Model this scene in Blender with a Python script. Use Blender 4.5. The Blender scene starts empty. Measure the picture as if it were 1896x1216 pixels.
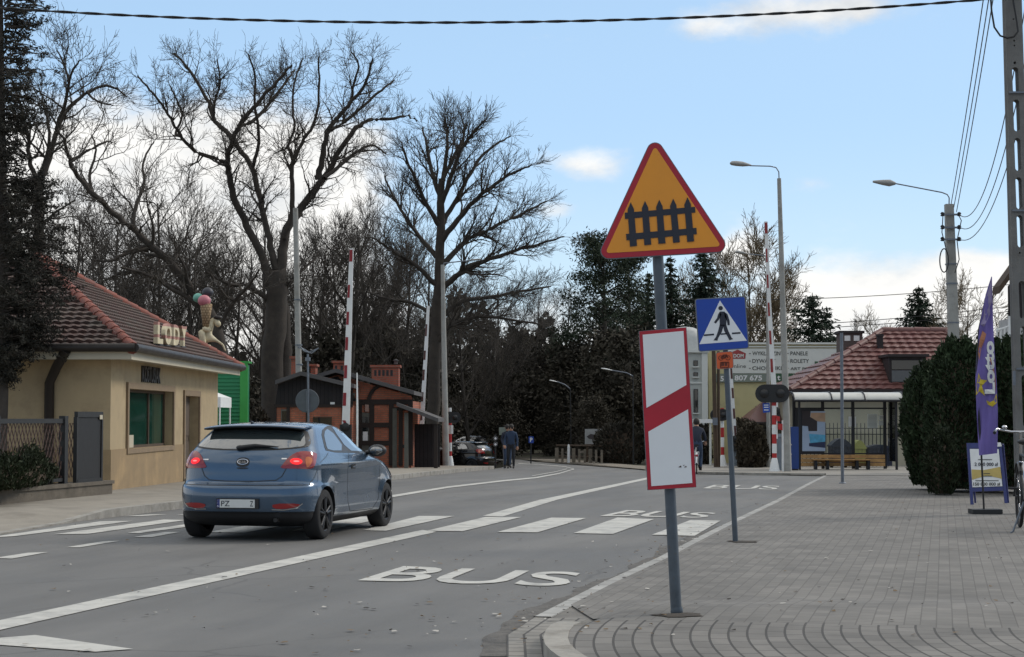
import bpy, bmesh, math, random
import numpy as np
from mathutils import Vector, Matrix
from mathutils.bvhtree import BVHTree
from mathutils.geometry import delaunay_2d_cdt

S = bpy.context.scene
COL = S.collection
# ------------------------------------------------------------------ camera, sky, sun, exposure
FPX, HY, CX, EYE = 3400.0, 773.0, 948.0, 1.56      # focal length in photo pixels, horizon row, centre column, eye height
PITCH = math.atan((HY - 608.0) / FPX)
cam = bpy.data.cameras.new("camera"); cam_o = bpy.data.objects.new("camera", cam); COL.objects.link(cam_o)
cam.sensor_width = 36.0; cam.lens = FPX / 1896.0 * 36.0; cam.clip_start = 0.1; cam.clip_end = 5000
cam_o.location = (0, 0, EYE); cam_o.rotation_euler = (math.pi / 2 + PITCH, 0, 0)
S.camera = cam_o
S.view_settings.view_transform = 'Standard'; S.view_settings.look = 'None'
S.view_settings.gamma = 1.0; S.view_settings.use_curve_mapping = False
S.view_settings.exposure = 0.10
SUN_EL, SUN_AZ = math.radians(38), math.radians(62)   # azimuth: to the right of straight ahead
sl = bpy.data.lights.new("sun", 'SUN'); sl.energy = 1.6; sl.angle = math.radians(14); sl.color = (1.0, 0.93, 0.84)
so = bpy.data.objects.new("sun", sl); COL.objects.link(so)
sd = Vector((math.sin(SUN_AZ) * math.cos(SUN_EL), math.cos(SUN_AZ) * math.cos(SUN_EL), math.sin(SUN_EL)))
so.rotation_euler = sd.to_track_quat('Z', 'Y').to_euler()

def make_world():
    w = bpy.data.worlds.new("World"); S.world = w; w.use_nodes = True
    nt = w.node_tree; N = nt.nodes; L = nt.links
    for n in list(N): N.remove(n)
    out = N.new('ShaderNodeOutputWorld'); bg = N.new('ShaderNodeBackground'); bg.inputs[1].default_value = 0.1
    L.new(bg.outputs[0], out.inputs[0])
    sky = N.new('ShaderNodeTexSky'); sky.sky_type = 'NISHITA'; sky.sun_disc = False
    sky.sun_elevation = SUN_EL; sky.sun_rotation = SUN_AZ
    sky.air_density = 1.0; sky.dust_density = 1.2; sky.ozone_density = 1.2
    tc = N.new('ShaderNodeTexCoord'); sep = N.new('ShaderNodeSeparateXYZ'); L.new(tc.outputs['Generated'], sep.inputs[0])
    def M(op, a, b=None, c=None):
        n = N.new('ShaderNodeMath'); n.operation = op
        for k, x in enumerate((a, b, c)):
            if x is None: continue
            if isinstance(x, (int, float)): n.inputs[k].default_value = x
            else: L.new(x, n.inputs[k])
        return n.outputs[0]
    def ss(x, lo, hi, a=0.0, b=1.0):
        n = N.new('ShaderNodeMapRange'); n.interpolation_type = 'SMOOTHSTEP'
        L.new(x, n.inputs[0])
        if lo > hi: lo, hi, a, b = hi, lo, b, a
        for k, val in zip((1, 2, 3, 4), (lo, hi, a, b)): n.inputs[k].default_value = val
        return n.outputs[0]
    az = M('ARCTAN2', sep.outputs[0], sep.outputs[1]); el = M('ARCSINE', sep.outputs[2])
    cmb = N.new('ShaderNodeCombineXYZ'); L.new(az, cmb.inputs[0]); L.new(M('MULTIPLY', el, 1.9), cmb.inputs[1])
    def noise(scale, det, rough, w=0.0):
        n = N.new('ShaderNodeTexNoise'); n.noise_dimensions = '4D'; L.new(cmb.outputs[0], n.inputs['Vector'])
        n.inputs['W'].default_value = w; n.inputs['Scale'].default_value = scale; n.inputs['Detail'].default_value = det
        n.inputs['Roughness'].default_value = rough
        return n.outputs[0]
    n1 = noise(9.0, 8, 0.58, 1.3); n2 = noise(14.0, 6, 0.6, 7.7); n3 = noise(2.2, 7, 0.55, 3.1)
    def puff(u, v, su, sv, amp):
        a0, e0 = math.atan((u - CX) / FPX), (HY - v) / FPX
        dx = M('DIVIDE', M('SUBTRACT', az, a0), su / FPX); dy = M('DIVIDE', M('SUBTRACT', el, e0), sv / FPX)
        r2 = M('ADD', M('MULTIPLY', dx, dx), M('MULTIPLY', dy, dy))
        return M('MULTIPLY', M('EXPONENT', M('MULTIPLY', r2, -1.0)), amp)
    left = M('MULTIPLY', ss(az, -0.035, -0.10), ss(el, 0.20, 0.13))
    right = M('MULTIPLY', ss(az, 0.11, 0.17), ss(el, 0.115, 0.06))
    low = M('MULTIPLY', ss(el, 0.10, 0.02), 0.35)
    up = M('MULTIPLY', ss(el, 0.32, 0.6), M('MULTIPLY', M('SUBTRACT', n3, 0.28), 1.9))
    bias = M('ADD', M('ADD', M('MULTIPLY', left, 0.46), M('MULTIPLY', right, 0.34)), M('ADD', low, up))
    for p in ((1110, 312, 62, 34, .30), (1035, 388, 60, 22, .22), (1440, 42, 210, 46, .27), (1580, 30, 120, 30, .16), (1000, 296, 90, 24, .14),
              (1370, 470, 50, 45, .42), (1600, 570, 90, 45, .3), (1780, 500, 70, 30, .3), (1280, 60, 80, 25, .14), (1500, 345, 80, 20, .1)):
        bias = M('ADD', bias, puff(*p))
    n4 = noise(34.0, 9, 0.6, 2.2)
    d = M('ADD', M('ADD', M('MULTIPLY', n1, 0.62), M('MULTIPLY', n4, 0.36)), bias)
    mask = ss(d, 0.60, 0.88)
    veil = M('MULTIPLY', ss(el, 0.55, 0.0), 0.50)
    bright = ss(M('ADD', M('MULTIPLY', n2, 1.0), M('MULTIPLY', d, 0.35)), 0.45, 0.95)
    cc = N.new('ShaderNodeMix'); cc.data_type = 'RGBA'; L.new(bright, cc.inputs['Factor'])
    cc.inputs['A'].default_value = (5.2, 5.7, 6.3, 1); cc.inputs['B'].default_value = (9.8, 9.7, 9.4, 1)
    sk = N.new('ShaderNodeMix'); sk.data_type = 'RGBA'; L.new(M('ADD', veil, 0.38), sk.inputs['Factor'])
    hz_ = N.new('ShaderNodeMix'); hz_.data_type = 'RGBA'; L.new(ss(el, 0.17, 0.02), hz_.inputs['Factor']); hz_.inputs['A'].default_value = (4.7, 7.2, 10.3, 1); hz_.inputs['B'].default_value = (6.9, 8.9, 10.2, 1)
    L.new(sky.outputs[0], sk.inputs['A']); L.new(hz_.outputs['Result'], sk.inputs['B'])
    mx = N.new('ShaderNodeMix'); mx.data_type = 'RGBA'; L.new(mask, mx.inputs['Factor'])
    L.new(sk.outputs['Result'], mx.inputs['A']); L.new(cc.outputs['Result'], mx.inputs['B'])
    # unseen low sky behind the viewer dimmed, to darken surfaces facing the camera
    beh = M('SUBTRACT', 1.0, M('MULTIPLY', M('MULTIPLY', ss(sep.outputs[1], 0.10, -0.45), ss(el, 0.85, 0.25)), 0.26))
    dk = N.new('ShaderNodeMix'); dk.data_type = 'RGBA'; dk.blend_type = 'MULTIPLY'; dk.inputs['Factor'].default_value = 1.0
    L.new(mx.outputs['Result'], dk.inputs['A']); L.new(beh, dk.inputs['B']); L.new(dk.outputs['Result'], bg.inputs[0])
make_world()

# ------------------------------------------------------------------ ground height and picture-to-place helpers
def zg(y): return -0.012 * (min(y, 95.0) - 35.0) if y > 35 else 0.0
def PZ(u, v, Y):
    """the point seen at photo pixel (u, v) at depth Y"""
    s = (608.0 - v) / FPX
    dy, dz = math.cos(PITCH) - s * math.sin(PITCH), math.sin(PITCH) + s * math.cos(PITCH)
    t = Y / dy
    return Vector(((u - CX) / FPX * t, Y, EYE + dz * t))
def P(u, v, z=0.0):
    """the ground point seen at photo pixel (u, v); z is a height above the ground"""
    s = (608.0 - v) / FPX
    dy, dz = math.cos(PITCH) - s * math.sin(PITCH), math.sin(PITCH) + s * math.cos(PITCH)
    h = z
    for _ in range(60):
        t = (h - EYE) / dz; h = zg(t * dy) + z
    return Vector(((u - CX) / FPX * t, t * dy, h))
def px(n, Y): return n * Y / FPX

# ------------------------------------------------------------------ objects
MW = {}
def _props(o, label=None, cat=None, group=None, kind=None):
    if label: o['label'] = label
    if cat: o['category'] = cat
    if group: o['group'] = group
    if kind: o['kind'] = kind
def thing(name, label, cat, loc, rotz=0.0, group=None):
    o = bpy.data.objects.new(name, None); o.empty_display_size = 0.2; COL.objects.link(o)
    o.location = loc; o.rotation_euler = (0, 0, rotz); _props(o, label, cat, group)
    MW[o.name] = Matrix.Translation(Vector(loc)) @ Matrix.Rotation(rotz, 4, 'Z')
    return o
class MB:
    def __init__(s, M=None): s.v, s.f, s.m, s.sm, s.uv = [], [], [], [], None; s.M = M
    def add(s, vs, fs, mi=0, smooth=False):
        b = len(s.v)
        if s.M is not None: vs = [s.M @ Vector(p) for p in vs]
        s.v.extend([tuple(p) for p in vs]); s.f.extend([tuple(b + i for i in f) for f in fs])
        s.m.extend([mi] * len(fs)); s.sm.extend([smooth] * len(fs)); return s
    def box(s, c, d, mi=0, R=None, taper=1.0):
        x, y, z = d[0] / 2, d[1] / 2, d[2] / 2
        vs = [Vector((sx * x * (taper if sz > 0 else 1), sy * y * (taper if sz > 0 else 1), sz * z)) for sz in (-1, 1) for sy in (-1, 1) for sx in (-1, 1)]
        if R is not None: vs = [R @ p for p in vs]
        vs = [p + Vector(c) for p in vs]
        return s.add(vs, [(0, 2, 3, 1), (4, 5, 7, 6), (0, 1, 5, 4), (2, 6, 7, 3), (0, 4, 6, 2), (1, 3, 7, 5)], mi)
    def bbox(s, a, b, mi=0):
        return s.box([(a[i] + b[i]) / 2 for i in range(3)], [abs(b[i] - a[i]) for i in range(3)], mi)
    def tube(s, pts, rad, n=8, mi=0, caps=True, smooth=True):
        pts = [Vector(p) for p in pts]
        if isinstance(rad, (int, float)): rad = [rad] * len(pts)
        vs, fs = [], []; up = None
        for i, p in enumerate(pts):
            t = (pts[min(i + 1, len(pts) - 1)] - pts[max(i - 1, 0)])
            t = t.normalized() if t.length > 1e-9 else Vector((0, 0, 1))
            if up is None: up = Vector((1, 0, 0)) if abs(t.x) < 0.8 else Vector((0, 1, 0))
            a = up - t * up.dot(t); a = a.normalized() if a.length > 1e-6 else t.orthogonal().normalized(); up = a; b = t.cross(a)
            for k in range(n):
                w = 2 * math.pi * k / n
                vs.append(p + (a * math.cos(w) + b * math.sin(w)) * rad[i])
        for i in range(len(pts) - 1):
            for k in range(n):
                fs.append((i * n + k, i * n + (k + 1) % n, (i + 1) * n + (k + 1) % n, (i + 1) * n + k))
        s.add(vs, fs, mi, smooth)
        if caps:
            s.add(vs[:n][::-1], [tuple(range(n))], mi); s.add(vs[-n:], [tuple(range(n))], mi)
        return s
    def lathe(s, prof, c=(0, 0, 0), n=20, mi=0, axis='Z', smooth=True):
        vs, fs = [], []
        for r, h in prof:
            for k in range(n):
                w = 2 * math.pi * k / n
                p = Vector((r * math.cos(w), r * math.sin(w), h))
                if axis == 'Y': p = Vector((p.x, p.z, p.y))
                if axis == 'X': p = Vector((p.z, p.x, p.y))
                vs.append(p + Vector(c))
        for i in range(len(prof) - 1):
            for k in range(n):
                fs.append((i * n + k, i * n + (k + 1) % n, (i + 1) * n + (k + 1) % n, (i + 1) * n + k))
        return s.add(vs, fs, mi, smooth)
    def ball(s, c, r, n=14, mi=0, squash=(1, 1, 1), R=None):
        vs, fs = [], []; k2 = n // 2
        for i in range(k2 + 1):
            a = math.pi * i / k2
            for k in range(n):
                w = 2 * math.pi * k / n
                p = Vector((math.sin(a) * math.cos(w) * squash[0], math.sin(a) * math.sin(w) * squash[1], math.cos(a) * squash[2])) * r
                if R is not None: p = R @ p
                vs.append(p + Vector(c))
        for i in range(k2):
            for k in range(n):
                fs.append((i * n + k, (i + 1) * n + k, (i + 1) * n + (k + 1) % n, i * n + (k + 1) % n))
        return s.add(vs, fs, mi, True)
    def slab(s, poly, thick, mi=0, nrm=None):
        """flat polygon of 3-D points (facing us counter-clockwise or not) given a thickness behind it"""
        poly = [Vector(p) for p in poly]; n = len(poly)
        if nrm is None:
            nrm = Vector((0, 0, 0))
            for i in range(n): nrm += poly[i].cross(poly[(i + 1) % n])
            nrm = nrm.normalized()
            if nrm.y > 0: nrm = -nrm
        nrm = Vector(nrm)
        bk = [p - nrm * thick for p in poly]
        area = sum((poly[i].cross(poly[(i + 1) % n]) for i in range(n)), Vector((0, 0, 0))).dot(nrm)
        if area < 0: poly = poly[::-1]; bk = bk[::-1]
        s.add(poly + bk, [tuple(range(n)), tuple(range(2 * n - 1, n - 1, -1))] + [(i, i + n, (i + 1) % n + n, (i + 1) % n) for i in range(n)], mi)
        return s
    def build(s, name, mats, parent=None, loc=None, label=None, cat=None, group=None, kind=None, smooth=None):
        if not isinstance(mats, (list, tuple)): mats = [mats]
        if parent is not None: Mi = MW[parent.name].inverted()
        else: Mi = Matrix.Translation(-Vector(loc if loc is not None else (0, 0, 0)))
        me = bpy.data.meshes.new(name)
        V = np.array(s.v, dtype=np.float64)
        A = np.array(Mi); V = V @ A[:3, :3].T + A[:3, 3]
        me.from_pydata(V.tolist(), [], s.f)
        for m_ in mats: me.materials.append(m_)
        me.polygons.foreach_set('material_index', s.m)
        me.polygons.foreach_set('use_smooth', s.sm if smooth is None else [smooth] * len(s.f))
        me.update()
        return link(name, me, parent, loc, label, cat, group, kind)
def link(name, me, parent=None, loc=None, label=None, cat=None, group=None, kind=None):
    o = bpy.data.objects.new(name, me); COL.objects.link(o)
    if parent is not None: o.parent = parent; MW[o.name] = MW[parent.name]
    else:
        o.location = loc if loc is not None else (0, 0, 0); MW[o.name] = Matrix.Translation(Vector(o.location))
    _props(o, label, cat, group, kind)
    return o
def bulk(name, V, F, mats, parent=None, loc=None, label=None, cat=None, group=None, kind=None, smooth=False, mi=None):
    V = np.asarray(V, dtype=np.float64); F = np.asarray(F)
    if parent is not None: A = np.array(MW[parent.name].inverted()); V = V @ A[:3, :3].T + A[:3, 3]
    elif loc is not None: V = V - np.array(loc)
    me = bpy.data.meshes.new(name)
    nf, k = F.shape
    me.vertices.add(len(V)); me.vertices.foreach_set('co', V.astype(np.float32).ravel())
    me.loops.add(nf * k); me.loops.foreach_set('vertex_index', F.astype(np.int32).ravel())
    me.polygons.add(nf); me.polygons.foreach_set('loop_start', np.arange(0, nf * k, k, dtype=np.int32))
    me.polygons.foreach_set('use_smooth', np.full(nf, smooth))
    if not isinstance(mats, (list, tuple)): mats = [mats]
    for m_ in mats: me.materials.append(m_)
    if mi is not None: me.polygons.foreach_set('material_index', np.asarray(mi, dtype=np.int32))
    me.update(); me.validate()
    return link(name, me, parent, loc, label, cat, group, kind)
def dup(root, loc, rotz=None, scale=None, label=None, group=None):
    r = root.copy(); COL.objects.link(r); r.location = loc
    if rotz is not None: r.rotation_euler = (0, 0, rotz)
    if scale is not None: r.scale = scale if hasattr(scale, '__len__') else (scale,) * 3
    if label: r['label'] = label
    if group: r['group'] = group
    for ch in [o for o in bpy.data.objects if o.parent == root]:
        c = ch.copy(); COL.objects.link(c); c.parent = r
        for g in [o for o in bpy.data.objects if o.parent == ch]:
            d_ = g.copy(); COL.objects.link(d_); d_.parent = c
    return r

# ------------------------------------------------------------------ materials
def mat(name, rgb, rough=0.7, metal=0.0, var=0.12, vscale=6.0, bump=0.0, bscale=40.0, spec=0.5, coat=0.0, emit=None, dirt=None):
    m = bpy.data.materials.new(name); m.use_nodes = True
    nt = m.node_tree; N = nt.nodes; L = nt.links; b = N['Principled BSDF']
    b.inputs['Roughness'].default_value = rough; b.inputs['Metallic'].default_value = metal
    b.inputs['Specular IOR Level'].default_value = spec
    if coat: b.inputs['Coat Weight'].default_value = coat; b.inputs['Coat Roughness'].default_value = 0.04
    tc = N.new('ShaderNodeTexCoord')
    if var > 0 or dirt:
        n = N.new('ShaderNodeTexNoise'); n.inputs['Scale'].default_value = vscale; n.inputs['Detail'].default_value = 6; n.inputs['Roughness'].default_value = 0.62
        L.new(tc.outputs['Object'], n.inputs['Vector'])
        r = N.new('ShaderNodeMapRange'); L.new(n.outputs[0], r.inputs[0])
        r.inputs[1].default_value = 0.3; r.inputs[2].default_value = 0.7; r.inputs[3].default_value = 1 - var; r.inputs[4].default_value = 1 + var
        mx = N.new('ShaderNodeMix'); mx.data_type = 'RGBA'; mx.blend_type = 'MULTIPLY'; mx.inputs['Factor'].default_value = 1
        mx.inputs['A'].default_value = (*rgb, 1); L.new(r.outputs[0], mx.inputs['B'])
        last = mx.outputs['Result']
        if dirt:   # (rgb, scale, lo, hi)
            n2 = N.new('ShaderNodeTexNoise'); n2.inputs['Scale'].default_value = dirt[1]; n2.inputs['Detail'].default_value = 8; n2.inputs['Roughness'].default_value = 0.65
            L.new(tc.outputs['Object'], n2.inputs['Vector'])
            r2 = N.new('ShaderNodeMapRange'); L.new(n2.outputs[0], r2.inputs[0]); r2.inputs[1].default_value = dirt[2]; r2.inputs[2].default_value = dirt[3]
            m2 = N.new('ShaderNodeMix'); m2.data_type = 'RGBA'; L.new(r2.outputs[0], m2.inputs['Factor']); L.new(last, m2.inputs['A']); m2.inputs['B'].default_value = (*dirt[0], 1)
            last = m2.outputs['Result']
        L.new(last, b.inputs['Base Color'])
        if rough > 0.15:
            r3 = N.new('ShaderNodeMapRange'); L.new(n.outputs[0], r3.inputs[0]); r3.inputs[1].default_value = 0.3; r3.inputs[2].default_value = 0.7
            r3.inputs[3].default_value = max(0.02, rough - 0.08); r3.inputs[4].default_value = min(1, rough + 0.08); L.new(r3.outputs[0], b.inputs['Roughness'])
    else:
        b.inputs['Base Color'].default_value = (*rgb, 1)
    if bump:
        n = N.new('ShaderNodeTexNoise'); n.inputs['Scale'].default_value = bscale; n.inputs['Detail'].default_value = 5
        L.new(tc.outputs['Object'], n.inputs['Vector'])
        bp = N.new('ShaderNodeBump'); bp.inputs['Strength'].default_value = bump; bp.inputs['Distance'].default_value = 0.02
        L.new(n.outputs[0], bp.inputs['Height']); L.new(bp.outputs[0], b.inputs['Normal'])
    if emit: b.inputs['Emission Color'].default_value = (*emit[0], 1); b.inputs['Emission Strength'].default_value = emit[1]
    return m
def brick_mat(name, c1, c2, mortar, w, h, gap, rough=0.85, uv=False, bump=0.4, var=0.25, axes='XZ', vscale=3.0):
    m = bpy.data.materials.new(name); m.use_nodes = True
    nt = m.node_tree; N = nt.nodes; L = nt.links; b = N['Principled BSDF']; b.inputs['Roughness'].default_value = rough
    tc = N.new('ShaderNodeTexCoord')
    if uv: vec = tc.outputs['UV']
    else:
        sp = N.new('ShaderNodeSeparateXYZ'); cb = N.new('ShaderNodeCombineXYZ'); L.new(tc.outputs['Object'], sp.inputs[0])
        i = {'X': 0, 'Y': 1, 'Z': 2}
        L.new(sp.outputs[i[axes[0]]], cb.inputs[0]); L.new(sp.outputs[i[axes[1]]], cb.inputs[1]); vec = cb.outputs[0]
    br = N.new('ShaderNodeTexBrick'); L.new(vec, br.inputs['Vector'])
    br.inputs['Color1'].default_value = (*c1, 1); br.inputs['Color2'].default_value = (*c2, 1); br.inputs['Mortar'].default_value = (*mortar, 1)
    br.inputs['Scale'].default_value = 1.0; br.inputs['Brick Width'].default_value = w; br.inputs['Row Height'].default_value = h
    br.inputs['Mortar Size'].default_value = gap; br.inputs['Mortar Smooth'].default_value = 0.25; br.inputs['Bias'].default_value = 0
    n = N.new('ShaderNodeTexNoise'); n.inputs['Scale'].default_value = vscale; n.inputs['Detail'].default_value = 7; n.inputs['Roughness'].default_value = 0.65
    L.new(tc.outputs['Object'], n.inputs['Vector'])
    r = N.new('ShaderNodeMapRange'); L.new(n.outputs[0], r.inputs[0]); r.inputs[1].default_value = 0.3; r.inputs[2].default_value = 0.7
    r.inputs[3].default_value = 1 - var; r.inputs[4].default_value = 1 + var
    mx = N.new('ShaderNodeMix'); mx.data_type = 'RGBA'; mx.blend_type = 'MULTIPLY'; mx.inputs['Factor'].default_value = 1
    L.new(br.outputs['Color'], mx.inputs['A']); L.new(r.outputs[0], mx.inputs['B']); L.new(mx.outputs['Result'], b.inputs['Base Color'])
    bp = N.new('ShaderNodeBump'); bp.inputs['Strength'].default_value = bump; bp.inputs['Distance'].default_value = 0.012; bp.invert = True
    L.new(br.outputs['Fac'], bp.inputs['Height']); L.new(bp.outputs[0], b.inputs['Normal'])
    return m

m_galv = mat('galvanised_steel', (.16, .18, .21), .5, .35, .18, 9)
m_signpole = mat('painted_steel_pole', (.080, .100, .122), .5, .2, .22, 7, dirt=((.10, .08, .06), 11, .58, .75))
m_concrete = mat('concrete_pole', (.33, .33, .31), .9, 0, .22, 5, .4, 60, dirt=((.2, .19, .17), 2.5, .5, .75))
m_concrete_dark = mat('weathered_concrete', (.17, .17, .165), .9, 0, .2, 4, .5, 50, dirt=((.09, .085, .08), 2, .5, .72))
m_white = mat('white_paint', (.74, .75, .74), .55, 0, .06, 5)
m_signwhite = mat('sign_sheeting_white', (.76, .79, .82), .4, 0, .03, 3)
m_red = mat('red_paint', (.42, .022, .022), .5, 0, .15, 6)
m_signred = mat('sign_sheeting_red', (.40, .012, .03), .4, 0, .1, 4)
m_orange = mat('sign_sheeting_orange', (.80, .31, .022), .38, 0, .05, 3)
m_plateorange = mat('small_plate_orange', (.62, .11, .03), .45, 0, .12, 8)
m_navy = mat('sign_black', (.016, .02, .035), .5, 0, .1, 5)
m_signblue = mat('sign_sheeting_blue', (.008, .055, .36), .35, 0, .06, 4)
m_black = mat('black_plastic', (.012, .012, .013), .45, 0, .1, 5)
m_dark = mat('dark_metal', (.014, .015, .016), .6, .0, .15, 6)
m_glass = mat('dark_glass', (.012, .015, .016), .04, 0, 0, spec=.8)
m_wood = mat('bench_wood', (.48, .27, .1), .6, 0, .3, 5, .2, 30)
m_oldwood = mat('weathered_wood', (.075, .05, .032), .85, 0, .3, 4, .4, 30)
m_rubber = mat('rubber', (.014, .014, .015), .85, 0, .12, 8)
m_bark = mat('bark', (.058, .049, .041), .95, 0, .35, 3, .7, 22)
m_bark_lit = mat('bark_warm_lit', (.11, .085, .055), .95, 0, .35, 3, .5, 22)  # bark of the far trees, warm light put into its colour
m_twig = mat('twigs', (.060, .051, .042), .95, 0, .2, 3)
m_twig_lit = mat('twigs_warm_lit', (.14, .105, .06), .95, 0, .25, 3)  # warm light on the far twigs is put into this colour
# ------------------------------------------------------------------ ground, road, pavements, markings
def drape(poly, off, name, m, kind='structure', label=None, cat=None, group=None, ys=(35.0, 95.0), extra=None):
    """a flat polygon laid on the ground, cut where the ground changes slope"""
    bm = bmesh.new()
    vs = [bm.verts.new((p[0], p[1], 0)) for p in poly]
    f = bm.faces.new(vs); bmesh.ops.triangulate(bm, faces=[f])
    for y in ys:
        bmesh.ops.bisect_plane(bm, geom=bm.verts[:] + bm.edges[:] + bm.faces[:], plane_co=(0, y, 0), plane_no=(0, 1, 0), dist=1e-5)
    for v in bm.verts: v.co.z = zg(v.co.y) + off + (extra(v.co.x, v.co.y) if extra else 0)
    bmesh.ops.recalc_face_normals(bm, faces=bm.faces[:])
    for f in bm.faces:
        if f.normal.z < 0: f.normal_flip()
    me = bpy.data.meshes.new(name); bm.to_mesh(me); bm.free(); me.materials.append(m)
    o = link(name, me, None, None, label, cat, group, kind)
    return o

def asphalt():
    m = bpy.data.materials.new('asphalt'); m.use_nodes = True
    nt = m.node_tree; N = nt.nodes; L = nt.links; b = N['Principled BSDF']
    tc = N.new('ShaderNodeTexCoord'); mp = N.new('ShaderNodeMapping'); mp.inputs['Rotation'].default_value = (0, 0, math.radians(13)); L.new(tc.outputs['Object'], mp.inputs[0])
    st = N.new('ShaderNodeMapping'); st.inputs['Scale'].default_value = (1.0, .16, 1); L.new(mp.outputs[0], st.inputs[0])
    def noise(vec, s, d, r=.6):
        n = N.new('ShaderNodeTexNoise'); n.inputs['Scale'].default_value = s; n.inputs['Detail'].default_value = d; n.inputs['Roughness'].default_value = r; L.new(vec, n.inputs['Vector']); return n.outputs[0]
    def rng(x, a, b_, c, d):
        r = N.new('ShaderNodeMapRange'); L.new(x, r.inputs[0])
        for k, q in zip((1, 2, 3, 4), (a, b_, c, d)): r.inputs[k].default_value = q
        return r.outputs[0]
    def mul(a, b_):
        n = N.new('ShaderNodeMath'); n.operation = 'MULTIPLY'; L.new(a, n.inputs[0]); L.new(b_, n.inputs[1]); return n.outputs[0]
    a = rng(noise(st.outputs[0], .9, 5), .3, .7, .80, 1.2)          # long streaks along the lanes
    c = rng(noise(mp.outputs[0], .35, 6), .3, .7, .84, 1.18)         # patches
    g = rng(noise(tc.outputs['Object'], 160, 3, .7), .25, .75, .72, 1.28)  # aggregate
    k = mul(mul(a, c), g)
    vo = N.new('ShaderNodeTexVoronoi'); vo.feature = 'DISTANCE_TO_EDGE'; vo.inputs['Scale'].default_value = .42
    wv = N.new('ShaderNodeMix'); wv.data_type = 'VECTOR'; wv.inputs['Factor'].default_value = .22
    nn = N.new('ShaderNodeTexNoise'); nn.inputs['Scale'].default_value = 1.6; nn.inputs['Detail'].default_value = 6; L.new(mp.outputs[0], nn.inputs['Vector'])
    L.new(mp.outputs[0], wv.inputs['A']); L.new(nn.outputs['Color'], wv.inputs['B']); L.new(wv.outputs['Result'], vo.inputs['Vector'])
    cr = rng(vo.outputs[0], .002, .010, 0.74, 1.0)
    crm = rng(noise(mp.outputs[0], .22, 3), .5, .56, 1.0, 0.0)
    mxc = N.new('ShaderNodeMix'); mxc.data_type = 'FLOAT'; L.new(crm, mxc.inputs['Factor']); mxc.inputs['B'].default_value = 1.0; L.new(cr, mxc.inputs['A'])
    k = mul(k, mxc.outputs['Result'])
    mx = N.new('ShaderNodeMix'); mx.data_type = 'RGBA'; mx.blend_type = 'MULTIPLY'; mx.inputs['Factor'].default_value = 1
    mx.inputs['A'].default_value = (.130, .127, .121, 1); L.new(k, mx.inputs['B'])
    # pale scuffs, dry leaves and grit
    sp = rng(noise(tc.outputs['Object'], 3.4, 9, .72), .70, .76, 0, .55)
    m2 = N.new('ShaderNodeMix'); m2.data_type = 'RGBA'; L.new(sp, m2.inputs['Factor']); L.new(mx.outputs['Result'], m2.inputs['A']); m2.inputs['B'].default_value = (.30, .28, .25, 1)
    L.new(m2.outputs['Result'], b.inputs['Base Color'])
    L.new(rng(c, .84, 1.18, .62, .82), b.inputs['Roughness'])
    bp = N.new('ShaderNodeBump'); bp.inputs['Strength'].default_value = .35; bp.inputs['Distance'].default_value = .01
    L.new(noise(tc.outputs['Object'], 120, 4, .7), bp.inputs['Height']); L.new(bp.outputs[0], b.inputs['Normal'])
    return m
m_asphalt = asphalt()
m_soil = mat('soil_and_dead_leaves', (.055, .046, .034), .95, 0, .4, .8, .8, 12, dirt=((.05, .055, .025), .35, .48, .62))
m_mark = mat('road_marking_paint', (.50, .49, .45), .7, 0, .1, 4, .15, 120, dirt=((.27, .265, .25), 2.6, .48, .72))
m_leftpave = mat('worn_pavement', (.27, .245, .205), .9, 0, .16, 2.0, .3, 40, dirt=((.19, .17, .14), .9, .52, .7))
m_kerb = mat('kerb_stone', (.30, .285, .255), .9, 0, .2, 5, .35, 50, dirt=((.17, .155, .13), 3, .5, .7))
m_strip = brick_mat('kerb_strip_stones', (.36, .355, .335), (.27, .265, .25), (.10, .095, .085), .5, .26, .012, uv=True, var=.22)
m_pavers = brick_mat('concrete_pavers', (.172, .162, .147), (.128, .121, .110), (.048, .044, .039), .34, .125, .009, uv=True, bump=.6, var=.28, vscale=1.1)
m_pavers_tight = brick_mat('tight_concrete_pavers', (.172, .162, .147), (.132, .125, .114), (.098, .091, .081), .2, .11, .005, uv=True, bump=.3, var=.26, vscale=.9)
m_setts = brick_mat('gutter_setts', (.25, .235, .21), (.20, .19, .17), (.07, .065, .06), .2, .12, .01, uv=True, bump=.7)

# the ground: one sheet to the horizon; beyond the crossing it falls away to a lower car park on the left
def gz(x, y):
    def st(a, b, t): t = min(1, max(0, (t - a) / (b - a))); return t * t * (3 - 2 * t)
    return zg(y) - 1.55 * st(74, 92, y) * st(-0.2, -2.4, x) - 0.03
xs = [-900, -300, -120, -60, -40] + [-30 + 1.5 * i for i in range(41)] + [40, 60, 120, 300, 900]
ysg = [-60, -10, 0, 10, 20, 30, 35, 40, 45, 50, 55, 60, 65, 70, 72, 74, 76, 78, 80, 82, 84, 86, 88, 90, 92, 95, 100, 110, 130, 160, 250, 500, 1500]
g = MB()
g.add([(x, y, gz(x, y)) for y in ysg for x in xs], [(j * len(xs) + i, j * len(xs) + i + 1, (j + 1) * len(xs) + i + 1, (j + 1) * len(xs) + i) for j in range(len(ysg) - 1) for i in range(len(xs) - 1)], 0, True)
g.build('ground', m_soil, kind='structure')

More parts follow.
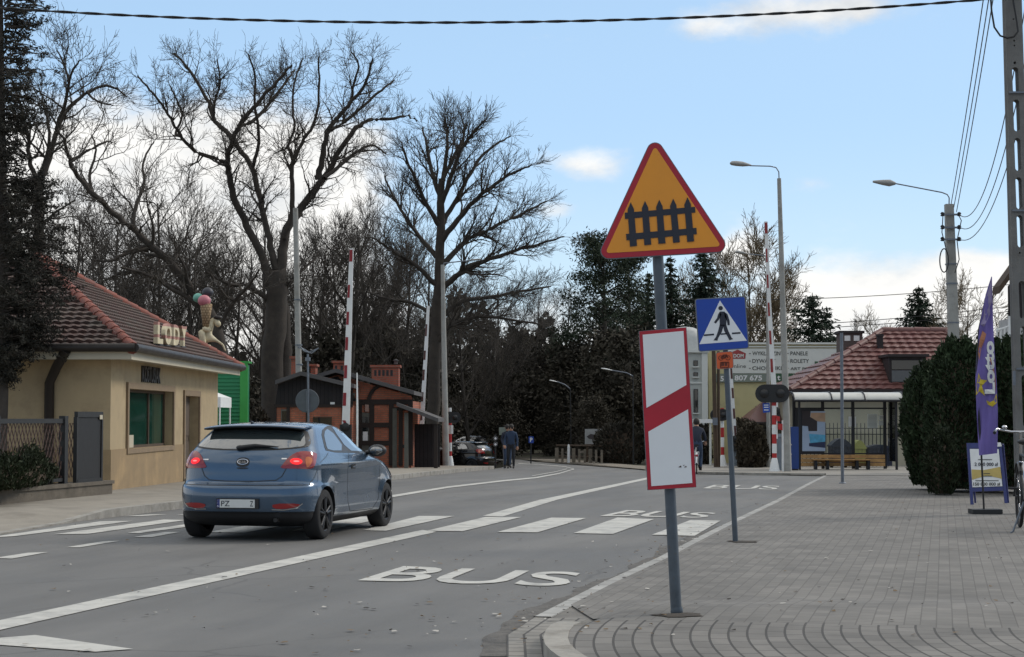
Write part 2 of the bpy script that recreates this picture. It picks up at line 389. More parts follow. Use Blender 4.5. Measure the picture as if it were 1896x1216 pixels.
left_edge = [P(u, v) for u, v in ((-60, 1000), (0, 990), (140, 966), (345, 940.5), (560, 911), (719, 889.5), (790, 881), (860, 873.5), (915, 868.5), (945, 862), (950, 857), (938, 852.5), (900, 850.5))]
far_edge = [P(u, v) for u, v in ((900, 849), (960, 850.5), (1010, 853), (1060, 857), (1120, 863), (1195, 871), (1290, 877), (1400, 879.5), (1525, 880.5))]
strip_px = ((939, 1300), (939, 1216), (939, 1177), (988, 1145), (1110, 1083), (1218, 1034), (1270, 1007), (1336, 974), (1438, 926), (1494, 896), (1525, 881))
strip_l = [P(u, v) for u, v in strip_px]
road = [Vector((-22, 2, 0)), Vector((-22, left_edge[0].y, 0))] + left_edge + far_edge + strip_l[::-1] + [Vector((strip_l[0].x, 2, 0))]
drape(road, 0.0, 'road', m_asphalt)

def ribbon(pts, w, off, name, m, side=1, uvrow=.26, h=None, kind='structure'):
    """a strip of width w to one side of a polyline, with uv in metres"""
    pts = [Vector((p[0], p[1], 0)) for p in pts]
    fine = []
    for a, b in zip(pts[:-1], pts[1:]):
        k = max(1, int((b - a).length / .25))
        fine += [a.lerp(b, i / k) for i in range(k)]
    fine.append(pts[-1]); n = len(fine); acc = 0; V = []; F = []; U = []
    for i, p in enumerate(fine):
        t = (fine[min(i + 1, n - 1)] - fine[max(i - 1, 0)]).normalized(); nr = Vector((t.y, -t.x, 0)) * side
        if i: acc += (p - fine[i - 1]).length
        zz = zg(p.y) + off + (h(p) if h else 0)
        q = p + nr * w
        base = zg(p.y)
        V += [(p.x, p.y, base - .02), (p.x, p.y, zz), (q.x, q.y, zz), (q.x, q.y, base - .02)]; U += [(acc, -.1), (acc, 0), (acc, w), (acc, w + .1)]
    for i in range(n - 1):
        for k in range(3): F.append((4 * i + k, 4 * i + k + 1, 4 * i + k + 5, 4 * i + k + 4))
    me = bpy.data.meshes.new(name); me.from_pydata(V, [], F); uv = me.uv_layers.new(name='uv')
    for lp in me.loops: uv.data[lp.index].uv = U[lp.vertex_index]
    me.materials.append(m); me.update()
    bm = bmesh.new(); bm.from_mesh(me); bmesh.ops.recalc_face_normals(bm, faces=bm.faces[:])
    if sum(f.normal.z for f in bm.faces) < 0:
        for f in bm.faces: f.normal_flip()
    bm.to_mesh(me); bm.free()
    return link(name, me, None, None, None, None, None, kind)

# right side: flush kerb strip along the bus bay, setts and a raised rounded kerb at the near corner
ribbon(strip_l[3:], .14, .018, 'kerb_strip', m_strip)
ribbon(strip_l[:4], .42, .010, 'gutter_setts', m_setts)
rk_px = ((1290, 1330), (1180, 1290), (1100, 1250), (1060, 1228), (1034, 1214), (1019, 1203), (1009, 1192), (1006, 1180), (1010, 1167), (1020, 1156), (1036, 1147), (1062, 1139), (1085, 1131))
rk = [P(u, v, .125) for u, v in rk_px]
rk = [Vector((p.x, p.y, 0)) for p in rk]
def rk_h(p):
    t = min(1, max(0, (p.y - 13.1) / .55)); return .125 * (1 - t) + .02 * t
ribbon(rk, .16, 0, 'kerb', m_kerb, h=rk_h)
drape([strip_l[2], strip_l[3], strip_l[4], strip_l[4] + Vector((.4, 0, 0)), rk[12] + Vector((.35, .1, 0)), rk[11] + Vector((.1, 0, 0)), rk[9], rk[7]], .009, 'gutter_infill', mat('gutter_infill', (.165, .155, .14), .9, 0, .25, 5, .4, 50))
ROADDIR = math.radians(13.2)
ex, ey = Vector((math.cos(ROADDIR), -math.sin(ROADDIR), 0)), Vector((math.sin(ROADDIR), math.cos(ROADDIR), 0))
def pave_z(x, y):
    k = min(1, max(0, (x - .5) / .5)); t = min(1, max(0, (y - 12.75 - 1.1 * k) / (.95 + 1.2 * k))); t = t * t * (3 - 2 * t)
    return (.121 * (1 - t) + .020 * t) + zg(y)
def edge_x(y):
    """left border of the right pavement"""
    best = None
    chain = [rk[0] + Vector((3, -4, 0))] + [p + Vector((.12, .02, 0)) for p in rk[:13]] + [strip_l[3].lerp(strip_l[4], .3) + Vector((.12, 0, 0))] + [p + Vector((.13, 0, 0)) for p in strip_l[4:]]
    for a, b in zip(chain[:-1], chain[1:]):
        if a.y <= y <= b.y and b.y > a.y: best = a.x + (b.x - a.x) * (y - a.y) / (b.y - a.y)
    return best if best is not None else chain[-1].x
PC = Vector((.6, 13.3, 0)) + ex * 8.0
V, F, U = [], [], []
ylist = [5 + .16 * i for i in range(78)] + [17.5 + .5 * i for i in range(36)] + [35 + 1.0 * i for i in range(30)]
ymax = strip_l[-1].y
ylist = [y for y in ylist if y < ymax] + [ymax]
NX = 84
for y in ylist:
    x0 = edge_x(y)
    for i in range(NX + 1):
        t = i / NX; x = x0 + (24 - x0) * (t ** 1.8)
        d = Vector((x, y, 0)) - PC; s_, t_ = d.dot(ex), d.dot(ey)
        if t_ < 0 and s_ < 0: U.append((math.atan2(-t_, -s_) * 8.0, math.hypot(s_, t_)))
        elif t_ < 0: U.append((4 * math.pi + s_, -t_))
        else: U.append((-t_, -s_))
        V.append((x, y, pave_z(x, y)))
W_ = NX + 1
for j in range(len(ylist) - 1):
    for i in range(NX): F.append((j * W_ + i, j * W_ + i + 1, (j + 1) * W_ + i + 1, (j + 1) * W_ + i))
me = bpy.data.meshes.new('pavement'); me.from_pydata(V, [], F); uvl = me.uv_layers.new(name='uv')
for lp in me.loops: uvl.data[lp.index].uv = U[lp.vertex_index]
me.materials.append(m_pavers); me.materials.append(m_pavers_tight)
for p_ in me.polygons:
    if (Vector((p_.center.x, p_.center.y, 0)) - PC).dot(ey) > 0: p_.material_index = 1
me.update(); link('pavement', me, kind='structure')
# beyond the bay: paved verge beside the crossing
drape([P(1290, 878), P(1525, 881.5), Vector((24, ymax, 0)), Vector((24, ymax + 22, 0)), P(1290, 858), P(1195, 866)], .03, 'crossing_verge', mat('verge_paving', (.24, .225, .2), .9, 0, .2, 1.2, .3, 30))
ribbon([P(1195, 871.5), P(1290, 877.5), P(1400, 880), P(1527, 881)], .16, .08, 'verge_kerb', m_kerb, side=-1)
drape([P(962, 850.5), P(1062, 857), P(1195, 870.5), P(1195, 864), P(1060, 850.5)], .035, 'verge_path', mat('sandy_verge', (.20, .175, .14), .95, 0, .3, .9, .4, 20))

# left pavement with its dropped kerb
lp_in = [P(u, v) for u, v in ((-60, 1000), (0, 990), (140, 966), (345, 940.5), (560, 911), (719, 889.5), (790, 881), (860, 873.5), (915, 868.5))]
def lk_h(p):
    if p.y < 27.2: return .02
    t = min(1, (p.y - 27.2) / 1.6); return .02 + .11 * t
ribbon(lp_in, .15, 0, 'kerb_left_side', m_kerb, side=-1, h=lk_h)
V, F = [], []
fine = []
for a, b in zip(lp_in[:-1], lp_in[1:]):
    k = max(1, int((b - a).length / .6)); fine += [a.lerp(b, i / k) for i in range(k)]
fine.append(lp_in[-1])
for p in fine:
    zz = zg(p.y) + lk_h(p) - .004
    V += [(p.x - .12, p.y, zz), (p.x - 1.2, p.y, zz + .01), (-16, p.y + .3, zz + .02)]
for i in range(len(fine) - 1):
    for k in (0, 1): F.append((3 * i + k, 3 * i + 3 + k, 3 * i + 4 + k, 3 * i + 1 + k))
me = bpy.data.meshes.new('pavement_left_side'); me.from_pydata(V, [], F); me.materials.append(m_leftpave); me.update()
bm = bmesh.new(); bm.from_mesh(me); bmesh.ops.recalc_face_normals(bm, faces=bm.faces[:])
if sum(f.normal.z for f in bm.faces) < 0: bmesh.ops.reverse_faces(bm, faces=bm.faces[:])
bm.to_mesh(me); bm.free(); link('pavement_left_side', me, kind='structure')

# markings
mk = [0.006]
def marking(pxs, name='road_marking'):
    o = drape([P(u, v) for u, v in pxs], mk[0], name, m_mark); mk[0] += .0002
    return o
marking(((-260, 1205), (782, 981.5), (809, 985), (-260, 1226)), 'bus_lane_line')
marking(((894, 955.5), (1197, 884.5), (1204, 886.5), (930, 957)), 'bus_lane_line')
marking(((-60, 1187), (65, 1177), (247, 1203), (177, 1208), (-60, 1191)), 'road_marking')
for q in (((122, 1014), (148, 1014), (222, 1002), (190, 1003)), ((-11, 1034), (22, 1035), (89, 1023), (52, 1024)), ((247, 995), (281, 995), (334, 985.6), (306, 985.6)),
          ((229, 956), (262, 956), (310, 953), (277, 953)), ((326, 954), (350, 953.5), (392, 949.5), (368, 949.8))):
    marking(q, 'lane_dash')
for q in (((-30, 997), (31, 993), (247, 965), (185, 966)), ((99, 990), (164, 989), (345, 963.5), (303, 962.5)), ((236, 987), (257, 988), (400, 969), (380, 966)),
          ((384, 986), (452, 987), (590, 962), (535, 961)), ((540, 983), (600, 984), (720, 958), (660, 957)), ((671, 982.5), (715, 983.5), (842, 956), (776, 956)),
          ((790, 983.5), (856, 984.5), (965, 958), (898, 958)), ((920, 986), (995, 986.5), (1085, 960), (1021, 959)), ((1062, 988), (1135, 989.5), (1211, 962), (1143, 959)), ((1207, 991), (1286, 993), (1334, 965), (1279, 963.5))):
    marking(q, 'crossing_stripe')
def strip_line(pxs, wpx, name):
    top = [(u, v - wpx(v) / 2) for u, v in pxs]; bot = [(u, v + wpx(v) / 2) for u, v in pxs]
    for i in range(len(pxs) - 1): marking((bot[i], bot[i + 1], top[i + 1], top[i]), name)
strip_line(((640, 930), (722, 920), (828, 902.6), (929, 890.8), (993, 884.6), (1035, 877), (1063, 868.6)), lambda v: max(1.0, (v - 845) * .055), 'centre_line')
strip_line(((1063, 868.6), (1045, 864), (1010, 861), (960, 858.4)), lambda v: .8, 'centre_line')
strip_line(((985, 881.5), (1030, 873.5), (1050, 868.2)), lambda v: .9, 'centre_line')

def text_mesh(s, bold=0.0, ext=0.0, size=1.0):
    c = bpy.data.curves.new('lettering', 'FONT'); c.body = s; c.size = size; c.offset = bold; c.extrude = ext; c.resolution_u = 4
    o = bpy.data.objects.new('lettering', c); COL.objects.link(o)
    dg = bpy.context.evaluated_depsgraph_get(); me = bpy.data.meshes.new_from_object(o.evaluated_get(dg))
    bpy.data.objects.remove(o); bpy.data.curves.remove(c)
    V = np.array([v.co[:] for v in me.vertices]); F = [tuple(p.vertices) for p in me.polygons]
    bpy.data.meshes.remove(me)
    if len(V):
        lo, hi = V.min(0), V.max(0)
        V[:, 0] = (V[:, 0] - lo[0]) / (hi[0] - lo[0]); V[:, 1] = (V[:, 1] - lo[1]) / (hi[1] - lo[1])
    return V, F
def text_on(mb, s, bl, br, tl, mi=0, bold=0.0, lift=.004, nrm=None, thick=0.0):
    """lettering s filling the parallelogram bl-br-tl, lifted off its plane towards nrm"""
    V, F = text_mesh(s, bold, 0.5 if thick else 0.0)
    bl, br, tl = Vector(bl), Vector(br), Vector(tl); ax, ay = br - bl, tl - bl
    n = ax.cross(ay).normalized() if nrm is None else Vector(nrm)
    zs = V[:, 2] if thick else np.zeros(len(V))
    mb.add([bl + ax * a + ay * b + n * (lift + (z + .5) * thick) for (a, b), z in zip(V[:, :2].tolist(), zs.tolist())], F, mi)
def bus_word(c, name='bus_lettering'):
    V, F = text_mesh('BUS', .012)
    q = [P(*p) for p in c]
    mb = MB()
    mb.add([(q[0].lerp(q[1], a)).lerp(q[3].lerp(q[2], a), b) + Vector((0, 0, .008)) for a, b, _ in V.tolist()], F)
    mb.build(name, m_mark, kind='structure')
bus_word(((661, 1076), (1045, 1087), (1082, 1061), (748, 1049)))
bus_word(((1110, 956), (1304, 959.5), (1330, 950), (1160, 945)))
bus_word(((1301, 904.5), (1437, 907), (1446, 900), (1322, 898)))
# grit gathered along the kerb, and dead leaves and litter lying about
random.seed(5); mb = MB()
def gutter(pts, w0, w1):
    fine = []
    for a, b in zip(pts[:-1], pts[1:]):
        k = max(1, int((b - a).length / .12)); fine += [a.lerp(b, i / k) for i in range(k)]
    V = []
    for i, p in enumerate(fine):
        t = (fine[min(i + 1, len(fine) - 1)] - fine[max(i - 1, 0)]).normalized(); nr = Vector((-t.y, t.x, 0)); w = w0 + (w1 - w0) * (.45 + .25 * math.sin(i * .09) + .18 * math.sin(i * .31 + 1) + .10 * math.sin(i * .83 + 2) + random.uniform(-.05, .05))
        V += [(p.x, p.y, zg(p.y) + .0045), ((p + nr * w).x, (p + nr * w).y, zg(p.y) + .0045)]
    mb.add(V, [(2 * i, 2 * i + 2, 2 * i + 3, 2 * i + 1) for i in range(len(fine) - 1)])
gutter(strip_l[1:8], .03, .24)
mb.build('gutter_dirt', mat('gutter_dirt', (.112, .105, .096), .95, 0, .4, 8, .8, 40), kind='structure')
V, F = [], []
rl = random.Random(9)
for i in range(420):
    if rl.random() < .55:
        p = rl.choice(strip_l[2:9]); q = rl.choice(strip_l[2:9]); p = P(rl.uniform(560, 1300), rl.uniform(1000, 1210)) if rl.random() < .5 else p.lerp(q, rl.random()) + Vector((rl.uniform(-.5, .25), 0, 0))
    else: p = P(rl.uniform(0, 1880), rl.uniform(930, 1214))
    ins = edge_x(p.y) < p.x; z = (pave_z(p.x, p.y) if ins else zg(p.y) + .008) + .004 + (.02 if not ins and p.x > edge_x(p.y) - .5 else 0); s_ = rl.uniform(.008, .035); a = rl.uniform(0, 6.3); b = len(V); el_ = rl.uniform(.35, .9)
    for k in range(5):
        w = 2 * math.pi * k / 5; x_, y_ = math.cos(w) * s_, math.sin(w) * s_ * el_; V.append((p.x + x_ * math.cos(a) - y_ * math.sin(a), p.y + x_ * math.sin(a) + y_ * math.cos(a), z + rl.uniform(0, .012)))
    F.append(tuple(range(b, b + 5)))
mb = MB(); mb.add(V, F); mb.m = [rl.choice((0, 0, 1, 2)) for _ in F]; mb.build('dead_leaves', [mat('dry_leaf', (.16, .11, .06), .9), mat('pale_litter', (.42, .40, .36), .9), mat('dark_leaf', (.03, .025, .02), .9)], None, None, 'small dead leaves and bits of litter scattered on road and paving', 'leaves', None, 'stuff')
# bare soil where pavers are missing round the posts
for u, v, w_, d_ in ((1258, 1137, .21, .15), (1374, 1003, .26, .22)):
    c = P(u, v, .13 if v > 1100 else .02); z0 = pave_z(c.x, c.y) + .005
    random.seed(u); mb = MB()
    pts = [(c.x + w_ * (1 if i in (0, 1, 2, 11, 10) else .9) * math.cos(a) * random.uniform(.6, 1.25), c.y + d_ * math.sin(a) * random.uniform(.6, 1.25), z0) for i, a in enumerate([2 * math.pi * k / 12 for k in range(12)])]
    pts = [(x_, y_, pave_z(x_, y_) + .006) for x_, y_, _ in pts]; pts.append((c.x, c.y, pave_z(c.x, c.y) + .012)); mb.add(pts, [(k, (k + 1) % 12, 12) for k in range(12)]); mb.build('soil', mat('bare_soil', (.05, .04, .03), .95, 0, .4, 9, .8, 30), kind='structure')
# ------------------------------------------------------------------ hatchback cars
def pchip(xs, ys, x):
    n = len(xs)
    if x <= xs[0]: return ys[0]
    if x >= xs[-1]: return ys[-1]
    d = [(ys[i + 1] - ys[i]) / (xs[i + 1] - xs[i]) for i in range(n - 1)]
    m = [d[0]] + [0 if d[i - 1] * d[i] <= 0 else 2 * d[i - 1] * d[i] / (d[i - 1] + d[i]) for i in range(1, n - 1)] + [d[-1]]
    i = max(k for k in range(n - 1) if xs[k] <= x)
    h = xs[i + 1] - xs[i]; t = (x - xs[i]) / h
    return (ys[i] * (1 + 2 * t) * (1 - t) ** 2 + h * m[i] * t * (1 - t) ** 2 + ys[i + 1] * t * t * (3 - 2 * t) + h * m[i + 1] * t * t * (t - 1))
CAR = [  # z, rear x, front x, half width, rear corner depth
    (.17, .40, 3.95, .70, .30), (.22, .20, 4.10, .80, .36), (.29, .085, 4.19, .862, .42), (.36, .045, 4.22, .878, .44), (.375, .020, 4.225, .882, .45),
    (.46, .004, 4.245, .888, .46), (.56, .0, 4.25, .893, .46), (.66, .012, 4.25, .895, .46), (.690, .026, 4.24, .895, .46), (.715, .075, 4.23, .893, .45),
    (.745, .118, 4.20, .892, .43), (.80, .128, 4.10, .890, .42), (.90, .140, 3.85, .888, .41), (.985, .158, 3.45, .880, .40), (1.05, .182, 3.10, .866, .40),
    (1.10, .205, 2.92, .848, .40), (1.15, .240, 2.80, .818, .40), (1.21, .300, 2.69, .786, .40), (1.285, .385, 2.55, .742, .40), (1.355, .475, 2.41, .698, .40), (1.41, .545, 2.28, .655, .42),
    (1.45, .62, 2.16, .60, .45), (1.477, .78, 1.99, .51, .5), (1.495, 1.06, 1.82, .36, .36), (1.503, 1.32, 1.56, .14, .11)]
AX_R, AX_F, WR = .71, 3.36, .318
def car_body_mesh():
    zs = [r[0] for r in CAR]; lv = []
    for a, b in zip(zs[:-1], zs[1:]):
        k = max(2, int((b - a) / .018)); lv += [a + (b - a) * i / k for i in range(k)]
    lv.append(zs[-1])
    NU = 84
    us = []
    V, F = [], []
    for z in lv:
        xr, xf, w, d = (pchip(zs, [r[k] for r in CAR], z) for k in (1, 2, 3, 4))
        df = min(.75, (xf - xr) * .3); half = []
        NR, NS, NF = 22, 30, 14
        def wf(x): return 1 - .045 * max(0, (2.3 - x) / 2.3) ** 2.2 - .05 * max(0, (x - 2.6) / 1.65) ** 2.2
        kr = 2.7
        for i in range(NR):
            t = (i / NR); y = 1 - (1 - t) ** 1.7; y = t ** .85
            x = xr + d * (1 - (1 - y ** kr) ** (1 / kr)); half.append((x, y * w))
        for i in range(NS):
            x = xr + d + (xf - df - xr - d) * i / NS; half.append((x, w))
        for i in range(NF + 1):
            y = 1 - i / NF; y = y ** .85; x = xf - df * (1 - (1 - y ** 2.3) ** (1 / 2.3)); half.append((x, y * w))
        ring = []
        for sgn in (-1, 1):
            hh = half if sgn < 0 else half[::-1][1:-1]
            for x, y in hh:
                yy = y * wf(x)
                for ax in (AX_R, AX_F):      # flared arches
                    r2 = ((x - ax) / .47) ** 2 + ((z - WR) / .47) ** 2
                    if y > w * .6: yy += .022 * math.exp(-max(0, r2 - .55) * 3.2) * (1 if z < .9 else 0) * (1 if r2 > .2 else .8)
                if .86 < z < 1.02 and y > w * .6: yy += .010 * math.exp(-((z - .955) / .035) ** 2)   # shoulder crease
                if .42 < z < .80 and y > w * .6 and 1.0 < x < 3.1: yy -= .009 * math.exp(-((z - .60) / .12) ** 2) * math.sin((x - 1.0) / 2.1 * math.pi) ** .5
                ring.append((x, sgn * yy, z))
        V += ring; n = len(ring)
    nl = len(lv)
    for j in range(nl - 1):
        for i in range(n): F.append((j * n + i, j * n + (i + 1) % n, (j + 1) * n + (i + 1) % n, (j + 1) * n + i))
    F.append(tuple(range(n))[::-1]); F.append(tuple(range((nl - 1) * n, nl * n)))
    me = bpy.data.meshes.new('body'); me.from_pydata(V, [], F)
    bm = bmesh.new(); bm.from_mesh(me); bmesh.ops.recalc_face_normals(bm, faces=bm.faces[:]); bm.to_mesh(me); bm.free()
    return me
def cut_arches(me):
    o = bpy.data.objects.new('tmp', me); COL.objects.link(o); cs = []
    for ax in (AX_R, AX_F):
        for sg in (-1, 1):
            mb = MB(); mb.lathe([(0, -.16), (.352, -.16), (.352, .16), (0, .16)], (ax, sg * .87, WR + .008), 48, 0, 'Y', False)
            cm = bpy.data.meshes.new('c'); cm.from_pydata(mb.v, [], mb.f)
            b2 = bmesh.new(); b2.from_mesh(cm); bmesh.ops.remove_doubles(b2, verts=b2.verts[:], dist=1e-5); bmesh.ops.recalc_face_normals(b2, faces=b2.faces[:]); b2.to_mesh(cm); b2.free()
            c = bpy.data.objects.new('c', cm); COL.objects.link(c); cs.append(c)
            md = o.modifiers.new('b', 'BOOLEAN'); md.operation = 'DIFFERENCE'; md.object = c; md.solver = 'EXACT'
    dg = bpy.context.evaluated_depsgraph_get(); dg.update()
    r = bpy.data.meshes.new_from_object(o.evaluated_get(dg))
    bpy.data.objects.remove(o)
    for c in cs: bpy.data.objects.remove(c)
    return r
_raw = car_body_mesh()
_bm = bmesh.new(); _bm.from_mesh(_raw); bmesh.ops.triangulate(_bm, faces=[f for f in _bm.faces if len(f.verts) > 4]); CAR_BVH = BVHTree.FromBMesh(_bm); _bm.free()
CAR_MESH = cut_arches(_raw.copy())
for p in CAR_MESH.polygons:
    c = p.center
    p.use_smooth = True
try:
    CAR_MESH.set_sharp_from_angle(angle=math.radians(32))
except Exception: pass
AXES = {'rear': (Vector((-1, 0, 0)), Vector((0, 1, 0)), Vector((1, 0, 0))), 'right': (Vector((0, -2, 0)), Vector((1, 0, 0)), Vector((0, 1, 0))), 'left': (Vector((0, 2, 0)), Vector((1, 0, 0)), Vector((0, -1, 0))),
        'rcorner': (Vector((-1, -1, 0)), Vector((.7071, -.7071, 0)), Vector((.7071, .7071, 0))), 'lcorner': (Vector((-1, 1, 0)), Vector((.7071, .7071, 0)), Vector((.7071, -.7071, 0))), 'front': (Vector((6, 0, 0)), Vector((0, 1, 0)), Vector((-1, 0, 0)))}
def smooth_poly(poly, it=2):
    for _ in range(it):
        q = []
        for i in range(len(poly)):
            a, b = poly[i], poly[(i + 1) % len(poly)]
            q += [(a[0] * .75 + b[0] * .25, a[1] * .75 + b[1] * .25), (a[0] * .25 + b[0] * .75, a[1] * .25 + b[1] * .75)]
        poly = q
    return poly
def inside(p, poly):
    r = False
    for i in range(len(poly)):
        a, b = poly[i], poly[i - 1]
        if (a[1] > p[1]) != (b[1] > p[1]) and p[0] < (b[0] - a[0]) * (p[1] - a[1]) / (b[1] - a[1]) + a[0]: r = not r
    return r
def decal(mb, poly, axis, off=.004, step=.03, mi=0):
    """a patch of the body's own surface inside a side-view outline, a few millimetres proud of it"""
    o, A, D = AXES[axis]; pts = []
    for i in range(len(poly)):
        a, b = poly[i], poly[(i + 1) % len(poly)]; L_ = math.hypot(b[0] - a[0], b[1] - a[1]); k = max(1, int(L_ / step))
        pts += [(a[0] + (b[0] - a[0]) * j / k, a[1] + (b[1] - a[1]) * j / k) for j in range(k)]
    nb = len(pts); x0, x1 = min(p[0] for p in pts), max(p[0] for p in pts); y0, y1 = min(p[1] for p in pts), max(p[1] for p in pts)
    x = x0 + step / 2
    while x < x1:
        y = y0 + step / 2
        while y < y1:
            if inside((x, y), poly) and min((x - q[0]) ** 2 + (y - q[1]) ** 2 for q in pts[:nb]) > (step * .4) ** 2: pts.append((x, y))
            y += step
        x += step
    v2, _, f2, *_ = delaunay_2d_cdt([Vector(p) for p in pts], [(i, (i + 1) % nb) for i in range(nb)], [], 1, 1e-6)
    V = []
    for p in v2:
        h, nr, *_ = CAR_BVH.ray_cast(o + A * p.x + Vector((0, 0, p.y)), D)
        if h is None: h = o + A * p.x + Vector((0, 0, p.y)) + D; nr = -D
        if nr.dot(D) > 0: nr = -nr
        V.append(h + nr * off)
    fs = []
    for f in f2:
        a, b, c = (V[i] for i in f); n = (b - a).cross(c - a)
        fs.append(tuple(f) if n.dot(D) < 0 else tuple(f)[::-1])
    mb.add(V, fs, mi, True); return mb
def seam(mb, line, axis, w=.006, off=.0022, mi=0):
    L_ = []; R_ = []
    for i, p in enumerate(line):
        a, b = line[max(0, i - 1)], line[min(len(line) - 1, i + 1)]; dx, dy = b[0] - a[0], b[1] - a[1]; l = math.hypot(dx, dy) or 1
        L_.append((p[0] - dy / l * w / 2, p[1] + dx / l * w / 2)); R_.append((p[0] + dy / l * w / 2, p[1] - dx / l * w / 2))
    return decal(mb, L_ + R_[::-1], axis, off, .04, mi)
def carpaint(name, rgb, metal=.55):
    m = mat(name, rgb, .22, metal, .03, 2, coat=1.0); return m
m_rim = mat('black_alloy', (.03, .03, .032), .35, .6, .1, 6)
m_taillamp = mat('lamp_lens_red', (.26, .006, .008), .12, 0, .05, 4, coat=1.0)
m_lampamber = mat('lamp_lens_amber', (.55, .13, .02), .15, 0, .05, 4, coat=1.0)
m_brake = mat('brake_lamp_lit', (.6, .01, .01), .2, 0, 0, emit=((1.0, .012, .02), .9))
m_brakecore = mat('brake_lamp_core', (.8, .1, .1), .2, 0, 0, emit=((1.0, .10, .10), 2.2))
m_chrome = mat('chrome', (.6, .6, .62), .12, 1, 0)
m_trim = mat('dark_trim', (.016, .017, .019), .5, 0, .1, 6)
m_eublue = mat('plate_blue_band', (.01, .03, .28), .4, 0, 0)
m_plate = mat('number_plate_white', (.62, .64, .62), .4, 0, .06, 12)
m_carglass = mat('car_glass', (.010, .014, .017), .02, 0, 0, spec=1.0, coat=1.0)
m_carglass.node_tree.nodes['Principled BSDF'].inputs['IOR'].default_value = 2.0
m_rearglass = mat('car_rear_glass', (.03, .04, .042), .03, 0, .0, spec=1.0, coat=1.0)
m_rearglass.node_tree.nodes['Principled BSDF'].inputs['IOR'].default_value = 1.9
def hatchback(label, loc, rot, paint, group=None, hero=False):
    car = thing('car', label, 'car', loc, rot, group); M_ = MW[car.name]
    b = CAR_MESH.copy(); b.name = 'body'; b.materials.clear(); b.materials.append(paint); b.materials.append(m_trim)
    for p in b.polygons:
        c = p.center
        deep = any(math.hypot(c.x - ax, c.z - WR - .008) < .3535 and abs(c.y) < .99 for ax in (AX_R, AX_F)) and abs(c.y) < .93
        if deep or c.z < .26 or (c.x < .6 and c.z < .368): p.material_index = 1
    link('body', b, car)
    def part(name, mb, mats, parent=None):
        mb.M = None
        mb.v = [tuple(M_ @ Vector(p)) for p in mb.v]
        return mb.build(name, mats, parent or car)
    # glass
    for side in ('right', 'left'):
        mb = MB(); decal(mb, smooth_poly([(.88, 1.105), (.92, 1.20), (1.10, 1.375), (1.50, 1.444), (1.86, 1.449), (2.22, 1.412), (2.62, 1.24), (2.93, 1.05), (2.2, 1.07)], 1), side, .0025)
        part('window_surround', mb, m_black)
        mb = MB(); decal(mb, smooth_poly([(.97, 1.125), (.99, 1.20), (1.16, 1.358), (1.50, 1.418), (1.63, 1.115)], 1), side, .0055); part('side_window', mb, m_carglass)
        mb = MB(); decal(mb, smooth_poly([(1.72, 1.112), (1.60, 1.422), (1.86, 1.430), (2.17, 1.392), (2.53, 1.235), (2.83, 1.075), (2.2, 1.095)], 1), side, .0055); part('side_window', mb, m_carglass)
        mb = MB(); seam(mb, [(1.72, 1.09), (1.60, .95), (1.56, .70), (1.60, .42), (1.75, .30), (2.75, .285), (2.92, .42), (2.98, .70), (2.99, 1.03)], side, .008)
        seam(mb, [(.93, 1.10), (.80, 1.05), (.55, .985)], side, .006)
        door = part('door', mb, m_trim)
        mb = MB(); decal(mb, smooth_poly([(1.70, .885), (1.70, .912), (1.92, .916), (1.92, .889)], 1), side, .030, .02)
        decal(mb, [(1.72, .87), (1.72, .93), (1.90, .93), (1.90, .87)], side, .003, .03, 1); part('handle', mb, [paint, m_trim], door)
        sg = -1 if side == 'right' else 1
        mb = MB(); mb.ball((2.56, sg * .985, 1.10), 1, 16, 0, (.09, .13, .085)); mb.tube([(2.66, sg * .80, 1.07), (2.59, sg * .92, 1.075)], .03, 8)
        mirror = part('mirror', mb, m_trim)
        mb = MB(); mb.ball((2.505, sg * .985, 1.10), 1, 14, 0, (.04, .092, .058)); part('mirror_glass', mb, m_carglass, mirror)
    mb = MB(); decal(mb, smooth_poly([(-.745, 1.195), (-.69, 1.168), (-.4, 1.142), (0, 1.136), (.4, 1.142), (.69, 1.168), (.745, 1.195), (.70, 1.29), (.62, 1.40), (.4, 1.43), (0, 1.437), (-.4, 1.43), (-.62, 1.40), (-.70, 1.29)], 1), 'rear', .0025)
    part('window_surround', mb, m_black)
    mb = MB(); decal(mb, smooth_poly([(-.70, 1.20), (-.64, 1.178), (-.36, 1.156), (0, 1.150), (.36, 1.156), (.64, 1.178), (.70, 1.20), (.645, 1.31), (.60, 1.375), (.35, 1.392), (0, 1.398), (-.35, 1.392), (-.60, 1.375), (-.645, 1.31)], 1), 'rear', .0055)
    part('rear_window', mb, m_rearglass)
    mb = MB(); decal(mb, smooth_poly([(-.60, 1.39), (-.76, 1.08), (0, 1.06), (.76, 1.08), (.60, 1.39), (0, 1.42)], 1), 'front', .004); part('windscreen', mb, m_carglass)
    # roof spoiler
    mb = MB(); n = 24; ring = []
    for i in range(n + 1):
        y = -.655 + 1.31 * i / n; k = (abs(y) / .655) ** 2.6; xr = .40 + .12 * k; zt = 1.474 - .035 * k
        ring.append([(xr + .45, y * .96, zt + .006), (xr + .2, y, zt + .004), (xr + .02, y, zt - .012), (xr, y, zt - .026), (xr + .012, y, zt - .04), (xr + .05 + .25 * (1 - k) ** .5, y * (.97 - .03 * k), zt - .045 - .02 * (1 - k))])
    V = [p for r in ring for p in r]; F = [(6 * i + k, 6 * i + 6 + k, 6 * i + 7 + k, 6 * i + 1 + k) for i in range(n) for k in range(5)]
    mb.add(V, F[:], 0, True); mb.m = [0 if k < 3 else 1 for i in range(n) for k in range(5)]
    mb.add(ring[0], [tuple(range(6))]); mb.add(ring[-1], [tuple(range(5, -1, -1))])
    part('spoiler', mb, [paint, m_trim])
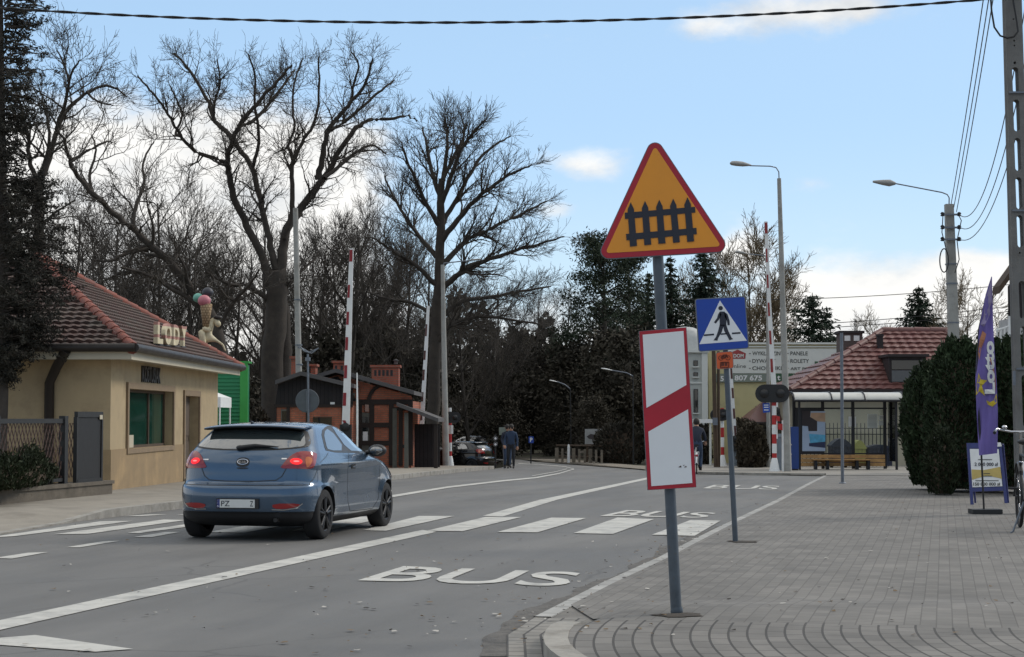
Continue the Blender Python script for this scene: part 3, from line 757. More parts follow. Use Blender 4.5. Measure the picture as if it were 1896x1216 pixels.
    # tail lamps, wrapping round the corners
    for ax in ('rcorner', 'lcorner'):
        mb = MB(); decal(mb, smooth_poly([(.455, .915), (.60, .912), (.80, .905), (.865, .93), (.955, 1.075), (.945, 1.10), (.86, 1.118), (.74, 1.130), (.64, 1.105), (.55, 1.04), (.49, .965)], 1), ax, .007, .02)
        lamp = part('tail_lamp', mb, m_taillamp)
        mb = MB(); cx_, cz = (.64, 1.0)
        decal(mb, [(cx_ + 0.07 * math.cos(a), cz + .040 * math.sin(a)) for a in [2 * math.pi * i / 20 for i in range(20)]], ax, .011, .02)
        decal(mb, [(cx_ + 0.034 * math.cos(a), cz + .010 * math.sin(a)) for a in [2 * math.pi * i / 16 for i in range(16)]], ax, .014, .02, 1)
        part('brake_light', mb, [m_brake if hero else m_taillamp, m_brakecore if hero else m_taillamp], lamp)
        mb = MB(); decal(mb, smooth_poly([(.745, .925), (.79, .935), (.86, 1.03), (.80, 1.06), (.75, 1.05)], 1), ax, .0105, .02); part('indicator_lens', mb, m_lampamber, lamp)
    for ax, sg in (('front', -1), ('front', 1)):
        mb = MB(); decal(mb, smooth_poly([(sg * .48, .70), (sg * .80, .80), (sg * .78, .90), (sg * .52, .78)], 1), ax, .006); part('headlight', mb, m_chrome)
    # tailgate seam, bumper seam, reflectors
    mb = MB(); seam(mb, [(-.60, 1.06), (-.555, .93), (-.50, .815), (-.43, .765), (-.2, .752), (0, .75), (.2, .752), (.43, .765), (.50, .815), (.555, .93), (.60, 1.06)], 'rear', .011)
    gate = part('tailgate', mb, m_trim)
    for sg in (-1, 1):
        mb = MB(); decal(mb, smooth_poly([(sg * .43, .478), (sg * .43, .418), (sg * .56, .408), (sg * .71, .432), (sg * .745, .478)], 1), 'rear', .006, .02); part('reflector', mb, m_taillamp)
    mb = MB(); mb.tube([(.06, -.46, .27), (.30, -.46, .275)], .036, 14, 0, False); mb.tube([(.06, -.46, .27), (.30, -.46, .275)], .03, 14, 1, True)
    part('exhaust', mb, [m_chrome, m_black])
    mb = MB(); decal(mb, smooth_poly([(-.46, .385), (-.34, .56), (.34, .56), (.46, .385)], 1), 'rear', .003, .03)
    part('plate_recess', mb, paint)
    if hero:
        mb = MB(); mb.bbox((-.022, -.272, .410), (-.004, .272, .540)); pl = part('number_plate', mb, m_black)
        mb = MB(); mb.bbox((-.026, -.225, .424), (-.0225, .260, .528), 0); mb.bbox((-.026, .2235, .424), (-.0225, .262, .528), 1)
        # driver's left is +y, so the plate reads from +y to -y seen from behind
        pn = part('plate_face', mb, [m_plate, m_eublue], pl)
        mb = MB(); text_on(mb, 'PZ', (-.027, .205, .442), (-.027, .095, .442), (-.027, .205, .51), 0, .008, .0006, (-1, 0, 0)); part('lettering', mb, m_navy, pl); mb = MB()
        text_on(mb, 'Z', (-.027, -.165, .442), (-.027, -.205, .442), (-.027, -.165, .51), 0, .008, .0006, (-1, 0, 0)); part('lettering', mb, m_navy, pl)
        mb = MB(); text_on(mb, 'PL', (-.027, .254, .432), (-.027, .230, .432), (-.027, .254, .452), 0, 0, .0006, (-1, 0, 0)); part('lettering', mb, m_white, pl)
        # oval badge
        mb = MB(); E = lambda a, b_, n_=28: [(a * math.cos(t), .995 + b_ * math.sin(t)) for t in [2 * math.pi * i / n_ for i in range(n_)]]
        decal(mb, smooth_poly([(-.085, .93), (-.085, 1.05), (.085, 1.05), (.085, .93)], 2), 'rear', .003, .02, 1)
        decal(mb, E(.072, .036), 'rear', .010, .02, 0); decal(mb, E(.062, .027), 'rear', .013, .02, 1)
        bd = part('badge', mb, [m_chrome, m_black], gate)
        h, *_ = CAR_BVH.ray_cast(Vector((-1, 0, .995)), Vector((1, 0, 0)))
        mb = MB(); text_on(mb, 'KIA', (h.x - .015, .046, .980), (h.x - .015, -.046, .980), (h.x - .015, .046, 1.010), 0, .01, .002, (-1, 0, 0)); part('lettering', mb, m_chrome, bd)
        mb = MB(); decal(mb, smooth_poly([(-.08, .925), (-.06, .905), (.06, .905), (.08, .925)], 1), 'rear', .006, .02); part('boot_handle', mb, m_black, gate)
        for y0, y1, z in ((.60, .46, 1.02), (-.48, -.54, 1.035)):
            mb = MB(); decal(mb, [(y0, z - .008), (y0, z + .008), (y1, z + .008), (y1, z - .008)] if y0 > y1 else [(y1, z - .008), (y1, z + .008), (y0, z + .008), (y0, z - .008)], 'rear', .006, .02); part('model_script', mb, m_chrome, gate)
        mb = MB(); hh = [CAR_BVH.ray_cast(Vector((-1, y, z)), Vector((1, 0, 0)))[0] + Vector((-.03, 0, .01)) for y, z in ((.06, 1.165), (-.12, 1.190), (-.42, 1.175))]
        mb.tube(hh, [.028, .024, .006], 8); mb.ball(hh[0], .04, 10, 0, (.7, 1.4, .8)); part('wiper', mb, m_black)
        mb = MB(); mb.tube([(.72, .08, 1.455), (.68, .08, 1.495), (.63, .08, 1.505)], [.025, .018, .012], 8); part('aerial', mb, m_black)
        mb = MB()
        for sg in (-1, 1): seam(mb, [(.40, .895), (.62, .70), (.66, .68)] if 0 else [(.28, .70), (.40, .80), (.47, .90)], 'right' if sg < 0 else 'left', .007)
        seam(mb, [(-.80, .705), (-.5, .700), (0, .698), (.5, .700), (.80, .705)], 'rear', .007); part('bumper_seam', mb, m_trim)
        for sg in (-1, 1): mb = MB(); seam(mb, [(sg * .42, .403), (sg * .56, .398), (sg * .70, .420), (sg * .76, .475)], 'rear', .012, .007); part('bumper_trim', mb, m_chrome)
    # wheels
    for ax in (AX_R, AX_F):
        for sg in (-1, 1):
            c = (ax, sg * .775, WR)
            mb = MB(); mb.lathe([(.215, -.105), (.285, -.108), (.308, -.095), (.318, -.07), (.318, .07), (.308, .095), (.285, .108), (.215, .105)], c, 40, 0, 'Y')
            w = part('wheel', mb, m_rubber)
            mb = MB(); o_ = sg * .085
            mb.lathe([(.218, o_ + sg * .014), (.205, o_ + sg * .01), (.20, o_ - sg * .03), (.20, -o_)], c, 36, 0, 'Y')
            mb.lathe([(0, o_ - sg * .035), (.20, o_ - sg * .035)], c, 24, 1, 'Y')
            for k in range(5):
                for dw in (-.16, .16):
                    a = 2 * math.pi * k / 5 + dw + .3
                    mb.tube([(c[0] + .04 * math.cos(a - dw * .5), c[1] + o_ + sg * .004, c[2] + .04 * math.sin(a - dw * .5)), (c[0] + .208 * math.cos(a), c[1] + o_ + sg * .006, c[2] + .208 * math.sin(a))], [.024, .019], 6, 0)
            mb.lathe([(0, o_ + sg * .016), (.05, o_ + sg * .012), (.055, o_ - .0)], c, 16, 0, 'Y')
            part('rim', mb, [m_rim, m_black], w)
    return car
_rw, _fw = P(601, 998), P(699, 977)
_hd = math.atan2(_fw.y - _rw.y, _fw.x - _rw.x)
_hd = math.radians(90 - 12.6)
# the outer face of the right rear tyre stands on its photo spot
_off = Vector((math.cos(_hd) * AX_R - math.sin(_hd) * -.86, math.sin(_hd) * AX_R + math.cos(_hd) * -.86, 0))
hatchback('blue three-door hatchback driving away with its brake lights on', P(594, 998) - _off + Vector((0, 0, .004)), _hd, carpaint('blue_metallic_paint', (.060, .105, .168)), hero=True).scale = (1.04, 1.04, 1.0)
# ------------------------------------------------------------------ road signs in front
def round_poly(poly, r, n=6):
    out = []
    for i in range(len(poly)):
        a, b, c = Vector(poly[i - 1]), Vector(poly[i]), Vector(poly[(i + 1) % len(poly)])
        d1, d2 = (a - b).normalized(), (c - b).normalized(); ang = d1.angle(d2); t = r / math.tan(ang / 2)
        p1, p2 = b + d1 * t, b + d2 * t; ctr = b + (d1 + d2).normalized() * (r / math.sin(ang / 2))
        v1, v2 = p1 - ctr, p2 - ctr; tot = v1.angle(v2); ax = v1.cross(v2)
        for k in range(n + 1):
            if ax.length < 1e-9: out.append(p1); continue
            out.append(ctr + Matrix.Rotation(tot * k / n, 4, ax.normalized()) @ v1)
    return out
def plane_pts(pxs, Y): return [PZ(u, v, Y) for u, v in pxs]
def offs(pts, dy): return [p + Vector((0, dy, 0)) for p in pts]
def inset(poly, d):
    c = sum(poly, Vector((0, 0, 0))) / len(poly); n = len(poly); out = []
    for i in range(n):
        a, b, e = poly[i - 1], poly[i], poly[(i + 1) % n]
        n1 = Vector((-(b - a).z, 0, (b - a).x)); n2 = Vector((-(e - b).z, 0, (e - b).x))
        if n1.length < 1e-9 or n2.length < 1e-9: out.append(b); continue
        n1.normalize(); n2.normalize()
        if n1.dot(c - a) < 0: n1 = -n1
        if n2.dot(c - b) < 0: n2 = -n2
        m_ = (n1 + n2); m_ = m_ / max(.2, m_.dot(n1)); out.append(b + m_ * d)
    return out
base = P(1253, 1136, .12); base.z = pave_z(base.x, base.y) - .05; Y = base.y
t = thing('level_crossing_sign', 'orange triangular warning sign showing a black picket fence above a red striped white board', 'road sign', base)
mb = MB(); top = PZ(1209, 300, Y); mb.tube([base, base.lerp(top, .5), top], [.041, .041, .041], 20); mb.lathe([(.042, 0), (.046, .01), (.046, .03), (.042, .05)], (base.x, base.y, base.z + .05), 20); mb.build('pole', m_signpole, t)
Yf = Y - .075
tri = round_poly(plane_pts(((1102.5, 481), (1355.5, 466), (1210.5, 247)), Yf), .062, 8)
mb = MB(); mb.slab(tri, .02, 0, (0, -1, 0)); pl = mb.build('warning_plate', m_galv, t)
mb = MB(); mb.slab(offs(inset(tri, .006), -.004), .003, 0, (0, -1, 0)); mb.build('red_border', m_signred, pl)
mb = MB(); mb.slab(offs(inset(tri, .045), -.007), .003, 0, (0, -1, 0)); mb.build('orange_field', m_orange, pl)
Zm = lambda a, b: (1080 + a * .3782, 240 + b * .3782)
mb = MB()
tops = ((232, 355, 572), (302, 348, 565), (372, 342, 558), (440, 337, 552), (510, 330, 548))
bot = ((229, 263, 572, 568), (299, 333, 565, 562), (368, 403, 558, 556), (440, 473, 554, 550), (509, 543, 549, 546))
for (tx, ty, _), (bx0, bx1, by0, by1) in zip(tops, bot):
    mb.slab(plane_pts([Zm(tx, ty), Zm(tx + 16, ty + 32), Zm(bx1, by1), Zm(bx0, by0), Zm(tx - 15, ty + 36)], Yf - .0135), .003, 0, (0, -1, 0))
mb.slab(plane_pts([Zm(203, 406), Zm(547, 377), Zm(549, 405), Zm(204, 437)], Yf - .0115), .003, 0, (0, -1, 0))
mb.slab(plane_pts([Zm(209, 510), Zm(554, 480), Zm(556, 511), Zm(212, 541)], Yf - .0115), .003, 0, (0, -1, 0))
mb.build('fence_symbol', m_navy, pl)
Yg = Y - .068
q = plane_pts(((1183, 613), (1271, 605.5), (1289.5, 902), (1199, 907.5)), Yg)
mb = MB(); mb.slab(q, .022, 0, (0, -1, 0)); mb.slab(offs(inset(q, .003), -.003), .0025, 1, (0, -1, 0)); pl = mb.build('countdown_board', [m_galv, m_signred], t)
mb = MB()
mb.slab(plane_pts(((1190, 619.5), (1265.5, 612.5), (1271, 712.5), (1197, 755)), Yg - .006), .0025, 0, (0, -1, 0))
mb.slab(plane_pts(((1200.5, 799), (1274, 757.5), (1282, 894), (1206, 900)), Yg - .006), .0025, 0, (0, -1, 0))
mb.build('white_field', m_signwhite, pl)
mb = MB()
for u, v, w in ((1259, 864, 3), (1269, 864, 2.4), (1266, 861, 1.2)):
    mb.slab(plane_pts(((u - w, v + 1), (u + w, v + 1), (u + w * .6, v - w * .8)), Yg - .0085), .002, 0, (0, -1, 0))
mb.build('paint_chip', mat('rust_specks', (.06, .03, .02), .9), pl)
for v in (420, 640, 870):
    mb = MB(); p = base.lerp(top, (1136 - v) / (1136 - 300)); mb.box((p.x, p.y - .02, p.z), (.13, .1, .035)); mb.build('clamp', m_galv, t)

base = P(1362, 1003, .02); base.z -= .03; Y = base.y
t = thing('pedestrian_crossing_sign', 'blue square crossing sign with a walking figure in a white triangle on a thin pole', 'road sign', base)
mb = MB(); top = PZ(1338.5, 556, Y); mb.tube([base, base.lerp(top, .5), top], .034, 16); mb.build('pole', m_signpole, t)
Yf = Y - .06
sq = round_poly(plane_pts(((1286.5, 553), (1380, 548), (1387, 645), (1293.5, 651.5)), Yf), .035, 6)
mb = MB(); mb.slab(sq, .02, 0, (0, -1, 0)); pl = mb.build('plate', m_galv, t)
mb = MB(); mb.slab(offs(inset(sq, .012), -.004), .003, 0, (0, -1, 0)); mb.build('blue_field', m_signblue, pl)
mb = MB(); mb.slab(plane_pts(((1333, 556), (1295, 637), (1383, 630.5)), Yf - .007), .003, 0, (0, -1, 0)); mb.build('white_triangle', m_signwhite, pl)
mb = MB()
mb.slab(plane_pts([(1334.3 + 4.2 * math.cos(a), 570.2 + 4.0 * math.sin(a)) for a in [2 * math.pi * k / 16 for k in range(16)]], Yf - .0105), .003, 0, (0, -1, 0))
Q = lambda *z: plane_pts([Zm(*p) for p in z], Yf - .0105)
mb.slab(Q((668, 890), (692, 890), (702, 918), (700, 958), (668, 960)), .003, 0, (0, -1, 0))
mb.slab(Q((690, 892), (706, 902), (716, 935), (717, 956), (707, 957), (703, 935), (692, 915)), .0035, 0, (0, -1, 0))
mb.slab(Q((668, 892), (676, 905), (664, 930), (648, 949), (640, 942), (655, 922), (660, 903)), .0032, 0, (0, -1, 0))
mb.slab(Q((668, 955), (688, 955), (678, 990), (660, 1020), (657, 1032), (637, 1031), (650, 1014), (660, 985)), .0034, 0, (0, -1, 0))
mb.slab(Q((684, 955), (700, 955), (710, 985), (726, 1018), (734, 1024), (716, 1031), (706, 1012), (690, 985)), .0036, 0, (0, -1, 0))
mb.build('walking_figure', m_navy, pl)
for z in (((590, 1002), (640, 998), (640, 1006), (590, 1010)), ((672, 997), (702, 995), (702, 1002), (672, 1004)), ((728, 993), (770, 990), (770, 998), (728, 1001))): mb = MB(); mb.slab(Q(*z), .0028, 0, (0, -1, 0)); mb.build('ground_line', m_navy, pl)
oq = round_poly(plane_pts(((1325.5, 652), (1357, 650), (1358.5, 681.5), (1326.5, 684)), Yf), .03, 5)
mb = MB(); mb.slab(oq, .015, 0, (0, -1, 0)); mb.slab(offs(inset(oq, .006), -.003), .0025, 1, (0, -1, 0)); pl = mb.build('route_plate', [m_galv, m_plateorange], t, label='small orange plate with a bicycle symbol and a dark square')
ms = mat('symbol_dark', (.12, .025, .012), .6); mb = MB(); Z5 = lambda a, b: PZ(1310 + a * .0493, 640 + b * .0493, Yf - .008)
def ringp(cx, cy, r0, r1):
    V = []; n = 20
    for k in range(n):
        a = 2 * math.pi * k / n; V += [Z5(cx + r0 * math.cos(a), cy + r0 * math.sin(a)), Z5(cx + r1 * math.cos(a), cy + r1 * math.sin(a))]
    mb.add(V, [(2 * k, 2 * ((k + 1) % n), 2 * ((k + 1) % n) + 1, 2 * k + 1) for k in range(n)])
ringp(500, 455, 70, 95); ringp(770, 450, 70, 95)
for a, b in (((500, 455), (580, 350)), ((580, 350), (700, 340)), ((580, 350), (650, 455)), ((650, 455), (700, 340)), ((700, 320), (770, 450)), ((500, 455), (650, 455))):
    mb.tube([Z5(*a), Z5(*b)], .007, 5)
mb.slab([Z5(520, 640), Z5(630, 640), Z5(630, 755), Z5(520, 760)], .002, 0, (0, -1, 0)); mb.slab([Z5(655, 640), Z5(745, 640), Z5(745, 750), Z5(655, 755)], .002, 0, (0, -1, 0))
for a, b in (((490, 620), (800, 610)), ((490, 815), (800, 805)), ((490, 620), (490, 815)), ((800, 610), (800, 805))): mb.tube([Z5(*a), Z5(*b)], .006, 5)
mb.build('bicycle_symbol', ms, pl)
for v in (575, 625, 668):
    mb = MB(); p = base.lerp(top, (1003 - v) / (1003 - 556.)); mb.box((p.x, p.y - .02, p.z), (.11, .085, .03)); mb.build('clamp', m_galv, t)

base = P(1560, 895, .02); base.z -= .03; Y = base.y; top = PZ(1558, 616, Y)
t = thing('bare_post', 'thin bare grey post standing alone on the paving before the bus shelter', 'post', base)
mb = MB(); mb.tube([base, top], .042, 14); mb.build('pole', m_galv, t)
mb = MB(); mb.tube([top, top + Vector((0, 0, .03))], .047, 14); mb.build('cap', m_dark, t)
mb = MB(); mb.lathe([(.09, 0), (.09, .025), (.05, .04)], base + Vector((0, 0, .03)), 14); mb.build('collar', m_galv, t)
# ------------------------------------------------------------------ building helpers
def frame(o, d):
    """local x along the ground direction d, local y into the building, local z up"""
    d = Vector((d[0], d[1], 0)).normalized(); n = Vector((-d.y, d.x, 0))
    return Matrix(((d.x, n.x, 0, o[0]), (d.y, n.y, 0, o[1]), (0, 0, 1, o[2]), (0, 0, 0, 1)))
def holed_wall(mb, L_, H, holes, th=.3, mi=0, z0=0.0, x0=0.0):
    xs = sorted({x0, L_} | {h[0] for h in holes} | {h[2] for h in holes}); zs = sorted({z0, H} | {h[1] for h in holes} | {h[3] for h in holes})
    def hole(x, z): return any(h[0] < x < h[2] and h[1] < z < h[3] for h in holes)
    for i in range(len(xs) - 1):
        for k in range(len(zs) - 1):
            if not hole((xs[i] + xs[i + 1]) / 2, (zs[k] + zs[k + 1]) / 2):
                mb.add([(xs[i], 0, zs[k]), (xs[i + 1], 0, zs[k]), (xs[i + 1], 0, zs[k + 1]), (xs[i], 0, zs[k + 1])], [(0, 1, 2, 3)], mi)
    for a, b, c, d in holes:
        mb.add([(a, 0, b), (c, 0, b), (c, 0, d), (a, 0, d), (a, th, b), (c, th, b), (c, th, d), (a, th, d)], [(0, 4, 5, 1), (1, 5, 6, 2), (2, 6, 7, 3), (3, 7, 4, 0)], mi)
def tiled(mb, a, b, c, d, courses, tile=.3, amp=.03, lift=.035, seg=4, mi=0):
    """a roof plane a-b (eaves) to d-c (top) laid in courses of waved tiles"""
    a, b, c, d = map(Vector, (a, b, c, d)); n = (b - a).cross(d - a).normalized()
    if n.z < 0: n = -n
    for k in range(courses):
        t0, t1 = k / courses, (k + 1) / courses
        p0, p1 = a.lerp(d, t0), b.lerp(c, t0); q0, q1 = a.lerp(d, t1), b.lerp(c, t1)
        w = (p1 - p0).length; m_ = max(2, int(w / tile * seg)); V = []
        for i in range(m_ + 1):
            s_ = i / m_; ph = (s_ * w) / tile * 2 * math.pi
            wv = amp * abs(math.cos(ph / 2))
            P0 = p0.lerp(p1, s_); Q0 = q0.lerp(q1, s_)
            V += [P0 + n * 0.002, P0 + n * (lift + wv), Q0 + n * (.004 + wv * .6)]
        mb.add(V, [(3 * i + j, 3 * i + 3 + j, 3 * i + 4 + j, 3 * i + 1 + j) for i in range(m_) for j in (0, 1)], mi)
def ridge(mb, a, b, r=.1, step=.38, mi=0):
    a, b = Vector(a), Vector(b); k = max(1, int((b - a).length / step))
    for i in range(k):
        mb.tube([a.lerp(b, i / k), a.lerp(b, (i + 1.06) / k)], [r, r * .84], 8, mi)
m_plaster = mat('ochre_plaster', (.42, .325, .195), .9, 0, .10, 1.5, .25, 60, dirt=((.27, .20, .12), 1.3, .50, .78))
m_plaster_low = mat('ochre_plaster_base', (.30, .215, .12), .9, 0, .14, 2.5, .3, 60, dirt=((.40, .28, .15), 1.4, .5, .7))
m_tile = mat('old_roof_tiles', (.080, .044, .036), .8, 0, .35, 2.6, .3, 30, dirt=((.09, .075, .06), 1.2, .45, .7))
m_ridge = mat('ridge_tiles', (.20, .058, .038), .75, 0, .35, 5)
m_fascia = mat('cream_board', (.50, .45, .34), .7, 0, .1, 2)
m_gutter = mat('dark_brown_gutter', (.022, .017, .014), .5, .1, .1, 4)
m_stone = mat('window_surround_stone', (.24, .175, .11), .85, 0, .15, 6, .3, 60)
m_shopglass = mat('shop_window_glass', (.010, .05, .035), .05, 0, .25, 1.2, spec=.7)  # greenish reflection is put into the glass colour

# ------------------------------------------------------------------ ochre corner shop
A = P(203, 911, .1); dirK = (P(402, 884.5, .12) - A); dirK.z = 0; WL = dirK.length
K = frame((A.x, A.y, A.z - .12), dirK); KI = K.inverted()
t = thing('corner_shop', 'ochre plastered shop with a tiled hipped roof and a dark shop window', 'shop', (A.x, A.y, A.z - .1))
def kz(u, v):
    """front-wall coordinates of a photo pixel"""
    n = K.to_3x3() @ Vector((0, 1, 0)); o = Vector((0, 0, EYE)); d = PZ(u, v, 10) - o
    k = (A - o).dot(n) / d.dot(n); p = KI @ (o + d * k); return p.x, p.z
EH = kz(203, 657)[1]
w0, w1 = kz(236, 722)[0], kz(318, 828)[0]; wz0, wz1 = kz(275, 828)[1], kz(275, 722)[1]
d0, d1 = kz(341, 730)[0], kz(366, 890)[0]; dz1 = kz(353, 733)[1]
mb = MB(K); holed_wall(mb, WL, EH, [(w0, wz0, w1, wz1), (d0, .12, d1, dz1)], .28)
DEP = 6.2
mb.add([(0, 0, 0), (0, DEP, 0), (0, DEP, EH), (0, 0, EH)], [(0, 3, 2, 1)]); mb.add([(WL, 0, 0), (WL, DEP, 0), (WL, DEP, EH), (WL, 0, EH)], [(0, 1, 2, 3)]); mb.add([(0, DEP, 0), (WL, DEP, 0), (WL, DEP, EH), (0, DEP, EH)], [(0, 3, 2, 1)])
mb.build('wall', m_plaster, t)
zb = kz(250, 829)[1]
mb = MB(K)
for a, b in ((-.02, d0 - .16), (d1 + .16, WL + .02)): mb.bbox((a, -.022, 0), (b, -.002, zb))
mb.bbox((-.022, -.02, 0), (-.002, DEP, zb)); mb.build('plinth', m_plaster_low, t)
OV = .55; tz = EH + .02; apx = 3.1
e0, e1, e2, e3 = (-OV, -OV, EH + .12), (WL + OV, -OV, EH + .12), (WL + OV, DEP + OV, EH + .12), (-OV, DEP + OV, EH + .12)
ra, rb = (WL * .5 - .4, DEP * .5, EH + .12 + 2.35), (WL * .5 + .4, DEP * .5, EH + .12 + 2.35)
mb = MB(K); tiled(mb, e0, e1, rb, ra, 22, .2, .025, .04); tiled(mb, e3, e0, ra, ra, 22, .2, .04, .045); tiled(mb, e1, e2, rb, rb, 12, .6, .03, .04, 2); tiled(mb, e2, e3, ra, rb, 10, .6, .03, .04, 2)
mb.add([e0, e1, e2, e3], [(0, 1, 2, 3)]); roof = mb.build('roof', m_tile, t)
mb = MB(K); ridge(mb, e0, ra, .13, .4); ridge(mb, e1, rb, .13, .4); ridge(mb, ra, rb, .13); mb.build('ridge_tiles', m_ridge, roof)
mb = MB(K); mb.bbox((-OV + .06, -OV + .03, EH - .10), (WL + OV - .06, -OV + .06, EH + .09)); mb.bbox((-OV + .03, -OV + .03, EH - .10), (-OV + .06, DEP, EH + .09)); mb.bbox((-OV + .061, -OV + .061, EH - .06), (WL + OV - .06, .0, EH - .03)); mb.bbox((-OV + .061, .001, EH - .06), (-.001, DEP, EH - .03)); mb.build('fascia', m_fascia, t)
mb = MB(K); mb.tube([(-OV - .05, -OV - .05, EH + .13), (WL + OV, -OV - .05, EH + .11)], .085, 10); mb.tube([(-OV - .05, DEP, EH + .13), (-OV - .05, -OV - .05, EH + .13)], .085, 10); mb.build('gutter', m_gutter, t)
mb = MB(K); mb.tube([(-OV - .05, .75, EH + .08), (-.35, 1.0, EH - .25), (-.09, 1.2, EH - .55), (-.09, 1.2, .05)], .10, 10); mb.build('downpipe', m_gutter, t)
mb = MB(K); fw = .13
mb.bbox((w0 - fw, -.05, wz0 - .10), (w1 + fw, -.001, wz0)); mb.bbox((w0 - fw, -.05, wz1), (w1 + fw, -.001, wz1 + fw)); mb.bbox((w0 - fw, -.048, wz0), (w0, -.001, wz1)); mb.bbox((w1, -.048, wz0), (w1 + fw, -.001, wz1))
win = mb.build('window', m_stone, t)
mb = MB(K); fr = .06
for a, b in (((w0, .17, wz0), (w1, .25, wz0 + fr)), ((w0, .17, wz1 - fr), (w1, .25, wz1)), ((w0, .171, wz0 + fr), (w0 + fr, .25, wz1 - fr)), ((w1 - fr, .171, wz0 + fr), (w1, .25, wz1 - fr)), ((w0 + (w1 - w0) * .62, .171, wz0 + fr), (w0 + (w1 - w0) * .62 + .07, .25, wz1 - fr))): mb.bbox(a, b)
mb.build('window_frame', m_oldwood, win)
mb = MB(K); mb.add([(w0, .21, wz0), (w1, .21, wz0), (w1, .21, wz1), (w0, .21, wz1)], [(0, 1, 2, 3)]); mb.build('pane', m_shopglass, win)
mb = MB(K); mb.bbox((w0 + .9, .15, wz0 + .01), (w0 + 1.35, .165, wz0 + .28)); mb.build('price_card', m_fascia, win)
mb = MB(K); mb.bbox((d0 - .13, -.045, 0), (d0, -.001, dz1 + .13)); mb.bbox((d1, -.045, 0), (d1 + .13, -.001, dz1 + .13)); mb.bbox((d0, -.045, dz1), (d1, -.001, dz1 + .13))
dr = mb.build('door_surround', m_stone, t)
mb = MB(K); mb.bbox((d0, .22, .12), (d1, .27, dz1)); mb.bbox((d0 + .12, .20, .3), (d1 - .12, .2195, 1.0)); mb.bbox((d0 + .12, .20, 1.15), (d1 - .12, .2195, dz1 - .15)); dd = mb.build('door', mat('grey_brown_door', (.10, .075, .055), .6), t)
mb = MB(K); mb.box((d0 + .1, .19, 1.05), (.04, .06, .14)); mb.build('handle', m_dark, dd)
mb = MB(K); mb.bbox((d0 - .15, -.35, .0), (d1 + .15, -.047, .12)); mb.build('doorstep', m_kerb, t)
a, za = kz(261, 705.5); b, zb2 = kz(295, 708)
mb = MB(K); hh = .36
text_on(mb, 'KOSTUSIAK', (a, 0, za - .02), (b, 0, za - .02), (a, 0, za + hh), 0, .02, .004, K.to_3x3() @ Vector((0, -1, 0)), .03) if 0 else None
n_ = Vector((0, -1, 0)); V_, F_ = text_mesh('KOSTUSIAK', .018, .5)
mb.add([(a + (b - a) * x, -.004 - (z + .5) * .03, za - .02 + hh * y) for x, y, z in V_.tolist()], F_); mb.build('lettering', m_gutter, t)

# rooftop letters and the figure with its ice cream
m_cream = mat('painted_cream', (.62, .54, .36), .6, 0, .2, 5, dirt=((.30, .25, .15), 6, .5, .8)); m_pinkp = mat('painted_pink_brown', (.40, .20, .16), .6, 0, .2, 8)
def roof_hit(u, v):
    p0, p1, p2 = (K @ Vector(q_) for q_ in (e0, e1, rb)); n = (p1 - p0).cross(p2 - p0); o = Vector((0, 0, EYE)); d = PZ(u, v, 10) - o
    return o + d * ((p0 - o).dot(n) / d.dot(n))
L0, L1 = roof_hit(284, 641), roof_hit(340, 646); L0.z += .06; L1.z += .06; LW = (L1 - L0).length / .94; R_ = (L1 - L0); R_.z = 0; slope_ = (L1.z - L0.z) / R_.length; R_.normalize(); Nn = Vector((R_.y, -R_.x, 0))
t = thing('rooftop_sign', 'cream and brown striped letters spelling LODY standing on the shop roof', 'sign', L0)
x = 0.0
for ch, w_ in (('L', .16 * LW), ('O', .20 * LW), ('D', .19 * LW), ('Y', .19 * LW)):
    mb = MB(); V_, F_ = text_mesh(ch, .045, .5)
    me_ = bpy.data.meshes.new('x'); me_.from_pydata(V_.tolist(), [], F_); b2 = bmesh.new(); b2.from_mesh(me_); bmesh.ops.remove_doubles(b2, verts=b2.verts[:], dist=1e-4)
    for k in range(1, 7): bmesh.ops.bisect_plane(b2, geom=b2.verts[:] + b2.edges[:] + b2.faces[:], plane_co=(0, k / 7, 0), plane_no=(0, 1, 0))
    b2.to_mesh(me_); b2.free()
    V_ = [v.co[:] for v in me_.vertices]; mb.add([L0 + R_ * (x + a_ * w_) + Nn * (c_ + .5) * .09 + Vector((0, 0, .47 * b_ + slope_ * (x + a_ * w_))) for a_, b_, c_ in V_], [tuple(p.vertices) for p in me_.polygons])
    mb.m = [1 if int(p.center[1] * 7) % 4 == 2 else 0 for p in me_.polygons]; bpy.data.meshes.remove(me_)
    mb.build('letter', [m_cream, m_pinkp], t); x += w_ + .06 * LW
mb = MB(); mb.tube([L0 + Vector((0, .05, -.02)), L0 + R_ * x + Vector((0, .05, slope_ * x - .02))], .03, 8)
for f in (.1, .5, .9): p = L0 + R_ * x * f + Vector((0, .05, -.04 + slope_ * x * f)); mb.tube([p, p + Vector((-.1, .25, -.12))], .02, 6)
mb.build('support_rail', m_dark, t)
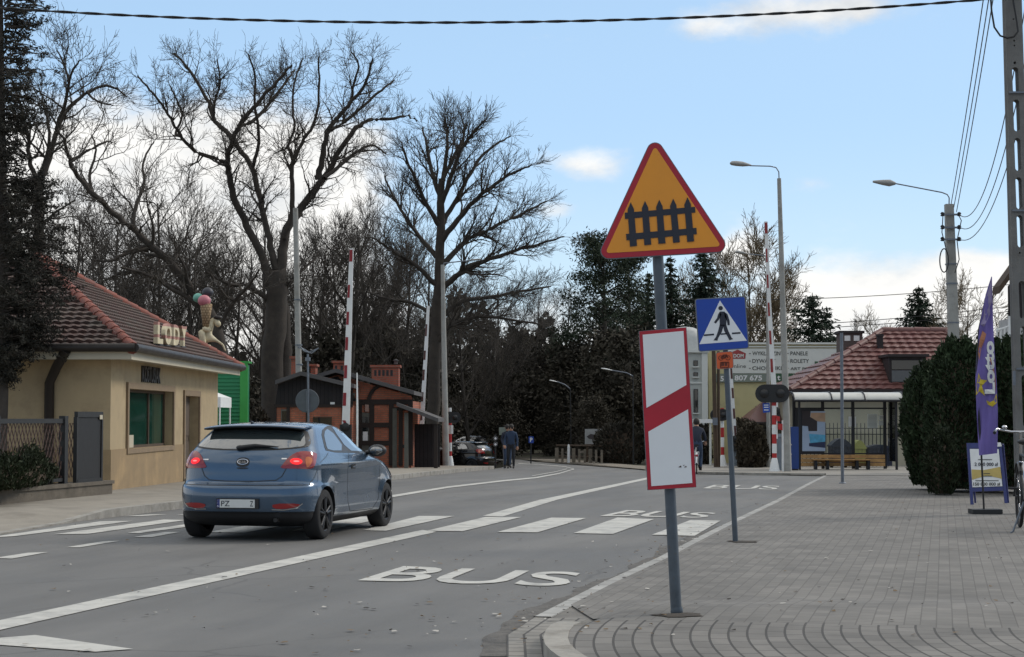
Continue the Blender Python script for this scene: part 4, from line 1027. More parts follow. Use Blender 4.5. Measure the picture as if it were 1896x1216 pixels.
def skin_mesh(verts, edges, radii, sub=1, root=0):
    me = bpy.data.meshes.new('sk'); bm = bmesh.new(); ly = bm.verts.layers.skin.verify(); vs = [bm.verts.new(v) for v in verts]
    for a, b in edges: bm.edges.new((vs[a], vs[b]))
    for i, v in enumerate(vs): r = radii[i]; v[ly].radius = (r, r) if not hasattr(r, '__len__') else r; v[ly].use_root = (i == root)
    bm.to_mesh(me); bm.free(); o = bpy.data.objects.new('sk', me); COL.objects.link(o)
    sk = o.modifiers.new('s', 'SKIN'); sk.use_smooth_shade = True
    if sub: ss_ = o.modifiers.new('u', 'SUBSURF'); ss_.levels = sub
    dg = bpy.context.evaluated_depsgraph_get(); dg.update(); r = bpy.data.meshes.new_from_object(o.evaluated_get(dg)); bpy.data.objects.remove(o)
    V = [v.co[:] for v in r.vertices]; F = [tuple(p.vertices) for p in r.polygons]; bpy.data.meshes.remove(r)
    return V, F
C0 = roof_hit(383, 643); Y = C0.y; s_ = px(1, Y)
def q(u, v, dy=0.0): return PZ(u, v, Y) + Vector((0, dy, 0))
t = thing('ice_cream_statue', 'painted cream figure on the shop roof holding up a tall cone with three scoops', 'statue', C0)
V_, F_ = skin_mesh([q(381, 622), q(384, 605), q(392, 598, -.05), (q(398, 588)), q(403, 600, -.06), q(374, 628, -.1), q(376, 612, -.25), q(380, 640, -.2), q(394, 643, -.25), q(371, 636, .15), q(372, 644, .1), q(388, 612, -.2), q(378, 608, -.25), q(400, 630, .05), q(412, 638, .05), q(417, 650, .05), q(409, 603, -.1)],
                   [(0, 1), (1, 2), (2, 3), (3, 4), (0, 5), (5, 6), (6, 7), (7, 8), (0, 9), (9, 10), (1, 11), (11, 12), (0, 13), (13, 14), (14, 15), (4, 16)],
                   [r * s_ for r in (11, 11, 7, 6, 8, 7, 7, 5, 4, 7, 5, 5, 5, 3, 2, 1.5, 4)], 1)
mb = MB(); mb.add(V_, F_, 0, True); mb.build('figure', m_cream, t)
mb = MB(); mb.ball(q(404, 588, -.05), 7 * s_, 12, 0, (1.25, 1.25, .6)); mb.tube([q(404, 583), q(409, 577)], [.05, .01], 6); mb.build('cap', m_gutter, t)
m_cone = brick_mat('waffle', (.40, .29, .17), (.34, .24, .13), (.20, .13, .07), .07, .07, .012, axes='XZ')
mb = MB(); c = q(383, 610, -.15); mb.lathe([(0.01, 0), (5 * s_, 0), (11.5 * s_, 46 * s_), (10 * s_, 47 * s_), (0, 44 * s_)], c, 20); mb.build('cone', m_cone, t)
for nm, u, v, r, col, dy in (('scoop', 367.5, 551.5, 9.2, (.16, .42, .33), -.05), ('scoop', 380.5, 557.5, 11.5, (.50, .17, .20), -.2), ('scoop', 384, 541, 10, (.035, .035, .045), .05)):
    mb = MB(); mb.ball(q(u, v, dy), r * s_, 18, 0, (1.05, 1, .95)); mb.build(nm, mat('scoop_paint', col, .5, 0, .1, 8), t, label={9.2: 'mint green scoop', 11.5: 'pink scoop', 10: 'dark scoop'}[r])

# ------------------------------------------------------------------ fence, gate, wall and bush left of the shop
m_net = mat('rusty_wire', (.085, .05, .04), .6, .3, .2, 6)
F0, F1 = P(-120, 948, .12), P(206, 915.5, .12); fd = F1 - F0; fd.z = 0; FL = fd.length; Kf = frame((F0.x, F0.y, 0), fd); KfI = Kf.inverted()
def fz(u, v):
    n = Kf.to_3x3() @ Vector((0, 1, 0)); o = Vector((0, 0, EYE)); d = PZ(u, v, 10) - o; k = (F0 - o).dot(n) / d.dot(n); p = KfI @ (o + d * k); return p.x, p.z
wt = fz(100, 904)[1]; ft = fz(100, 775)[1]
mb = MB(Kf); mb.bbox((-2, -.02, 0), (FL, .32, wt)); mb.bbox((-2, -.05, wt - .001), (FL + .03, .35, wt + .06))
mb.build('low_wall', mat('brown_weathered_concrete', (.135, .115, .090), .95, 0, .25, 3, .5, 40, dirt=((.07, .06, .045), 2.2, .48, .72)), None, (F1.x, F1.y, 0), 'low weathered concrete wall carrying the mesh fence by the shop', 'wall')
t = thing('mesh_fence', 'rusty diamond mesh fence in a dark frame on the low wall', 'fence', (F0.x, F0.y, wt))
g1 = fz(133, 780)[0]; g0 = fz(10, 780)[0]
mb = MB(Kf)
for a, b in ((g0 - 3.0, g0 - .12), (g0, g1 - .1)):
    mb.bbox((a, .10, ft - .08), (b, .16, ft)); mb.bbox((a, .10, wt + .10), (b, .16, wt + .16))
mb.build('frame', m_dark, t)
for xx in (g0 - .1, g1 - .06, g0 - 3.0):
    mb = MB(Kf); mb.bbox((xx - .06, .07, wt + .06), (xx + .07, .19, ft + .05)); mb.build('post', m_dark, t)
for a, b in ((g0 + .02, g1 - .12), (g0 - 2.9, g0 - .16), (g1 + .05, fz(152, 780)[0])):
    mb = MB(Kf); W_, H_ = b - a, ft - .08 - wt - .16; stp = .13; k = -H_
    lines = []
    x = a - H_ * .5
    while x < b:
        for sg in (1, -1):
            x0, x1 = (x, x + H_ * .5) if sg > 0 else (x + H_ * .5, x)
            z0, z1 = wt + .16, ft - .08
            lo, hi = 0., 1.
            for lim, up in ((a, False), (b, True)):
                d_ = x1 - x0; tt = (lim - x0) / d_
                if (d_ > 0) != up: lo = max(lo, tt)
                else: hi = min(hi, tt)
            if hi - lo > .03: lines.append(((x0 + (x1 - x0) * lo, z0 + (z1 - z0) * lo), (x0 + (x1 - x0) * hi, z0 + (z1 - z0) * hi)))
        x += stp
    for p_, q_ in lines: mb.tube([(p_[0], .13, p_[1]), (q_[0], .13, q_[1])], .009, 4, 0, False)
    mb.build('wire_mesh', m_net, t)
ga, gb = fz(147, 780)[0], fz(193, 768)[0]; gt = fz(165, 766)[1]
t = thing('sheet_metal_gate', 'black sheet metal gate panel between the mesh fence and the shop', 'gate', Kf @ Vector((ga, 0, wt)))
mb = MB(Kf); mb.bbox((ga, .05, wt + .07), (gb, .08, gt - .02)); mb.build('panel', mat('black_sheet', (.008, .008, .009), .6, .0, .3, 3), t)
mb = MB(Kf)
for a, b in (((ga, .03, gt - .06), (gb + .03, .1, gt + .04)), ((ga, .03, wt + .06), (gb + .03, .1, wt + .12)), ((ga - .03, .03, wt + .06), (ga + .03, .1, gt - .06)), ((gb - .03, .03, wt + .12), (gb + .03, .1, gt - .06))): mb.bbox(a, b)
mb.build('frame', m_dark, t)
mb = MB(Kf); mb.bbox((gb - .14, .02, gt - .10), (gb - .02, .029, gt - .02)); mb.build('number_plaque', m_fascia, t)

# green container behind the shop
m_green = mat('green_cladding', (.015, .18, .075), .45, 0, .1, 2); m_greenb = mat('bright_green_trim', (.03, .28, .05), .45, 0, .1, 3)
Y = 60; a, b = PZ(330, 676, Y), PZ(459, 672, Y); z0 = zg(Y) - .05; zt = b.z
t = thing('green_kiosk', 'green ribbed metal kiosk behind the shop with a brighter corner post', 'kiosk', (b.x, Y, z0))
mb = MB(); n = 30
prof = []
for i in range(n * 4 + 1):
    z = z0 + (zt - z0) * i / (n * 4); prof.append((z, (.03 if (i // 2) % 2 else 0.0)))
V_ = [(xx, Y + o_, z) for z, o_ in prof for xx in (a.x, b.x - .25)]
mb.add(V_, [(2 * i, 2 * i + 1, 2 * i + 3, 2 * i + 2) for i in range(len(prof) - 1)]); mb.bbox((a.x, Y + .05, z0), (b.x - .05, Y + .7, zt - .05)); mb.build('wall', m_green, t)
mb = MB(); mb.bbox((b.x - .25, Y - .04, z0), (b.x, Y + .045, zt)); mb.build('corner_post', m_greenb, t)
mb = MB(); mb.bbox((a.x, Y - .06, zt), (b.x + .03, Y + .75, zt + .06)); mb.build('roof', m_greenb, t)
Y = 57; t = thing('white_gazebo', 'white gazebo corner with a thin leg beside the green kiosk', 'gazebo', P(408, 872))
mb = MB(); p0, p1 = PZ(380, 735, Y), PZ(408.5, 735, Y); h = px(19, Y)
mb.bbox((p0.x - 1.5, Y, p1.z - h), (p1.x, Y + .03, p1.z)); mb.bbox((p1.x - .03, Y + .031, p1.z - h), (p1.x, Y + 2.2, p1.z)); mb.add([(p0.x - 1.5, Y, p1.z), (p1.x, Y, p1.z), (p1.x - 1.2, Y + 1.1, p1.z + .5), (p1.x, Y + 2.2, p1.z), (p0.x - 1.5, Y + 2.2, p1.z)], [(0, 1, 2), (1, 3, 2), (0, 2, 3, 4)]); mb.build('canopy', m_white, t)
for xx, yy in ((p1.x - .03, Y + .05), (p1.x - .03, Y + 2.1), (p1.x - 2.0, Y + .05)):
    mb = MB(); mb.tube([(xx, yy, zg(yy)), (xx, yy, p1.z)], .025, 8); mb.build('leg', m_white, t)

# ------------------------------------------------------------------ half-timbered brick crossing-keeper's house
Y = 66.0; SB = zg(Y) - .05
def st(u, v, dy=0.0):
    p = PZ(u, v, Y + dy); return p
m_brick = brick_mat('orange_brick', (.44, .135, .075), (.35, .105, .06), (.20, .12, .08), .25, .075, .012, var=.2)
m_brick2 = brick_mat('red_chimney_brick', (.34, .085, .05), (.26, .07, .042), (.2, .11, .08), .25, .075, .012, var=.2)
m_timber = mat('dark_timber', (.026, .018, .015), .85, 0, .25, 6)
m_boards = brick_mat('dark_boarding', (.024, .019, .02), (.018, .015, .016), (.008, .007, .007), .14, 9.0, .012, var=.2)
m_slate = mat('grey_felt_roof', (.085, .08, .08), .8, 0, .2, 3)
m_greydoor = mat('grey_green_paint', (.10, .10, .085), .7, 0, .2, 5)
t = thing('station_house', "small half-timbered brick house with dark gables and brick chimneys behind the barrier", 'house', (st(640, 860).x, Y, SB))
X = lambda u, dy=0: st(u, 800, dy).x
ZZ = lambda v, dy=0: st(800, v, dy).z
mb = MB(); mb.bbox((X(662), Y, SB), (X(762), Y + 7, ZZ(742)))
mb.add([(X(560), Y + .002, ZZ(742)), (X(764), Y + .002, ZZ(742)), (X(762), Y + .002, ZZ(733)), (X(625), Y + .002, ZZ(694)), (X(560), Y + .002, ZZ(712))], [(0, 1, 2, 3, 4)])
mb.bbox((X(540), Y + .004, SB), (X(664), Y + 7, ZZ(742.5))); mb.build('wall', m_brick, t)
mb = MB()   # timbers on the facade, each proud of the brick
def beam(u0, v0, u1, v1, w=.16, th=.05): 
    a, b = Vector((X(u0), Y - th / 2 + .004, ZZ(v0))), Vector((X(u1), Y - th / 2 + .004, ZZ(v1))); d = (b - a); L_ = d.length
    R = Vector((1, 0, 0)).rotation_difference(d.normalized()).to_matrix()
    mb.box((a + b) / 2, (L_, th, w), 0, R)
for v in (745, 787, 820): beam(664, v, 728, v, .17, .052)
for u in (666, 688.5, 724.5): beam(u, 742, u, 862, .17, .058)
beam(742, 740, 742, 862, .15, .058); beam(760, 742, 760, 862, .17, .06); beam(662, 744, 764, 744, .18, .064); beam(690, 740, 676, 762, .1, .05)
for k in range(6):
    a0, a1 = math.pi * (.95 - k * .11), math.pi * (.95 - (k + 1) * .11); beam(712 + 30 * math.cos(a0), 746 - 34 * math.sin(a0), 712 + 30 * math.cos(a1), 746 - 34 * math.sin(a1), .13, .07)
beam(745, 826, 760, 826, .12, .05); beam(726, 757, 760, 757, .12, .05)
mb.build('timber_frame', m_timber, t)
mb = MB(); mb.bbox((X(668), Y - .02, SB), (X(686), Y + .003, ZZ(764))); dr = mb.build('door', m_greydoor, t)
mb = MB(); mb.bbox((X(671), Y - .03, ZZ(805)), (X(683), Y - .021, ZZ(772))); mb.build('pane', m_glass, dr)
mb = MB(); mb.bbox((X(672), Y - .034, ZZ(818)), (X(681), Y - .031, ZZ(799))); mb.build('notice', m_white, dr)
mb = MB(); mb.bbox((X(676), Y - .06, ZZ(762)), (X(683), Y - .03, ZZ(749))); mb.build('box', mat('pale_pink_box', (.34, .22, .18), .7), t)
mb = MB(); mb.bbox((X(727), Y - .07, SB), (X(735), Y - .03, ZZ(756))); mb.build('drain_board', m_greydoor, t)
# roof slabs of the main gable, the front gable and the left eaves
def roofslab(mb, u0, v0, u1, v1, d0, d1, th=.14):
    a, b = Vector((st(u0, v0).x, 0, st(u0, v0).z)), Vector((st(u1, v1).x, 0, st(u1, v1).z)); up = Vector((0, 0, th))
    V_ = []
    for dd in (d0, d1):
        for p in (a, b, b + up, a + up): V_.append((p.x, Y + dd, p.z))
    mb.add(V_, [(0, 1, 2, 3), (7, 6, 5, 4), (0, 4, 5, 1), (1, 5, 6, 2), (2, 6, 7, 3), (3, 7, 4, 0)])
mb = MB(); roofslab(mb, 624, 690, 768, 731, -.5, 7.5); roofslab(mb, 624, 690, 548, 712, -.5, 7.5); roofslab(mb, 568, 697, 664, 720, -1.9, 1); roofslab(mb, 568, 697, 522, 713, -1.9, 1); roof = mb.build('roof', m_slate, t)
mb = MB(); F_y = Y - 1.5
mb.add([(X(519, 0), F_y, ZZ(752)), (X(660), F_y, ZZ(752)), (X(660), F_y, ZZ(720.5)), (X(568), F_y, ZZ(697.5)), (X(524), F_y, ZZ(713))], [(0, 1, 2, 3, 4)]); mb.build('gable_boarding', m_boards, t); mb = MB(); mb.add([(X(662), Y - .003, ZZ(742)), (X(625), Y - .003, ZZ(696)), (X(575), Y - .003, ZZ(711)), (X(575), Y - .003, ZZ(742))], [(0, 1, 2, 3)]); mb.build('gable_boarding', m_boards, t)
mb = MB(); mb.bbox((X(519), F_y - .003, SB), (X(659), Y, ZZ(751))); mb.build('annex_wall', m_brick, t)
mb = MB()
for u0, u1 in ((517, 522), (540, 546), (575, 580), (640, 646)): mb.bbox((X(u0), F_y - .05, SB), (X(u1), F_y - .004, ZZ(751)))
mb.bbox((X(517), F_y - .06, ZZ(754)), (X(660), F_y - .005, ZZ(749))); mb.build('annex_timber', m_timber, t)
mb = MB(); mb.bbox((X(530), F_y - .04, ZZ(790)), (X(542), F_y - .006, ZZ(758))); f = mb.build('window', m_greydoor, t)
mb = MB(); mb.bbox((X(532), F_y - .05, ZZ(787)), (X(540), F_y - .041, ZZ(761))); mb.build('pane', m_glass, f)
mb = MB(); mb.bbox((X(588), F_y - .04, ZZ(800)), (X(622), F_y - .006, ZZ(772))); mb.build('window', m_glass, t)
mb = MB(); mb.bbox((X(619), F_y - .03, ZZ(752)), (X(627), F_y - .008, ZZ(745))); mb.build('notice', m_white, t)
for u0, u1, v0, v1, dy, pots in ((688, 738, 708, 680, 3, 5), (617, 638, 692, 672, 4, 2), (539, 551, 712, 664, 2, 0), (575, 584, 695, 678, 3, 0)):
    mb = MB(); a, b = st(u0, v0, dy), st(u1, v1, dy); mb.bbox((a.x, Y + dy, a.z - .9), (b.x, Y + dy + .8, b.z)); mb.bbox((a.x - .06, Y + dy - .06, b.z - .001), (b.x + .06, Y + dy + .86, b.z + .09))
    ch = mb.build('chimney', m_brick2, roof)
    if pots:
        mb = MB()
        for k in range(pots):
            xx = a.x + (b.x - a.x) * (k + .5) / pots if pots < 3 else a.x + (b.x - a.x) * (.14 + k * .15); mb.bbox((xx - .045, Y + dy - .006, b.z - .32), (xx + .045, Y + dy - .002, b.z - .1))
        mb.build('vent_opening', m_black, ch)
mb = MB(); a = st(732, 678, 3); mb.lathe([(.07, 0), (.07, .12), (.12, .14), (.0, .2)], (a.x, Y + 3.3, a.z + .09), 10); mb.build('chimney_cap', m_slate, roof)
# veranda on the right
mb = MB(); roofslab(mb, 738, 752, 814, 781, -1.2, 4.5, .13); mb.build('veranda_roof', m_slate, t)
for u in (755, 809):
    mb = MB(); mb.bbox((X(u) - .07, Y - .95, SB), (X(u) + .07, Y - .8, ZZ(758 + (u - 738) * .38))); mb.build('veranda_post', m_greydoor if u == 755 else m_timber, t)
mb = MB(); mb.bbox((X(764), Y + 1.2, SB), (X(812), Y + 1.3, ZZ(785))); mb.build('veranda_screen', m_boards, t)
mb = MB(); mb.tube([(X(654), Y - .1, ZZ(737)), (X(660), Y - 1.2, ZZ(730))], .05, 8); mb.build('bracket', m_greydoor, t)
# small brick bin store by the lamp post
a, b = P(794, 867.5), P(820, 867.5)
t = thing('brick_enclosure', 'low brick enclosure with a dark opening at the foot of the lamp post', 'enclosure', a)
mb = MB(); h = px(34, a.y); w = px(13, a.y); mb.bbox((a.x, a.y, a.z - .05), (a.x + w, a.y + 1.4, a.z + h)); mb.bbox((b.x + w * .6, a.y, a.z - .05), (b.x + w * 1.0, a.y + 1.4, a.z + h)); mb.bbox((a.x + w, a.y + 1.2, a.z - .05), (b.x + w * .6, a.y + 1.4, a.z + h)); mb.build('wall', m_brick, t)
mb = MB(); mb.bbox((a.x - .05, a.y - .05, a.z + h), (b.x + w * 1.1, a.y + 1.45, a.z + h + .07)); mb.build('coping', m_concrete_dark, t)
# ------------------------------------------------------------------ level crossing gear
m_cab = mat('grey_blue_cabinet', (.17, .20, .23), .55, .1, .15, 4, dirt=((.10, .09, .08), 3, .55, .75))
def boom_barrier(label, pts, cab, reds, gap=0, dark_red=None):
    """pts: (u, v, width px) from pivot to tip; cab: pixel box of the drive cabinet (u0, v0, u1, v1)"""
    dark_red = dark_red or mat('boom_stripe_red', (.24, .018, .025), .55, 0, .15, 5)
    base = P((cab[0] + cab[2]) / 2, cab[3]); Y = base.y
    t = thing('barrier', label, 'barrier', base, 0, 'raised half barriers of the level crossing')
    a, b = PZ(cab[0], cab[3], Y), PZ(cab[2], cab[1], Y)
    mb = MB(); mb.bbox((a.x, Y, base.z - .02), (b.x, Y + .5, b.z - .12)); mb.box(((a.x + b.x) / 2, Y + .25, b.z - .06), (abs(b.x - a.x) + .04, .54, .118), 0, None, .8); c = mb.build('cabinet', m_cab, t)
    mb = MB(); mb.bbox((a.x + .05, Y - .012, base.z + .15), (b.x - .05, Y - .002, b.z - .25)); mb.build('cabinet_door', m_cab, c)
    pts = [(u, v, w * .84) for u, v, w in pts]; p = [PZ(u, v, Y - .05) for u, v, w in pts]; W = [px(w, Y) for _, _, w in pts]
    mb = MB(); V_ = []
    for q_, w in zip(p, W):
        for dx, dy in ((-w / 2, -.05), (w / 2, -.05), (w / 2, .05), (-w / 2, .05)): V_.append((q_.x + dx, q_.y + dy, q_.z))
    n = len(p); mb.add(V_, [(4 * i + k, 4 * i + (k + 1) % 4, 4 * i + 4 + (k + 1) % 4, 4 * i + 4 + k) for i in range(n - 1) for k in range(4)] + [(0, 1, 2, 3)[::-1], tuple(range(4 * n - 4, 4 * n))])
    bm_ = mb.build('boom', m_white, t)
    def at_v(v):
        for (u0, v0, w0), (u1, v1, w1) in zip(pts[:-1], pts[1:]):
            if v1 <= v <= v0: f = (v0 - v) / (v0 - v1); return u0 + (u1 - u0) * f, w0 + (w1 - w0) * f
        return pts[-1][0], pts[-1][2]
    for v0, v1, l, r in reds:
        mb = MB(); (ua, wa), (ub, wb) = at_v(v1), at_v(v0)
        mb.slab(plane_pts(((ua + wa * l, v1), (ua + wa * r, v1), (ub + wb * r, v0), (ub + wb * l, v0)), Y - .112), .01, 0, (0, -1, 0)); mb.build('stripe', dark_red, bm_)
    mb = MB(); mb.tube([PZ(pts[-1][0] - pts[-1][2] * .8, pts[-1][1] + 4, Y - .05), PZ(pts[-1][0] - pts[-1][2] * .8, pts[-1][1] + 70, Y - .05)], .02, 6); mb.tube([PZ(pts[-1][0] + pts[-1][2] * .8, pts[-1][1] + 6, Y - .05), PZ(pts[-1][0] + pts[-1][2] * .8, pts[-1][1] + 60, Y - .05)], .018, 6); mb.build('tip_rod', m_galv, t) if gap else None
    mb = MB(); q_ = p[0]; mb.box((q_.x, Y - .02, q_.z - .22), (W[0] * 1.5, .3, .6)); mb.lathe([(0, -.2), (.14, -.2), (.14, .12), (0, .12)], (q_.x, Y, q_.z), 16, 0, 'Y'); mb.build('pivot', m_dark, t)
    return t
m_palered = mat('faded_red', (.26, .03, .03), .6, 0, .2, 6); m_brownred = mat('brownish_red', (.09, .035, .03), .6, 0, .2, 6)
boom_barrier('tall raised red and white barrier boom rising in front of the brick house', ((640, 790, 17), (643, 700, 15), (647.5, 560, 11.5), (651, 460, 8)), (628, 810, 650, 876),
             [(v, v + 24, -.5, -.06) for v in (778, 727, 676, 624, 577, 527)] + [(462, 484, -.5, .3)])
boom_barrier('slimmer raised barrier boom with dark stripes between the brick house and the lamp post', ((780, 815, 9.5), (784, 730, 9), (789, 640, 8), (793, 566, 6)), (768, 822, 790, 868),
             [(v0, v1, -.5, .0) for v0, v1 in ((600, 622), (649, 666), (684, 704), (726, 743), (763, 778), (795, 812))], dark_red=m_brownred)
boom_barrier('raised barrier boom in front of the tall lamp post beside the bus shelter', ((1436, 760, 12), (1431, 690, 11), (1424, 560, 8), (1418, 410, 6.5)), (1440, 803, 1457, 872),
             [(v, v + 25, -.4, .1) for v in (664, 612, 560, 508, 460)] + [(412, 432, -.5, .5)], dark_red=m_palered)
boom_barrier('raised barrier boom behind the blue crossing sign post', ((1361, 812, 8), (1357, 750, 7.5), (1352.5, 680, 7), (1347, 600, 6)), (1355, 818, 1372, 864),
             [(v, v + 19, -.1, .5) for v in (788, 756, 718, 682, 650)], dark_red=m_brownred)
def signal_mast(label, u, v0, v1, w, ov, second=None, base_flare=True):
    b = P(u, v1); Y = b.y; t = thing('crossing_signal', label, 'traffic signal', b, 0, 'warning light masts of the level crossing')
    top = PZ(u - 1, v0, Y); r = px(w, Y) / 2; mb = MB(); n = int((v1 - v0) / 16)
    for i in range(n):
        a, c = b.lerp(top, i / n), b.lerp(top, (i + 1) / n); mb.tube([a, c], [r, r], 12, i % 2, i in (0, n - 1))
    mb.build('mast', [m_white, m_red], t)
    mb = MB(); mb.lathe([(r * 2.6, -.02), (r * 2.2, .10), (r * 1.3, .45), (r * 1.02, .5)], b, 14); mb.build('foot', m_white, t)
    u0, w0, u1, w1 = ov; h = (w1 - w0) / 2; cy = (w0 + w1) / 2
    pl = [(u0 + h - h * math.sin(a) * 1, cy - h * math.cos(a)) for a in [math.pi - math.pi * k / 10 for k in range(11)]][::1]
    pl = [(u0 + h - h * math.sin(math.pi * k / 10), cy + h * math.cos(math.pi * k / 10)) for k in range(11)] + [(u1 - h + h * math.sin(math.pi * k / 10), cy - h * math.cos(math.pi * k / 10)) for k in range(11)]
    mb = MB(); mb.slab(plane_pts(pl, Y - .16), .05, 0, (0, -1, 0)); bd = mb.build('target_board', m_black, t)
    for uu in (u0 + h, u1 - h):
        mb = MB(); c = PZ(uu, cy, Y - .17); mb.lathe([(0, -.07), (px(h * .42, Y), -.06), (px(h * .5, Y), .0)], c, 16, 0, 'Y'); mb.build('lamp_housing', m_black, bd)
    return t, Y
t, Y = signal_mast('red and white signal mast with a wide black lamp board near the bus shelter', 1434, 716, 874, 8.5, (1398.5, 711.5, 1462, 745))
mb = MB(); mb.slab(plane_pts(((1412, 746), (1425, 746), (1426, 763), (1413, 764)), Y - .1), .02, 0, (0, -1, 0)); pl = mb.build('blue_plate', m_signblue, t)
mb = MB()
for v in (749, 753, 758): mb.slab(plane_pts(((1414.5, v), (1423, v), (1423, v + 1.6), (1414.5, v + 1.6)), Y - .1025), .002, 0, (0, -1, 0))
mb.build('white_text_line', m_white, pl)
t, Y = signal_mast('red and white signal mast with a black lamp board beside the grey narrow house', 1338, 755, 864, 6.5, (1315, 757, 1350, 779))
t, Y = signal_mast('red and white signal mast with a black lamp board by the left lamp post', 834, 755, 867.5, 6, (817, 762, 853, 783))
mb = MB(); mb.box(PZ(837, 795, Y - .1), (px(4, Y), .12, px(16, Y))); mb.build('cable_box', m_white, t)

def lamp_post(label, pole, arm, head, wb, wt, group=None, headmat=None, name='street_lamp', polemat=None, kind='lamp post'):
    b = P(*pole[0]) if len(pole[0]) == 2 else PZ(*pole[0]); Y = b.y
    t = thing(name, label, kind, b, 0, group)
    top = PZ(pole[1][0], pole[1][1], Y); mb = MB(); mb.tube([b - Vector((0, 0, .1)), b.lerp(top, .5), top], [px(wb, Y) / 2, px(wb + wt, Y) / 4, px(wt, Y) / 2], 14); mb.build('pole', polemat or m_concrete, t)
    if arm:
        mb = MB(); mb.tube([PZ(u, v, Y) for u, v in arm], max(.02, px(2.2, Y) / 2), 8); mb.build('arm', m_galv, t)
        (u0, v0), (u1, v1), hh = head; a, c = PZ(u0, v0, Y), PZ(u1, v1, Y); d = c - a; V_ = []; R = 10
        mb = MB(); k = px(hh, Y)
        prof = ((0, .25), (.15, .55), (.4, .95), (.7, 1.0), (.92, .8), (1.0, .3))
        for f, s_ in prof:
            q_ = a.lerp(c, f)
            for j in range(R): w = 2 * math.pi * j / R; V_.append(q_ + Vector((0, math.cos(w) * .16 * s_, (math.sin(w) * .5 if math.sin(w) > 0 else math.sin(w) * .3) * k * s_)))
        mb.add(V_, [(R * i + j, R * i + (j + 1) % R, R * i + R + (j + 1) % R, R * i + R + j) for i in range(len(prof) - 1) for j in range(R)], 0, True); mb.add(V_[:R], [tuple(range(R))]); mb.add(V_[-R:], [tuple(range(R))[::-1]])
        mb.build('lamp_head', headmat or m_galv, t)
    return t, Y
m_lamphead = mat('lamp_housing', (.30, .30, .29), .45, .2, .1, 5)
lamp_post('tall grey lamp post with a curved arm standing beside the bus shelter', ((1459, 874), (1442.5, 330)), ((1442.5, 331), (1442, 318), (1437, 310), (1426, 307.5), (1388, 306.5)), ((1391, 306), (1351.5, 302.5), 12), 14.5, 7.5, None, m_lamphead, polemat=m_concrete)
lamp_post('farther lamp post half hidden behind the barrier boom near the shop billboard', ((1423, 866), (1421, 466)), ((1421, 474), (1415, 473), (1384, 470)), ((1386, 470), (1361, 466.5), 7), 8, 5, None, m_lamphead)
lamp_post('concrete lamp post with a thin arm to the right beside the brick enclosure', ((826, 868), (819.5, 490)), ((819.5, 496), (822, 487), (850, 484), (872, 482)), ((868, 482), (890, 480), 4), 13, 7, None, m_lamphead, polemat=m_concrete)
t, Y = lamp_post('mottled concrete pole rising behind the car roof before the brick house', ((557, 874), (547, 385)), None, None, 13, 9.5, name='concrete_pole', kind='pole')
for k, (u, v) in enumerate(((551, 556), (553, 640), (554, 676))):
    mb = MB(); c = PZ(u, v, Y); mb.lathe([(px(6.6, Y), 0), (px(6.8, Y), .02), (px(6.6, Y), .05)], c, 14); mb.build('band', m_galv, t)
mb = MB(); mb.tube([PZ(551, 642, Y - .05), PZ(560, 645, Y - .4), PZ(572, 652, Y - .8), PZ(590, 645, Y - .8)], .025, 6); mb.build('bracket', m_galv, t)
# far lamps along the wooded road
t, Y = lamp_post('distant lamp with a pale arm under the dark trees, nearer the roadside fence', ((1057, 851, ) , (1056, 718)), ((1056, 720), (1046, 712), (1030, 706)), ((1032, 707), (1017, 704), 3), 3, 2, 'far lamps on the wooded road', m_white, polemat=m_dark)
t, Y = lamp_post('distant lamp with a pale arm beside the red striped board', ((1173, 860), (1172, 694)), ((1172, 696), (1160, 690), (1130, 685)), ((1134, 685.5), (1113, 682), 3.4), 3, 2, 'far lamps on the wooded road', m_white, polemat=m_dark)

# back of a round sign on a post, thin white rod
b = P(572, 876); Y = b.y; t = thing('round_sign', 'back of a round grey road sign on a thin post behind the car', 'road sign', b)
mb = MB(); top = PZ(570, 655, Y); mb.tube([b, top], .035, 10); mb.lathe([(.09, 0), (.09, .12)], PZ(570, 668, Y), 10); mb.build('pole', m_galv, t)
mb = MB(); c = PZ(569, 742, Y + .06); r = px(22, Y); mb.lathe([(0, -.0), (r * .97, 0), (r, .012), (r, .03)], c, 36, 0, 'Y', False); pl = mb.build('plate', mat('sign_back_grey', (.10, .115, .13), .6, .2, .15, 6), t)
mb = MB(); mb.box((c.x - .02, c.y - .015, c.z), (.05, .02, r * 1.7)); mb.build('rail', m_galv, pl)
mb = MB()
for a_, c_ in (((563, 650), (577, 654)), ((577, 654), (590, 644)), ((563, 650), (556, 642))): mb.tube([PZ(*a_, Y), PZ(*c_, Y)], .022, 6)
mb.build('lamp_bracket', m_galv, t)
b = P(661, 876); Y = b.y; t = thing('white_rod', 'slim white rod standing between the barrier boom and the brick house', 'rod', b)
mb = MB(); mb.tube([b, PZ(661.5, 756, Y), PZ(661, 690, Y)], [.035, .035, .02], 8); mb.build('shaft', m_white, t)
mb = MB(); mb.lathe([(.06, 0), (.06, .3), (.04, .32)], b, 10); mb.build('socket', m_dark, t)

